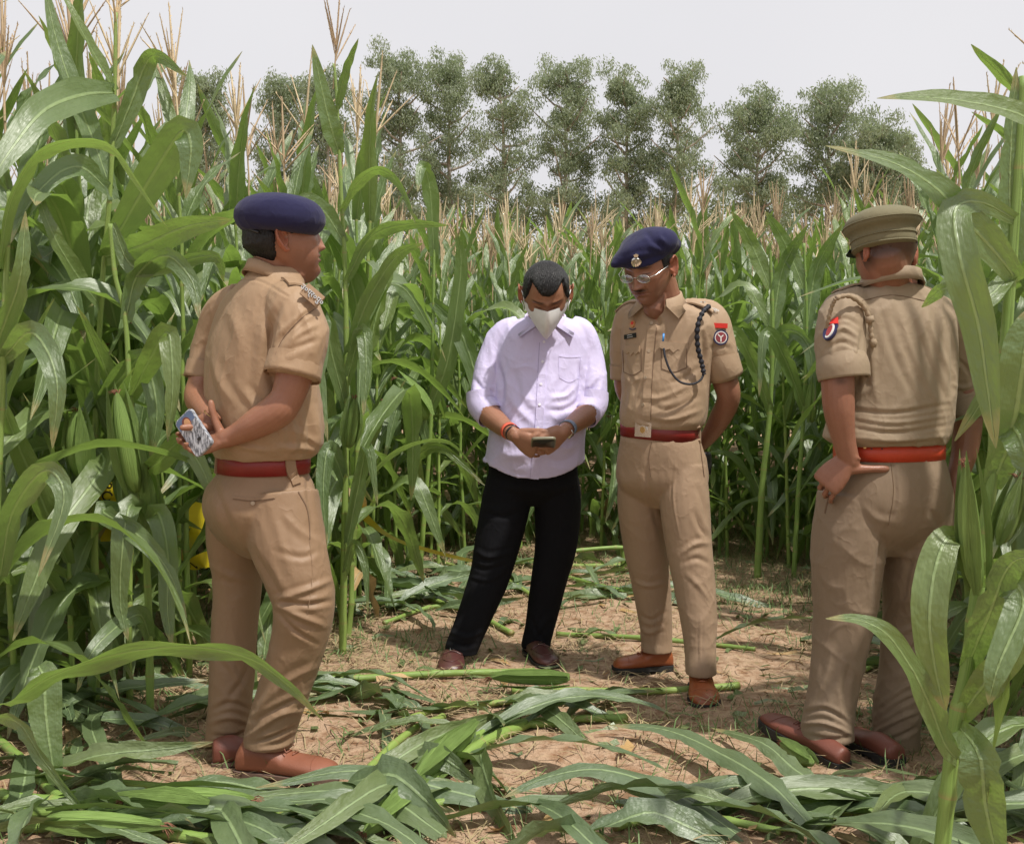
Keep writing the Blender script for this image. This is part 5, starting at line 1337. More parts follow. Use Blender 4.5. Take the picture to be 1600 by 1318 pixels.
# ================================================================== officer on the left, seen from behind, round navy beret
def officer_a():
    yaw = math.radians(33); F = Vector((math.cos(yaw), math.sin(yaw), 0)); R = Vector((F.y, -F.x, 0))
    root = empty('person', G(400, 1200), 'officer seen from behind in round navy beret, hands clasped behind back around a phone', 'person')
    H = Head(P(442, 377, 3.27), (math.cos(.34), math.sin(.34), 0), math.radians(-7), 0, 1.13)
    # body
    mb = MB(); H.mesh(mb)
    limb(mb, [(434, 392, 3.27, .070, .070), (429, 425, 3.28, .064, .068), (420, 462, 3.30, .07, .07), (410, 520, 3.3, .08), (408, 640, 3.3, .1)], up=F)
    limb(mb, [(452, 405, 3.27, .062), (458, 425, 3.27, .045)])
    limb(mb, [(420, 480, 3.28, .06), (462, 490, 3.14, .058), (470, 535, 3.10, .056), (459, 590, 3.08, .052), (447, 628, 3.07, .046)], 30)
    limb(mb, [(450, 618, 3.07, .045), (435, 640, 3.07, .050), (400, 662, 3.08, .043), (372, 677, 3.10, .032), (352, 686, 3.11, .027)], 30)
    limb(mb, [(400, 500, 3.3, .05), (352, 510, 3.44, .05), (330, 560, 3.46, .050), (316, 598, 3.42, .045), (311, 622, 3.36, .045), (322, 642, 3.24, .034), (333, 656, 3.17, .027)], 36)
    hand(mb, P(332, 652, 3.155), Vector((-.72, -.05, -.70)), Vector((.15, -1, .1)), -1, 1.0, (.75, .7, .65, .6), thumb_dir=Vector((-.55, -.55, .05)), thumb_curl=.35)
    hand(mb, P(352, 686, 3.105), Vector((-.93, .30, -.22)), Vector((.1, -.75, .8)), 1, 1.0, (.35, .4, .45, .55), thumb_dir=Vector((-.38, -.05, .95)), thumb_curl=-.15)
    me = fuse(mb, .0034, 3); H.features(me, nose=.80, jowl=.006); H.tint(me, stubble=.45, moustache=True)
    finish('body', me, M['skin_a'], root)
    for sg in (1, -1):
        mb = MB(); c = H.at(sg * .031, .0735, .015); loft(mb, [sring(c + H.ax(0, 0, 1) * (.012 * math.sin(t)), H.ax(1, 0, 0) * (.0125 * math.cos(t) + .0001), H.ax(0, 1, 0) * (.0125 * math.cos(t) + .0001), 14, 2) for t in np.linspace(-1.5, 1.5, 9)])
        e_ = mb.build('eye', M['whitep'], root); m2 = MB(); cc = H.at(sg * .031, .0835, .014); loft(m2, [sring(cc + H.ax(0, 1, 0) * y, H.ax(1, 0, 0) * r, H.ax(0, 0, 1) * r, 12, 2) for y, r in ((0, .0062), (.004, .0058), (.0052, .0001))]); m2.build('iris', M['black'], e_)
    def hm(p, th, ph):
        back = -p.y
        lim = .0 if p.y < -.02 else .02
        w_ = min((p.z + .056) / .012, 1) if p.y < -.032 else (min((p.z - .034) / .01, 1) if p.y < .006 else min((p.z - .012) / .01, 1))
        if p.y > .03: w_ = -1
        return w_
    H.hair(hm, .009, M['hair'], root)
    # beret
    mb = MB(); c = P(438, 334, 3.25); u, v = Vector((.134, 0, -.006)), Vector((0, .128, 0)); rr = []
    for z, q in ((-.060, .72), (-.056, .82), (-.042, .93), (-.020, 1.0), (.002, .985), (.022, .90), (.038, .76), (.050, .56), (.057, .30)):
        rr.append(sring(c + Vector((.004 * z / .06, 0, z)), u * q, v * q, 48, 2.15))
    loft(mb, rr); me = fuse(mb, .007, 3); rumple(me, .004, (6, 6, 9), 3, False); sculpt(me, [([(372, 345), (420, 360), (490, 358)], 7, -.003), ([(385, 325), (430, 312), (480, 318)], 12, .003)])
    be = finish('beret', me, M['navy_wool'], root)
    m_ = MB(); tube(m_, [P(x, y - 3, 3.265 - dy) for x, y, dy in ((376, 352, .02), (382, 356, .05), (392, 362, .08), (404, 366, .10))], [.0045] * 4, 8); m_.build('band', M['black'], be)
    # shirt
    mb = MB()
    torso(mb, [(432, 418, 3.275, .076, .074), (428, 434, 3.28, .105, .084), (417, 454, 3.29, .168, .098), (408, 478, 3.30, .200, .110), (404, 520, 3.30, .218, .130), (405, 570, 3.30, .215, .150), (410, 620, 3.30, .208, .163), (415, 665, 3.30, .200, .165), (415, 695, 3.30, .190, .158), (412, 714, 3.30, .165, .138)], F, R)
    limb(mb, [(428, 468, 3.22, .055), (455, 480, 3.14, .072), (470, 520, 3.10, .079), (463, 560, 3.08, .077), (457, 588, 3.07, .074)], round_ends=False)
    limb(mb, [(380, 470, 3.38, .06), (352, 490, 3.44, .068), (333, 540, 3.47, .066), (320, 585, 3.45, .058)], round_ends=False)
    me = fuse(mb, .0050, 3)
    rumple(me, .0042, (5, 5, 3.0), 4)
    sculpt(me, [([(440, 470), (425, 510), (420, 560)], 9, -.010), ([(420, 545), (428, 600), (450, 640)], 9, -.007), ([(412, 500), (405, 560), (410, 620)], 12, .006),
                ([(495, 480), (470, 498), (440, 528), (432, 548)], 5, -.010), ([(500, 505), (470, 520), (445, 540)], 6, .006), ([(498, 530), (470, 540), (440, 552)], 6, -.006),
                ([(352, 440), (400, 437), (450, 463)], 3, -.004, 1), ([(330, 560), (345, 600), (365, 630)], 10, .006), ([(322, 540), (330, 600), (345, 650)], 8, -.006),
                ([(370, 600), (400, 640), (420, 690)], 9, .006), ([(390, 600), (425, 650), (440, 700)], 8, -.006), ([(455, 650), (462, 690), (450, 712)], 8, .008), ([(478, 630), (485, 680), (480, 712)], 8, -.007), ([(495, 640), (497, 690), (490, 715)], 9, .009),
                ([(345, 690), (390, 700), (430, 705)], 6, .005), ([(430, 700), (470, 700), (505, 708)], 7, .008), ([(350, 470), (372, 520), (372, 560)], 14, .006), ([(465, 480), (480, 500), (490, 530)], 10, .006)])
    sh = finish('shirt', me, M['khaki_a'], root); b = bvh_of(me)
    a0, a1 = P(463, 556, 3.085), P(456, 589, 3.07)
    shell_tube('cuff', [(a0, .0785, .080), (a0.lerp(a1, .5), .081, .081), (a1, .0815, .083)], .08, .003, M['khaki_a'], sh, seed=2)
    a0, a1 = P(324, 568, 3.45), P(317, 594, 3.44); shell_tube('cuff', [(a0, .063, .063), (a1, .062, .062)], .07, .003, M['khaki_a'], sh, seed=3)
    collar('collar', P(431, 424, 3.275), Vector((.87, .5, 0)), Vector((.5, -.87, 0)), .078, .034, .036, M['khaki_a'], sh, tilt=-.05, ang=160, spread=.022, droop=.090)
    surf_ribbon('seam', b, [(350, 441), (400, 438), (452, 464)], .0022, .0012, M['seam'], sh)
    surf_ribbon('seam', b, [(496, 480), (468, 500), (442, 530), (428, 560)], .002, .001, M['seam'], sh)
    for sg in (1, -1): epaulette(b, P(425, 450, 3.28) + R * (.128 * sg), P(425, 450, 3.28) + R * (.205 * sg), F, (.042, .054), M['khaki_a'], sh)
    pm = P(487, 464, 3.10)
    m = Matrix((Vector((.80, .30, -.52)).normalized(), Vector((.45, .2, .75)), Vector((-.25, -.93, .35)))).transposed().to_4x4()
    x = Vector((.72, .0, -.62)).normalized(); n_ = Vector((-.1, -.9, .35)).normalized(); n_ = (n_ - x * n_.dot(x)).normalized(); y = n_.cross(x); m = Matrix((x, y, n_)).transposed().to_4x4(); m.translation = P(488, 461, 3.055)
    mb = MB(); sl_ = [m @ Vector(q) for q in ((-.030, -.019, -.014), (.030, -.019, -.014), (.030, .019, -.014), (-.030, .019, -.014), (-.030, -.019, .004), (.030, -.019, .004), (.030, .019, .004), (-.030, .019, .004))]
    mb.add(sl_, [(3, 2, 1, 0), (4, 5, 6, 7), (0, 1, 5, 4), (1, 2, 6, 5), (2, 3, 7, 6), (3, 0, 4, 7)]); tab = mb.build('shoulder_title', M['khaki_a'], sh, smooth=False)
    t_ = text_mesh('उ०प्र०पु०', .021, extrude=.002); t_.materials.append(M['metal']); o = bpy.data.objects.new('lettering', t_); col.objects.link(o); o.matrix_basis = m @ Matrix.Translation((0, 0, .006)); place(o, tab)
    # belt, trousers
    dv = Vector((0, 0, 1))
    bl = band(P(411, 737, 3.30), P(412, 706, 3.30), R * .156, F * .134, .005, M['red_belt'], root)
    mb = MB()
    torso(mb, [(411, 712, 3.30, .146, .124), (411, 735, 3.30, .150, .128), (407, 765, 3.30, .172, .158), (405, 798, 3.30, .178, .162), (407, 835, 3.31, .160, .13), (410, 868, 3.31, .10, .06)], F, R)
    limb(mb, [(370, 770, 3.38, .088), (366, 840, 3.40, .088), (371, 900, 3.42, .079), (368, 960, 3.42, .074), (363, 1040, 3.41, .071), (359, 1110, 3.40, .069), (356, 1142, 3.40, .068), (356, 1154, 3.40, .061)], 44, 26, up=F, hem=True)
    limb(mb, [(440, 770, 3.22, .10, .11), (448, 840, 3.20, .106, .115), (464, 895, 3.18, .101), (475, 945, 3.17, .091), (467, 1000, 3.19, .084), (449, 1060, 3.21, .079), (430, 1118, 3.23, .077), (421, 1150, 3.24, .073), (420, 1164, 3.24, .066)], 50, 26, up=F, hem=True)
    me = fuse(mb, .0050, 4); rumple(me, .0030, (5, 5, 3), 8)
    sculpt(me, [([(395, 860), (420, 900), (448, 950)], 9, -.006), ([(520, 905), (478, 922), (432, 936)], 7, .010), ([(519, 938), (480, 944), (434, 940)], 6, -.011), ([(508, 978), (468, 962), (432, 944)], 7, .010), ([(495, 1005), (462, 985), (432, 955)], 5, -.007), ([(500, 1040), (455, 1060), (410, 1100)], 8, .006), ([(488, 1090), (450, 1098), (392, 1128)], 6, -.009), ([(480, 1110), (440, 1115), (388, 1150)], 6, .011), ([(470, 1130), (430, 1150), (395, 1160)], 5, -.009), ([(466, 1150), (440, 1166), (400, 1172)], 6, .010),
                ([(480, 740), (482, 775), (490, 820)], 5, -.006), ([(330, 740), (350, 800), (372, 850)], 9, -.006), ([(325, 880), (360, 900), (400, 905)], 8, .005), ([(330, 1110), (360, 1098), (395, 1108)], 6, -.009), ([(328, 1128), (360, 1120), (392, 1130)], 6, .010), ([(330, 1148), (365, 1150), (385, 1142)], 5, -.008), ([(345, 1160), (365, 1168), (380, 1150)], 5, .008),
                ([(335, 1010), (360, 1040), (390, 1090)], 7, .006), ([(400, 1010), (380, 1060), (350, 1100)], 7, -.006), ([(430, 1060), (415, 1090), (400, 1120)], 7, .007), ([(440, 800), (470, 830), (505, 850)], 9, .005), ([(500, 860), (470, 870), (430, 860)], 7, -.005), ([(420, 780), (440, 850), (455, 900)], 10, .004)])
    tr = finish('trousers', me, M['khaki_a_t'], root); b = bvh_of(me)
    pk = surf_ribbon('back_pocket', b, [(363, 777), (395, 780), (430, 776)], .0075, .0022, M['khaki_a_t'], tr); surf_ribbon('pocket_slit', b, [(365, 779), (395, 782), (428, 778)], .0022, .003, M['seam'], tr); button(b, 395, 786, M['button'], tr, .006)
    surf_ribbon('side_pocket', b, [(466, 768), (478, 790), (483, 815), (484, 842)], .0035, .0015, M['seam'], tr); surf_ribbon('seam', b, [(484, 845), (488, 900), (480, 960)], .0018, .001, M['khaki_a_t'], tr)
    bb = bvh_of(bl.data, me)
    lp = surf_ribbon('belt_loop', bb, [(452, 712), (455, 735), (463, 756)], (.030, .034), .004, M['khaki_a_t'], tr, off=.002); button(bb, 461, 754, M['button'], tr, .006)
    surf_ribbon('belt_loop', bb, [(340, 708), (338, 740)], .012, .004, M['khaki_a_t'], tr, off=.002)
    shoe(G(372, 1206), G(530, 1219), root, M['orange_leather'], M['sole_pale'], .050, True, .016, .012)
    shoe(G(322, 1178), G(378, 1196), root, M['orange_leather'], M['sole_pale'], .046, True, .016, .015) if False else shoe(G(332, 1196), G(425, 1186), root, M['brown_leather'], M['sole_pale'], .046, False, .016, -.01)
    # the phone in his hands
    c = P(304, 676, 3.10); x = (P(335, 676, 3.08) - P(302, 709, 3.11)).normalized(); y = (P(286, 650, 3.11) - P(318, 696, 3.08)).normalized(); n_ = x.cross(y).normalized()
    if n_.dot(CAM - c) < 0: n_ = -n_
    y = n_.cross(x).normalized()
    if (P(286, 650, 3.11) - c).dot(y) < 0: y = -y; x = -x
    m = Matrix((x, y, n_)).transposed().to_4x4(); m.translation = c
    def rr(w_, h_, r, k=6): return [(sx * (w_ - r) + r * math.cos(a), sy * (h_ - r) + r * math.sin(a)) for sx, sy, a0 in ((1, 1, 0), (-1, 1, PI / 2), (-1, -1, PI), (1, -1, 3 * PI / 2)) for a in [a0 + PI / 2 * i / k for i in range(k + 1)]]
    out = rr(.037, .064, .012); n = len(out); mb = MB()
    mb.add([m @ Vector((a, bb_, z)) for z, s_ in ((-.0055, .95), (-.004, 1), (.004, 1), (.0055, .96)) for a, bb_ in [(q[0] * s_, q[1] * s_) for q in out]], [tuple(range(n))[::-1], tuple(range(3 * n, 4 * n))] + [(k * n + i, k * n + (i + 1) % n, (k + 1) * n + (i + 1) % n, (k + 1) * n + i) for k in range(3) for i in range(n)])
    ph = empty('phone', c, 'phone in a printed blue grey case held behind the back of the round beret officer', 'phone')
    k = NT('printed phone case'); o_ = k.obj(); st = k.noise(k.mapping(o_, (60, 400, 60)), 1, 3)
    k.set(Base_Color=k.mix(k.ramp(st, [(.4, (0, 0, 0)), (.6, (1, 1, 1))]), (.10, .11, .13), (.50, .53, .58)), Roughness=.35)
    case = mb.build('case', k.m, ph, smooth=False)
    def patch(nm, cx, cy, rx, ry, mat, z=.0062, poly=None):
        q = poly or [(cx + rx * math.cos(2 * PI * i / 18), cy + ry * math.sin(2 * PI * i / 18)) for i in range(18)]
        mb = MB(); mb.add([m @ Vector((a, b_, z)) for a, b_ in q] + [m @ Vector((a, b_, z - .002)) for a, b_ in q], [tuple(range(len(q)))] + [((i + 1) % len(q), i, len(q) + i, len(q) + (i + 1) % len(q)) for i in range(len(q))]); mb.build(nm, mat, case, smooth=False)
    patch('print', 0, 0, 0, 0, plain('blue denim print', (.10, .15, .26), .5, var=.4), .0059, [(-.033, .030), (.033, .030), (.034, .054), (.026, .060), (-.026, .060), (-.034, .054)])
    patch('print', .0, .036, .016, .018, plain('dark red print', (.16, .05, .04), .5), .0064); patch('print', .002, .034, .011, .014, plain('tan print', (.55, .30, .15), .5, var=.5), .0068)
    patch('print', 0, 0, 0, 0, plain('cream print', (.6, .5, .38), .5), .0071, [(-.006, .026), (.009, .026), (.005, .008), (-.001, .008)]); patch('camera_window', 0, 0, 0, 0, M['black'], .0075, [(.001, -.022), (.012, -.022), (.012, -.030), (.001, -.030)])
    # ring band on wrist
    mb = MB(); c0 = P(333, 650, 3.155); tube(mb, [c0 + (Vector((1, 0, -.7)).normalized() * math.cos(a) + Vector((0, 1, 0)) * math.sin(a)) * .029 for a in np.linspace(0, 2 * PI, 20)], [.0014] * 20, 6); mb.build('bracelet', M['brass'], root)
officer_a()
# ================================================================== man in the lilac shirt looking at his phone
def man_b():
    F = Vector((.02, -1, 0)).normalized(); R = Vector((F.y, -F.x, 0))
    root = empty('person', G(775, 1045), 'man in pale lilac shirt, black trousers and white face mask looking down at a phone', 'person')
    H = Head(P(853, 461, 4.36), (.03, -1, 0), math.radians(43), math.radians(1), 1.15)
    mb = MB(); H.mesh(mb)
    limb(mb, [(853, 478, 4.46, .066), (852, 505, 4.55, .075), (850, 560, 4.58, .08), (845, 650, 4.58, .09)], up=F)
    # arms
    limb(mb, [(850, 535, 4.58, .05), (793, 535, 4.57, .040), (766, 580, 4.55, .042), (750, 625, 4.49, .044)])
    limb(mb, [(750, 622, 4.49, .047), (763, 645, 4.44, .049), (782, 663, 4.36, .041), (798, 676, 4.27, .031), (806, 681, 4.23, .027)])
    limb(mb, [(850, 535, 4.58, .05), (902, 535, 4.57, .040), (922, 580, 4.55, .042), (931, 630, 4.49, .044)])
    limb(mb, [(931, 625, 4.49, .047), (918, 645, 4.44, .048), (900, 659, 4.36, .040), (885, 670, 4.27, .031), (880, 675, 4.23, .027)])
    hand(mb, P(804, 679, 4.235), Vector((.74, -.30, -.50)), Vector((.25, .9, .35)), 1, 1.10, (.45, .5, .52, .5), thumb_dir=Vector((.86, -.28, .12)), thumb_curl=.25)
    hand(mb, P(882, 674, 4.235), Vector((-.74, -.30, -.50)), Vector((-.25, .9, .35)), -1, 1.10, (.45, .5, .52, .5), thumb_dir=Vector((-.72, -.28, -.14)), thumb_curl=.25)
    me = fuse(mb, .0036, 3); H.features(me, nose=.8); H.tint(me, stubble=.3)
    finish('body', me, M['skin_b'], root)
    def hm(p, th, ph):
        x, y, z = p
        line = .058 - 1.2 * max(0, abs(x) - .018) * -1.0
        front = .066 + (.0 if abs(x) < .014 else -.0) 
        lim = .060 + .75 * min(max(abs(x) - .016, 0), .026) - 3.2 * max(0, abs(x) - .050)       # widow's peak, receding sides
        if y > .015: return (z - lim) / .006
        if y > -.012: return (z - (-.004)) / .01
        return (z + .075) / .012
    H.hair(hm, lambda p: .012 if p.z > .05 else .007, M['hair_grey'], root, rough=.0016)
    # mask
    mb = MB(); vs = []; nx, nz = 17, 12
    for j in range(nz):
        v = j / (nz - 1)
        for i in range(nx):
            u = -1 + 2 * i / (nx - 1); au = abs(u)
            zt = .008 - .010 * au ** 1.5 + .016 * math.exp(-(u / .4) ** 2); zb = -.116 + .078 * au ** 1.2
            z = zt + (zb - zt) * v
            yc = .098 + .040 * math.sin(PI * min(1, .18 + v * .8)) ; ye = .030
            y = yc + (ye - yc) * au ** 1.25; x = u * (.078 - .006 * v)
            vs.append(H.at(x, y, z))
    n = len(vs); vs += [p - H.ax(0, 1, 0) * .003 for p in vs]; fs = []
    for j in range(nz - 1):
        for i in range(nx - 1):
            a = j * nx + i; fs += [(a, a + 1, a + nx + 1, a + nx), (n + a + nx, n + a + nx + 1, n + a + 1, n + a)]
    mb.add(vs, fs); mk = mb.build('face_mask', M['white'], root)
    mb = MB()
    for sg in (1, -1):
        for z0, z1 in ((.006, .026), (-.03, -.02)): tube(mb, [H.at(sg * .077, .034, z0 - .012), H.at(sg * .0785, .022, (z0 + z1) / 2), H.at(sg * .085, .004, z1)], [.0016] * 3, 5)
    mb.build('strap', M['white'], mk)
    # shirt
    mb = MB()
    torso(mb, [(852, 495, 4.56, .085, .075), (851, 503, 4.57, .135, .092), (849, 518, 4.57, .180, .112), (847, 550, 4.57, .208, .130), (846, 590, 4.56, .205, .145), (842, 640, 4.54, .200, .165), (838, 690, 4.53, .203, .172), (834, 722, 4.54, .211, .170, .0), (833, 742, 4.55, .214, .170, .075)], F, R, 44, 2.4)
    limb(mb, [(812, 512, 4.57, .05), (788, 522, 4.57, .058), (770, 560, 4.56, .062), (759, 600, 4.52, .060), (754, 630, 4.49, .057)], round_ends=False)
    limb(mb, [(890, 510, 4.57, .05), (909, 521, 4.57, .058), (921, 560, 4.56, .062), (927, 600, 4.52, .059), (926, 630, 4.49, .056)], round_ends=False)
    me = fuse(mb, .0050, 3); rumple(me, .0048, (4.5, 4.5, 3.2), 13)
    sculpt(me, [([(775, 560), (785, 600), (782, 640)], 6, -.012), ([(905, 570), (908, 600), (900, 640)], 6, -.012), ([(800, 570), (815, 620), (838, 650)], 8, -.006), ([(790, 610), (810, 640), (840, 668)], 8, .006),
                ([(900, 600), (885, 618), (860, 622)], 6, .009), ([(905, 625), (880, 640), (855, 640)], 6, -.008), ([(900, 640), (880, 655), (860, 652)], 7, .007), ([(740, 590), (757, 610), (775, 612)], 5, -.009), ([(738, 605), (755, 625), (772, 628)], 5, .009),
                ([(938, 590), (925, 608), (912, 612)], 5, -.009), ([(940, 605), (925, 622), (910, 624)], 5, .009), ([(765, 530), (770, 560), (768, 590)], 7, .005), ([(918, 540), (922, 570), (920, 600)], 7, .005), ([(800, 530), (792, 560), (786, 590)], 8, -.005),
                ([(770, 700), (800, 712), (830, 708)], 10, .006), ([(850, 715), (880, 720), (905, 705)], 10, -.005), ([(860, 690), (885, 700), (905, 690)], 8, .006), ([(765, 720), (800, 738), (825, 745)], 9, -.004), ([(880, 560), (870, 590), (855, 610)], 9, .005), ([(820, 590), (818, 620), (830, 640)], 8, .005)])
    sh = finish('shirt', me, M['lilac'], root); b = bvh_of(me)
    for pts, sd_ in (([(P(751, 612, 4.50), .060, .061), (P(754, 632, 4.485), .063, .063), (P(767, 650, 4.44), .059, .059)], 5), ([(P(929, 612, 4.50), .058, .060), (P(926, 632, 4.485), .061, .062), (P(913, 651, 4.44), .058, .058)], 6)):
        shell_tube('rolled_cuff', pts, 0, .004, M['lilac'], sh, n_r=9, seed=sd_)
    collar('collar', P(852, 500, 4.53), F, R, .080, .045, .050, M['lilac'], sh, tilt=-.22, ang=150, spread=.026, point=.35, tipout=.050, droop=.055)
    surf_ribbon('placket', b, [(849, 535), (847, 570), (845, 610), (843, 660), (839, 700), (835, 748)], .034, .0013, M['lilac'], sh, n=30); surf_ribbon('seam', b, [(843, 535), (841, 570), (839, 610), (836, 660), (833, 700), (828, 750)], .0020, .0016, plain('lilac seam', (.33, .28, .48), .8), sh, n=30)
    for py in (534, 565, 600, 632, 668, 700): button(b, 850 - (py - 534) * .07, py, M['wbutton'], sh, .0058)
    pk = surf_ribbon('chest_pocket', b, [(873, 556), (890, 558), (908, 557)], .006, .0012, M['lilac'], sh)
    for q in ([(873, 557), (874, 590)], [(907, 558), (905, 590)], [(874, 590), (889, 597), (905, 590)]): surf_ribbon('chest_pocket', b, q, .0022, .0012, M['lilac'], sh)
    # trousers
    mb = MB()
    torso(mb, [(833, 722, 4.56, .185, .13), (833, 745, 4.56, .19, .135), (831, 762, 4.56, .190, .130), (830, 788, 4.57, .12, .07)], F, R)
    limb(mb, [(797, 750, 4.56, .10, .115), (790, 790, 4.55, .104, .11), (777, 850, 4.53, .096), (765, 900, 4.52, .085), (748, 945, 4.50, .076), (732, 985, 4.48, .070), (722, 1010, 4.47, .067), (721, 1018, 4.47, .060)], 50, 26, up=F, hem=True)
    limb(mb, [(868, 750, 4.57, .10, .115), (871, 790, 4.58, .100, .11), (869, 850, 4.58, .090), (859, 900, 4.59, .078), (850, 945, 4.60, .070), (843, 980, 4.60, .063), (838, 1002, 4.60, .060), (838, 1010, 4.60, .053)], 50, 26, up=F, hem=True)
    me = fuse(mb, .0050, 3); rumple(me, .0018, (5, 5, 3), 5)
    sculpt(me, [([(742, 860), (765, 870), (800, 862)], 6, .008), ([(738, 882), (760, 890), (795, 880)], 6, -.007), ([(735, 900), (760, 906), (785, 896)], 5, .006), ([(700, 985), (730, 995), (755, 985)], 6, .008), ([(698, 1000), (725, 1008), (748, 1004)], 5, -.008),
                ([(860, 960), (845, 980), (830, 1000)], 6, .008), ([(828, 960), (838, 985), (850, 1000)], 5, -.007), ([(755, 790), (780, 796), (815, 790)], 7, .004), ([(755, 800), (785, 808), (810, 800)], 6, -.004)])
    tr = finish('trousers', me, M['black_cloth'], root)
    # loafers
    for hl, tp, hw_ in ((G(712, 1026), G(702, 1057), .052), (G(822, 1013), G(862, 1045), .050)):
        hp, tp = hl, tp; L = (tp - hp).length; d = (tp - hp).normalized(); hp = tp - d * .29
        o, bs, (he, f, s_, up, L, top) = shoe(hp, tp, root, M['maroon_leather'], M['sole'], hw_, False, .016, -.012, cap=False, name='loafer', hk=1.0)
        mb = MB(); pts = []
        for i in range(11):
            x = (-1 + .2 * i) * .040; p, nn = top(.50 + .02 * (x / .04) ** 2, x); pts.append(p + nn * .002)
        tube(mb, pts, [(.010, .003)] * 11, 8, up=up); sb = mb.build('strap', M['maroon_leather'], o)
        p, nn = top(.50, 0); y = -f; x_ = y.cross(nn).normalized(); y = nn.cross(x_)
        for ch, dx, dy in (('L', -.006, 0), ('V', .006, .002)):
            t_ = text_mesh(ch, .026, extrude=.0015); t_.materials.append(M['metal']); q = bpy.data.objects.new('buckle', t_); col.objects.link(q); mm = Matrix((x_, y, nn)).transposed().to_4x4(); mm.translation = p + nn * .007 + x_ * dx + y * dy; q.matrix_basis = mm; place(q, o)
        mb = MB(); pts = []
        for i in range(17):
            a = PI * i / 16; p, nn = top(.62 + .24 * math.sin(a), .036 * math.cos(a)); pts.append(p + nn * .001)
        tube(mb, pts, [.0018] * 17, 6); mb.build('seam', M['maroon_leather'], o)
    # bands on the wrists
    def wristband(nm, c, ax, r, hw_, mat, th=.003):
        ax = ax.normalized(); a = ax.cross(Vector((0, 0, 1))).normalized(); b_ = ax.cross(a)
        return band(c - ax * hw_, c + ax * hw_, a * r[0], b_ * r[1], th, mat, root, nm, 2)
    ax = P(806, 681, 4.23) - P(782, 663, 4.36)
    wristband('thread_band', P(796, 673, 4.275), ax, (.036, .034), .0085, M['thread']); wristband('black_band', P(802, 677, 4.25), ax, (.033, .0315), .0035, M['black'])
    ax = P(880, 675, 4.23) - P(900, 659, 4.36)
    wt = wristband('watch_strap', P(887, 669, 4.275), ax, (.036, .034), .0105, M['grey_strap'])
    mb = MB(); c = P(891, 678, 4.24); loft(mb, [sring(c + Vector((0, -1, -.4)).normalized() * t, Vector((.012, 0, .01)), Vector((-.006, 0, .010)), 16, 4) for t in (-.004, .004)]); mb.build('watch_case', M['metal'], wt)
    # phone
    c = P(849, 692, 4.165); x = Vector((1, 0, .02)).normalized(); y = Vector((0, .80, -.30)).normalized(); n_ = x.cross(y); ph = empty('phone', c, 'phone held in both hands of the man in the lilac shirt', 'phone')
    mb = MB(); loft(mb, [sring(c + n_ * z, x * .047 * s_, y * .068 * s_, 32, 7) for z, s_ in ((-.0055, .96), (-.004, 1), (.004, 1), (.0055, .97))]); cs = mb.build('case', plain('olive grey phone case', (.20, .19, .13), .4), ph)
    mb = MB(); loft(mb, [sring(c + n_ * z, x * .043, y * .063, 32, 7) for z in (-.0066, -.0050)]); mb.build('screen', M['black'], cs)
man_b()
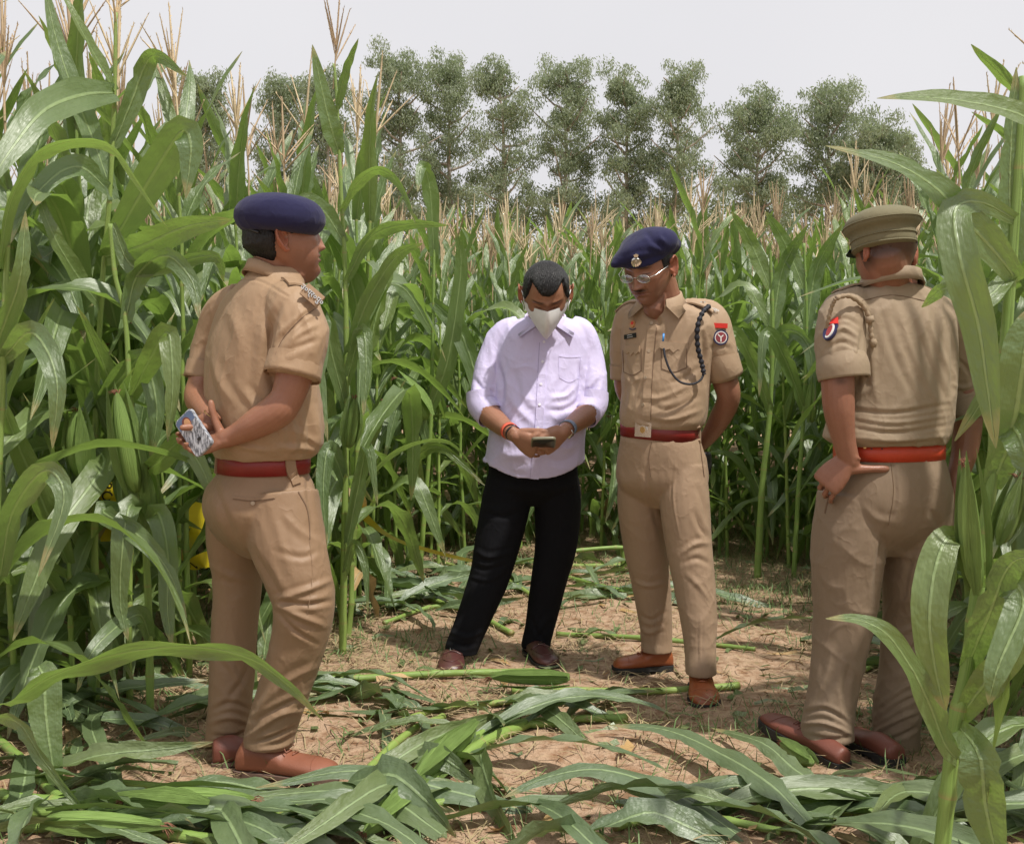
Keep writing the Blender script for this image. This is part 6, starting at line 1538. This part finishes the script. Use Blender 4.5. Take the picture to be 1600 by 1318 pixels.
# ================================================================== officer with glasses and peaked navy beret
def officer_c():
    F = Vector((-.42, -.907, 0)).normalized(); R = Vector((F.y, -F.x, 0))
    root = empty('person', G(1045, 1075), 'officer with glasses in navy beret with badge, khaki uniform and red belt, facing us', 'person')
    H = Head(P(1014, 418, 4.06), (-.60, -.80, 0), math.radians(28), math.radians(-3), 1.12)
    mb = MB(); H.mesh(mb)
    limb(mb, [(1026, 430, 4.10, .066), (1034, 460, 4.14, .068), (1036, 486, 4.16, .085), (1038, 540, 4.17, .09), (1036, 640, 4.17, .09)], up=F)
    limb(mb, [(1026, 455, 4.11, .052), (1022, 480, 4.09, .042)])
    limb(mb, [(1040, 505, 4.16, .05), (1112, 505, 4.14, .054), (1124, 550, 4.14, .050), (1132, 590, 4.14, .050), (1138, 622, 4.16, .045), (1124, 655, 4.25, .042), (1104, 685, 4.34, .032), (1085, 700, 4.38, .028)], 50)
    limb(mb, [(1030, 530, 4.2, .05), (985, 530, 4.24, .04), (978, 570, 4.27, .040), (978, 610, 4.30, .040), (1010, 660, 4.40, .034), (1040, 690, 4.42, .028)], 44)
    hand(mb, P(1090, 698, 4.37), Vector((-.9, .15, -.3)), Vector((0, 1, .1)), 1, 1.0)
    hand(mb, P(1040, 688, 4.42), Vector((.9, .1, -.2)), Vector((0, 1, .1)), -1, 1.0)
    me = fuse(mb, .0034, 3); H.features(me, nose=1.05, jowl=.004); H.tint(me, stubble=.35, moustache=True)
    finish('body', me, M['skin_c'], root)
    def hm(p, th, ph):
        if p.y > .03: return -1
        if p.y > -.02: return min((p.z - (.004 if p.y > -.012 else .0)) / .01, (.034 - p.y) / .01)
        return (p.z + .055) / .012
    H.hair(hm, .005, M['hair'], root)
    # glasses
    mb = MB(); gl = None
    for sg in (1, -1):
        c = H.at(sg * .031, .100, .004); pts = [c + H.ax(1, 0, 0) * (.024 * 1.1 * math.cos(a)) + H.ax(0, 0, 1) * (.0145 * 1.1 * math.sin(a)) for a in np.linspace(0, 2 * PI, 25)]
        tube(mb, pts, [.0012] * 25, 6, cap=False)
        tube(mb, [H.at(sg * .056, .098, .010), H.at(sg * .069, .080, .011), H.at(sg * .078, .03, .012), H.at(sg * .083, .0, .012)], [.0017] * 4, 6)
    tube(mb, [H.at(.008, .101, .007), H.at(0, .104, .010), H.at(-.008, .101, .007)], [.0012] * 3, 6)
    gl = mb.build('glasses', M['metal'], root)
    for sg in (1, -1):
        c = H.at(sg * .031, .100, .004); mb = MB(); loft(mb, [sring(c + H.ax(0, 1, 0) * y, H.ax(1, 0, 0) * .0258, H.ax(0, 0, 1) * .0155, 24, 2.2) for y in (-.0006, .0006)]); mb.build('lens', M['lens'], gl)
    # beret
    mb = MB(); D = 4.05
    pts = [(960, 413, D - .06, .022, .014), (971, 406, D - .05, .055, .030), (989, 396, D - .04, .095, .050), (1008, 386, D - .01, .124, .068), (1024, 383, D + .02, .120, .064), (1036, 386, D + .04, .09, .044)]
    limb(mb, pts, 26, 28, up=Vector((0, 0, 1)))
    hb = [sring(H.at(0, .0, z), H.ax(1, 0, 0) * (.0765 * 1.1 * q + .008), H.ax(0, 1, 0) * (.098 * 1.1 * q + .006), 40, 2.1) for z, q in ((.040, .97), (.052, .95), (.066, .85))]
    loft(mb, hb); me = fuse(mb, .0055, 5); rumple(me, .004, (8, 8, 10), 6, False)
    sculpt(me, [([(1010, 362), (1022, 378), (1040, 388)], 6, -.009), ([(1028, 360), (1032, 372), (1040, 378)], 5, .007), ([(968, 402), (1000, 392), (1030, 392)], 6, -.004), ([(985, 385), (1008, 374), (1022, 376)], 8, .004)])
    be = finish('beret', me, M['navy_wool'], root); b = bvh_of(me)
    bd = surf_shape('badge', b, 994, 408, circ(.019, 22, .0165), .004, M['metal'], be); bm_ = M['brass']
    for i in range(7): surf_shape('badge_leaf', b, 994 + 6.0 * math.cos(PI * (i / 6 + 1)), 409 - 5.0 * math.sin(PI * (i / 6 + 1)) * 1, circ(.0035, 8, .006), .006, M['metal'], bd)
    surf_shape('badge_crest', b, 994, 401, [(-.006, 0), (.006, 0), (.009, .008), (0, .012), (-.009, .008)], .005, M['metal'], bd); surf_shape('badge_centre', b, 994, 408, circ(.007, 12), .0065, M['metal'], bd)
    # shirt
    mb = MB()
    torso(mb, [(1033, 470, 4.15, .078, .070), (1037, 480, 4.16, .125, .088), (1042, 492, 4.17, .178, .102), (1045, 515, 4.17, .190, .118), (1043, 560, 4.17, .176, .128), (1040, 610, 4.16, .168, .138), (1037, 642, 4.16, .168, .145), (1035, 662, 4.16, .160, .138), (1032, 672, 4.16, .145, .12)], F, R)
    limb(mb, [(1075, 486, 4.15, .05), (1108, 496, 4.14, .064), (1120, 530, 4.13, .066), (1127, 560, 4.13, .064), (1131, 582, 4.14, .060)], round_ends=False)
    limb(mb, [(1005, 490, 4.2, .05), (985, 500, 4.23, .062), (977, 540, 4.26, .060), (977, 585, 4.28, .055)], round_ends=False)
    me = fuse(mb, .0050, 3); rumple(me, .0038, (5, 5, 3.4), 23)
    sculpt(me, [([(1098, 520), (1100, 560), (1102, 600)], 5, -.011), ([(1000, 615), (1030, 622), (1080, 600)], 6, .006), ([(1010, 630), (1045, 640), (1090, 620)], 6, -.005), ([(1015, 650), (1050, 655), (1095, 640)], 6, .007), ([(1040, 600), (1070, 590), (1095, 572)], 6, -.005),
                ([(1085, 505), (1075, 530), (1072, 560)], 7, -.004), ([(1062, 500), (1052, 520), (1048, 545)], 8, .004), ([(990, 590), (985, 620), (980, 650)], 6, .005), ([(1108, 545), (1125, 540), (1142, 545)], 5, -.004), ([(975, 560), (984, 585), (990, 600)], 5, -.006), ([(990, 655), (1000, 662), (1030, 668)], 5, .006), ([(1028, 505), (1022, 495), (1014, 488)], 8, -.012, 1)])
    sh = finish('shirt', me, M['khaki_c'], root); b = bvh_of(me)
    shell_tube('cuff', [(P(1126, 556, 4.13), .067, .069), (P(1129, 572, 4.13), .069, .071), (P(1133, 586, 4.14), .070, .071)], 0, .0035, M['khaki_c'], sh, seed=3)
    shell_tube('cuff', [(P(975, 568, 4.27), .056, .058), (P(976, 590, 4.28), .057, .058)], 0, .0035, M['khaki_c'], sh, seed=4)
    collar('collar', P(1031, 466, 4.13), F, R, .078, .040, .046, M['khaki_c'], sh, tilt=-.22, ang=148, spread=.026, point=.55, tipout=.035, droop=.055)
    surf_ribbon('placket', b, [(1019, 508), (1016, 545), (1013, 580), (1011, 620), (1010, 656)], .033, .0016, M['khaki_c'], sh, n=22)
    surf_ribbon('seam', b, [(1026, 512), (1023, 545), (1020, 580), (1018, 620), (1017, 656)], .0016, .0022, M['seam'], sh, n=22)
    for px, py in ((1018, 505), (1014, 548), (1009, 590), (1005, 632)): button(b, px, py, M['button'], sh, .0065)
    for cx, cy, s in ((1053, 540, 1.0), (988, 545, .72)):
        w_ = .052 * s
        flap = surf_shape('pocket_flap', b, cx, cy, [(-w_, .013), (w_, .013), (w_, -.010), (w_ * .62, -.020), (w_ * .28, -.013), (0, -.026), (-w_ * .28, -.013), (-w_ * .62, -.020), (-w_, -.010)], .003, M['khaki_c'], sh, up=(.08, -1)); button(b, cx, cy + 4, M['button'], flap, .006)
        hw = 20 * s
        surf_ribbon('pocket', b, [(cx - hw, cy + 2), (cx - hw + 1, cy + 36)], .002, .0018, M['seam'], sh); surf_ribbon('pocket', b, [(cx - hw + 1, cy + 36), (cx, cy + 41), (cx + hw, cy + 34)], .002, .0018, M['seam'], sh); surf_ribbon('pocket', b, [(cx + hw, cy), (cx + hw, cy + 34)], .002, .0018, M['seam'], sh)
    np_ = surf_shape('name_plate', b, 985, 525, [(-.029, -.0085), (.029, -.0085), (.029, .0085), (-.029, .0085)], .003, M['black'], sh, up=(-.18, -1))
    for dy in (-1.6, 1.6): surf_ribbon('lettering', b, [(978, 526.5 + dy), (992, 523.5 + dy)], .0014, .0045, M['whitep'], np_)
    em = surf_shape('chest_emblem', b, 989, 506, circ(.0115, 16, .0145), .003, plain('orange enamel', (.50, .22, .08), .4), sh); surf_shape('emblem_centre', b, 989, 505, circ(.006, 10), .005, M['red'], em); surf_ribbon('emblem_scroll', b, [(984, 513), (989, 515), (994, 513)], .003, .004, M['navy'], em)
    for q, up_ in (([(1060, 458), (1085, 466), (1117, 481)], 0), ([(1003, 470), (985, 480), (968, 492)], 1)):
        sg = -1 if not up_ else 1; ep = epaulette(b, P(1037, 470, 4.16) + R * (.085 * sg), P(1039, 470, 4.16) + R * (.192 * sg), F, (.044, .056), M['khaki_c'], sh)
        be2 = bvh_of(ep.data) if not up_ else b
        if not up_:
            surf_text(b, 1114, 485, 'उ०प्र०', .016, M['metal'], ep, up=(.3, -1), off=.009)
            st = [(.013 * (1 if i % 2 == 0 else .45) * math.cos(PI * i / 5), .013 * (1 if i % 2 == 0 else .45) * math.sin(PI * i / 5)) for i in range(10)]
            qp = P(1037, 470, 4.16) - R * .150; h_ = b.ray_cast(Vector((qp.x, qp.y, 3)), Vector((0, 0, -1))); c_ = h_[0] + Vector((0, 0, .008)); mb = MB(); mb.add([c_ + Vector((x, y, 0)) for x, y in st] + [c_ + Vector((x * .8, y * .8, .004)) for x, y in st], [tuple(range(10, 20))] + [(i, (i + 1) % 10, 10 + (i + 1) % 10, 10 + i) for i in range(10)]); mb.build('star', M['metal'], ep, smooth=False)
    # shoulder patch
    pt = surf_shape('shoulder_patch', b, 1126, 520, [(-.030, .036), (.024, .036), (.024, .018), (-.030, .018)], .003, M['red'], sh, up=(.05, -1))
    surf_shape('patch_field', b, 1126, 527, circ(.0285, 22), .004, M['navy'], pt); surf_shape('patch_ring', b, 1126, 527, circ(.023, 22), .0048, M['whitep'], pt); surf_shape('patch_disc', b, 1126, 527, circ(.0195, 22), .0054, plain('dark red embroidery', (.25, .04, .05), .7), pt)
    for q in ([(1126, 527), (1126, 534)], [(1126, 527), (1121, 522)], [(1126, 527), (1131, 522)]): surf_ribbon('patch_figure', b, q, .004, .0068, M['whitep'], pt)
    # lanyard
    mb = MB(); L_ = [(1108, 478, 4.02), (1098, 488, 3.99), (1090, 510, 3.98), (1090, 540, 3.99), (1096, 565, 4.00), (1100, 585, 4.00)]; C = catmull([tuple(P(*q)) for q in L_], 60)
    tube(mb, [Vector(c) for c in C], [.0085 + .0022 * math.sin(i * 1.5) for i in range(60)], 10); ln = mb.build('lanyard', M['blackcord'], root)
    mb = MB(); L_ = [(1100, 583, 4.0), (1094, 594, 3.99), (1080, 600, 3.975), (1062, 596, 3.97), (1048, 580, 3.97), (1040, 560, 3.975), (1037, 544, 3.985)]; C = catmull([tuple(P(*q)) for q in L_], 50); tube(mb, [Vector(c) for c in C], [.0042] * 50, 8); mb.build('whistle_cord', M['blackcord'], ln)
    mb = MB(); tube(mb, [P(1037, 521, 4.0), P(1036, 533, 3.995)], [.004, .004], 8); mb.build('pen', plain('blue pen cap', (.05, .25, .6), .3), root)
    # belt
    tl = Vector((0, 0, -.012)); u = R * .152; u = u + Vector((0, 0, .012))
    bl = band(P(1031, 684, 4.16), P(1031, 661, 4.16), u, F * .126, .005, M['red_belt'], root)
    bb = bvh_of(bl.data); bk = surf_shape('buckle', bb, 1006, 671, [(-.033, -.027), (.033, -.027), (.033, .027), (-.033, .027)], .007, M['metal'], bl, up=(.05, -1)); surf_shape('buckle_crest', bb, 1006, 671, circ(.018, 18), .010, M['metal'], bk); surf_shape('buckle_centre', bb, 1006, 671, circ(.010, 8, .013), .013, M['brass'], bk)
    surf_ribbon('belt_keeper', bb, [(1072, 662), (1072, 686)], .005, .003, M['brass'], bl)
    # trousers
    mb = MB()
    torso(mb, [(1031, 680, 4.16, .148, .122), (1032, 695, 4.16, .158, .128), (1034, 725, 4.17, .174, .138), (1035, 758, 4.18, .170, .135), (1034, 792, 4.19, .10, .06)], F, R)
    limb(mb, [(1002, 730, 4.22, .090, .10), (1002, 790, 4.25, .092, .10), (1008, 850, 4.28, .088), (1017, 910, 4.31, .078), (1023, 960, 4.33, .070), (1026, 995, 4.34, .063), (1026, 1010, 4.34, .062), (1026, 1016, 4.34, .055)], 46, 24, up=F, hem=True)
    limb(mb, [(1066, 730, 4.12, .092, .10), (1070, 790, 4.10, .094, .105), (1076, 850, 4.08, .088), (1084, 905, 4.06, .080), (1091, 960, 4.04, .071), (1094, 1010, 4.02, .060), (1095, 1042, 4.00, .056), (1095, 1052, 4.0, .050)], 50, 24, up=F, hem=True)
    me = fuse(mb, .0050, 3); rumple(me, .0030, (5, 5, 4), 51)
    sculpt(me, [([(1008, 735), (1022, 800), (1045, 870)], 7, -.006), ([(1085, 800), (1095, 825), (1106, 840)], 6, -.008), ([(1062, 868), (1085, 850), (1108, 848)], 6, .007), ([(1066, 880), (1088, 872), (1110, 882)], 6, -.006), ([(1090, 760), (1100, 790), (1104, 815)], 6, -.006),
                ([(1056, 720), (1052, 780), (1062, 840)], 2.5, .004), ([(1095, 960), (1094, 1000), (1094, 1040)], 2.5, .005), ([(1020, 940), (1022, 975), (1024, 1005)], 2.5, .004), ([(1072, 895), (1092, 915), (1110, 940)], 6, .005), ([(988, 905), (1010, 915), (1040, 910)], 5, .006), ([(1000, 980), (1015, 988), (1035, 980)], 5, .007), ([(1000, 960), (1018, 968), (1040, 955)], 5, -.006)])
    tr = finish('trousers', me, M['khaki_c_t'], root); b = bvh_of(me)
    surf_ribbon('side_pocket', b, [(1093, 690), (1096, 715), (1100, 745)], .004, .002, M['seam'], tr)
    surf_ribbon('belt_loop', bvh_of(bl.data, me), [(1092, 662), (1092, 690)], .013, .005, M['khaki_c_t'], tr, off=.002); surf_ribbon('seam', b, [(1018, 690), (1014, 715), (1017, 745)], .0018, .001, M['seam'], tr)
    # holster sticking out behind the hip
    mb = MB(); loft(mb, [sring(P(1105, y, 4.25), Vector((.018 * s_, .01, 0)), Vector((0, .035, 0)), 18, 3.5) for y, s_ in ((706, .6), (710, .9), (724, 1), (740, .7))]); mb.build('holster', M['black'], root)
    shoe(G(1050, 1046), G(958, 1050), root, M['tan_leather'], M['sole'], .048, True, .026, .012)
    t_ = G(1103, 1112); d = (G(1103, 1112) - G(1092, 1068)).normalized(); d = Vector((d.x + .02, d.y, 0)).normalized(); shoe(t_ - d * .29, t_, root, M['tan_leather'], M['sole'], .052, True, .026, .012)
officer_c()
# ================================================================== officer in peaked cap seen from behind
def officer_d():
    F = Vector((-.30, .954, 0)).normalized(); R = Vector((F.y, -F.x, 0))
    root = empty('person', G(1350, 1190), 'officer in olive peaked cap seen from behind with one hand on hip', 'person')
    H = Head(P(1384, 397, 3.34), (-.38, .92, 0), math.radians(24), math.radians(3), 1.06)
    mb = MB(); H.mesh(mb)
    limb(mb, [(1384, 400, 3.31, .060, .060), (1388, 425, 3.345, .061, .062), (1393, 456, 3.39, .066), (1397, 520, 3.41, .09), (1395, 640, 3.41, .10)], up=F)
    limb(mb, [(1395, 492, 3.40, .05), (1325, 492, 3.33, .058), (1311, 540, 3.29, .056), (1308, 575, 3.27, .054), (1309, 600, 3.26, .051), (1311, 640, 3.26, .048), (1318, 685, 3.27, .037), (1328, 722, 3.28, .031)], 50, flat=.9)
    limb(mb, [(1395, 492, 3.40, .05), (1482, 500, 3.48, .058), (1505, 560, 3.52, .054), (1512, 640, 3.52, .048), (1508, 700, 3.50, .042), (1494, 750, 3.46, .032), (1487, 775, 3.45, .028)], 50)
    hand(mb, P(1326, 716, 3.275), Vector((-.60, .20, -.78)), Vector((.55, .85, -.1)), 1, 1.14, (.42, .52, .62, .72), thumb_dir=Vector((1, -.02, .02)), thumb_curl=.05, spread=.02)
    hand(mb, P(1488, 772, 3.45), Vector((-.12, .0, -1)), Vector((-.6, .8, 0)), 1, 1.0, (.4, .45, .5, .5))
    me = fuse(mb, .0034, 3); H.features(me); H.tint(me)
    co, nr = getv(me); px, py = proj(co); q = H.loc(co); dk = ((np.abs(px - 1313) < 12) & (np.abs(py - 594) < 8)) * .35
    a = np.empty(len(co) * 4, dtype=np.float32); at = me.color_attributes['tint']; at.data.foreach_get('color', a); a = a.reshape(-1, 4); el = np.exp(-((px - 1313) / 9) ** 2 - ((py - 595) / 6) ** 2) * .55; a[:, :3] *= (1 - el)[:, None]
    # close-cropped back of the head
    x, y, z = q.T; hc = (np.abs(z) < .15) & (np.hypot(x, y) < .084 + 0 * z) | ((np.hypot(x, y) < .12) & (y < .0) & (np.abs(z) < .14)); m_ = hc * np.clip((z + .062) / .035, 0, 1) * (np.abs(x) < .079); m_ = m_ * (y < .02)
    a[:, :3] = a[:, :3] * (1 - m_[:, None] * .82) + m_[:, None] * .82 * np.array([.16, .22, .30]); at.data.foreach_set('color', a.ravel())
    finish('body', me, M['skin_d'], root)
    H.hair(lambda p, th, ph: min((p.z + .012) / .04, 1) if p.y < .01 else -1, .0035, M['hair_short'], root, rough=.0012)
    # peaked cap
    mb = MB(); U = Vector((.992, 0, .09)); V_ = Vector((.05, .98, -.12)); ax = Vector((-.08, .14, .98)); c0 = P(1381, 381, 3.33); rr = []
    for z, r in ((-.016, .0915), (.0, .094), (.020, .0955), (.034, .0965), (.040, .103), (.047, .1105), (.056, .1145), (.067, .1125), (.079, .105), (.091, .090), (.101, .068), (.107, .040), (.109, .012)):
        rr.append(sring(c0 + ax * z, U * r, V_ * (r * 1.14), 56, 2.08))
    loft(mb, rr); me = mb.mesh('cap', M['khaki_cap']); rumple(me, .0016, (9, 9, 9), 2, False); cp = finish('peaked_cap', me, M['khaki_cap'], root)
    mb = MB()
    for z, r in ((.0155, .0965), (.058, .1155), (-.010, .0935)):
        rg = sring(c0 + ax * z, U * r, V_ * (r * 1.14), 64, 2.08); tube(mb, rg + [rg[0]], [.0018 if z > 0 else .003] * 65, 6, cap=False)
    mb.build('piping', M['khaki_cap'], cp)
    mb = MB(); vs = []
    for i in range(15):
        t = -1.05 + 2.1 * i / 14; dr = F * math.cos(t) + R * math.sin(t)
        vs += [c0 + dr * .100 + ax * -.012, c0 + dr * (.100 + .022 * math.cos(t)) - ax * (.030), c0 + dr * (.100 + .022 * math.cos(t)) - ax * (.034), c0 + dr * .098 + ax * -.017]
    fs = []
    for i in range(14):
        for k in range(4): k2 = (k + 1) % 4; fs.append((4 * i + k, 4 * i + k2, 4 * i + 4 + k2, 4 * i + 4 + k))
    mb.add(vs, fs); mb.build('visor', M['black'], cp)
    # shirt
    mb = MB()
    torso(mb, [(1392, 444, 3.39, .085, .080), (1394, 455, 3.40, .135, .092), (1396, 470, 3.41, .185, .106), (1398, 495, 3.41, .203, .120), (1400, 540, 3.41, .200, .132), (1400, 590, 3.41, .196, .140), (1394, 640, 3.41, .198, .146), (1387, 675, 3.41, .204, .152), (1385, 684, 3.41, .200, .150), (1389, 693, 3.41, .182, .135)], F, R)
    limb(mb, [(1350, 476, 3.36, .055), (1322, 487, 3.33, .070), (1313, 525, 3.30, .074), (1315, 560, 3.28, .072), (1317, 583, 3.27, .070)], round_ends=False)
    limb(mb, [(1450, 482, 3.44, .055), (1485, 495, 3.47, .068), (1500, 545, 3.51, .066), (1508, 600, 3.53, .060), (1509, 640, 3.53, .056)], round_ends=False)
    me = fuse(mb, .0050, 3); rumple(me, .0042, (5, 5, 3), 33)
    sculpt(me, [([(1345, 520), (1344, 560), (1340, 600)], 6, -.012), ([(1488, 520), (1490, 570), (1486, 620)], 7, -.010), ([(1330, 640), (1400, 645), (1480, 632)], 5, -.008), ([(1335, 652), (1400, 660), (1484, 648)], 5, .007), ([(1330, 668), (1400, 676), (1484, 664)], 5, -.008), ([(1335, 683), (1400, 688), (1480, 680)], 5, .008),
                ([(1420, 480), (1450, 560), (1482, 630)], 7, -.006), ([(1400, 475), (1430, 560), (1470, 640)], 8, .006), ([(1375, 480), (1400, 560), (1440, 640)], 8, -.005), ([(1365, 490), (1362, 560), (1372, 640)], 9, .005), ([(1440, 475), (1465, 540), (1486, 590)], 7, .006), ([(1345, 490), (1352, 540), (1355, 600)], 8, -.006),
                ([(1295, 524), (1318, 512), (1342, 528)], 5, .007), ([(1290, 546), (1316, 534), (1342, 546)], 5, -.006), ([(1300, 500), (1325, 498), (1345, 512)], 5, -.005), ([(1495, 560), (1510, 575), (1520, 600)], 5, -.006), ([(1490, 600), (1505, 606), (1522, 600)], 5, .007), ([(1284, 650), (1300, 670), (1320, 690)], 6, .006)])
    sh = finish('shirt', me, M['khaki_d'], root); b = bvh_of(me)
    shell_tube('rolled_cuff', [(P(1314, 560, 3.28), .073, .074), (P(1317, 575, 3.27), .079, .078), (P(1319, 592, 3.265), .076, .075)], 0, .004, M['khaki_d'], sh, n_r=9, seed=5)
    shell_tube('rolled_cuff', [(P(1508, 618, 3.53), .060, .062), (P(1510, 634, 3.53), .064, .065), (P(1510, 650, 3.53), .062, .063)], 0, .004, M['khaki_d'], sh, n_r=9, seed=6)
    collar('collar', P(1391, 438, 3.372), F, R, .083, .036, .038, M['khaki_d'], sh, tilt=.10, ang=160, spread=.020, droop=.045)
    surf_ribbon('seam', b, [(1345, 470), (1395, 461), (1455, 472)], .0016, .001, M['seam'], sh)
    for sg in (1, -1): epaulette(b, P(1394, 450, 3.40) + R * (.095 * sg), P(1396, 450, 3.40) + R * (.205 * sg), F, (.042, .052), M['khaki_d'], sh)
    # shoulder cord
    mb = MB(); C = catmull([tuple(P(*q)) for q in ((1306, 466, 3.22), (1325, 462, 3.23), (1345, 474, 3.25), (1357, 494, 3.26), (1361, 520, 3.26), (1364, 538, 3.26))], 44); tube(mb, [Vector(c) for c in C], [.0070 + .0014 * math.sin(i * 1.6) for i in range(44)], 10); lc = mb.build('shoulder_cord', M['khakicord'], root)
    mb = MB(); C = catmull([tuple(P(*q)) for q in ((1306, 466, 3.22), (1300, 478, 3.23), (1294, 500, 3.24), (1290, 520, 3.26))], 30); tube(mb, [Vector(c) for c in C], [.0060 + .0012 * math.sin(i * 1.6) for i in range(30)], 8); mb.build('cord_strand', M['khakicord'], lc)
    mb = MB(); tube(mb, [P(1358, 494, 3.255), P(1360, 504, 3.255)], [.0125, .0125], 14); mb.build('cord_slide', M['khaki_d'], lc); mb = MB(); tube(mb, [P(1364, 530, 3.26), P(1365, 536, 3.26), P(1365, 543, 3.26)], [.009, .0115, .006], 10); mb.build('cord_knot', M['khakicord'], lc)
    # patch on the left sleeve, seen edge on
    pt = surf_shape('shoulder_patch', b, 1298, 516, circ(.020, 18, .034), .004, M['navy'], sh, up=(.2, -1)); surf_shape('patch_ring', b, 1298, 518, circ(.013, 18, .025), .006, M['whitep'], pt); surf_shape('patch_disc', b, 1298, 518, circ(.009, 16, .019), .0068, plain('dark red embroidery b', (.35, .05, .05), .7), pt); surf_shape('patch_top', b, 1304, 503, [(-.014, -.010), (.012, -.010), (.010, .014), (-.006, .006)], .006, M['red'], pt)
    # belt
    u = R * .176; bl = band(P(1389, 716, 3.42), P(1389, 690, 3.42), u, F * .134, .006, M['bright_belt'], root); bb = bvh_of(bl.data)
    surf_ribbon('buckle_pin', bb, [(1350, 688), (1346, 716)], .0035, .004, M['brass'], bl); surf_shape('stud', bb, 1352, 698, circ(.005, 10), .006, M['brass'], bl)
    for px in (1362, 1378): surf_shape('belt_hole', bb, px, 701, circ(.0025, 8), .001, M['black'], bl)
    mb = MB()
    torso(mb, [(1390, 703, 3.42, .168, .126), (1390, 716, 3.42, .174, .132), (1389, 745, 3.42, .190, .150), (1386, 785, 3.43, .204, .162), (1383, 825, 3.43, .185, .135), (1381, 865, 3.44, .11, .06)], F, R)
    limb(mb, [(1332, 770, 3.40, .100, .12), (1326, 840, 3.40, .110, .125), (1323, 905, 3.40, .108), (1319, 965, 3.40, .097), (1310, 1030, 3.39, .083), (1300, 1085, 3.38, .078), (1293, 1130, 3.37, .080), (1292, 1152, 3.37, .074)], 50, 26, up=F, hem=True)
    limb(mb, [(1432, 770, 3.45, .100, .125), (1433, 840, 3.46, .102, .125), (1425, 905, 3.48, .091, .10), (1419, 965, 3.51, .081), (1412, 1035, 3.51, .077), (1405, 1090, 3.50, .078), (1400, 1145, 3.50, .074), (1400, 1172, 3.50, .070)], 50, 26, up=F, hem=True)
    me = fuse(mb, .0050, 4); rumple(me, .0032, (5, 5, 4), 61)
    sculpt(me, [([(1395, 720), (1400, 780), (1385, 830)], 4, -.005), ([(1385, 830), (1372, 880), (1368, 950)], 8, -.008), ([(1350, 790), (1370, 810), (1400, 815)], 8, .004), ([(1300, 1010), (1290, 1060), (1262, 1110)], 8, .006), ([(1330, 1030), (1320, 1080), (1330, 1130)], 8, -.008), ([(1345, 1040), (1345, 1090), (1335, 1135)], 7, .008), ([(1255, 1115), (1290, 1108), (1335, 1135)], 5, -.010), ([(1252, 1130), (1290, 1130), (1335, 1148)], 5, .010), ([(1262, 1148), (1300, 1155), (1330, 1150)], 5, -.007),
                ([(1440, 850), (1425, 900), (1418, 950)], 6, .006), ([(1445, 960), (1425, 980), (1395, 990)], 6, .007), ([(1442, 1000), (1415, 1020), (1385, 1040)], 6, -.007), ([(1440, 1060), (1410, 1075), (1370, 1105)], 6, .009), ([(1438, 1085), (1405, 1100), (1370, 1125)], 5, -.010), ([(1436, 1110), (1400, 1125), (1365, 1145)], 5, .010), ([(1434, 1135), (1405, 1150), (1372, 1160)], 5, -.008), ([(1395, 860), (1425, 870), (1465, 860)], 8, .005), ([(1450, 790), (1470, 830), (1475, 860)], 8, -.005), ([(1400, 930), (1380, 970), (1378, 1010)], 6, .005)])
    tr = finish('trousers', me, M['khaki_d_t'], root); b = bvh_of(me)
    lp = surf_ribbon('belt_loop', bvh_of(bl.data, me), [(1428, 688), (1434, 708), (1438, 726)], (.026, .024), .005, M['khaki_d_t'], tr, off=.002)
    surf_ribbon('side_pocket', b, [(1300, 772), (1293, 785), (1289, 802)], .005, .0015, M['seam'], tr); surf_ribbon('seam', b, [(1392, 724), (1396, 770), (1388, 820)], .0018, .001, M['seam'], tr)
    shoe(G(1318, 1206), G(1192, 1150) + Vector((0, 0, .045)), root, M['brown_leather'], M['sole'], .048, True, .030, -.012, hk=1.08)
    shoe(G(1403, 1200), G(1399, 1200) + Vector((-.08, .27, 0)), root, M['brown_leather'], M['sole'], .048, False, .030, -.012, hk=1.08)
officer_d()
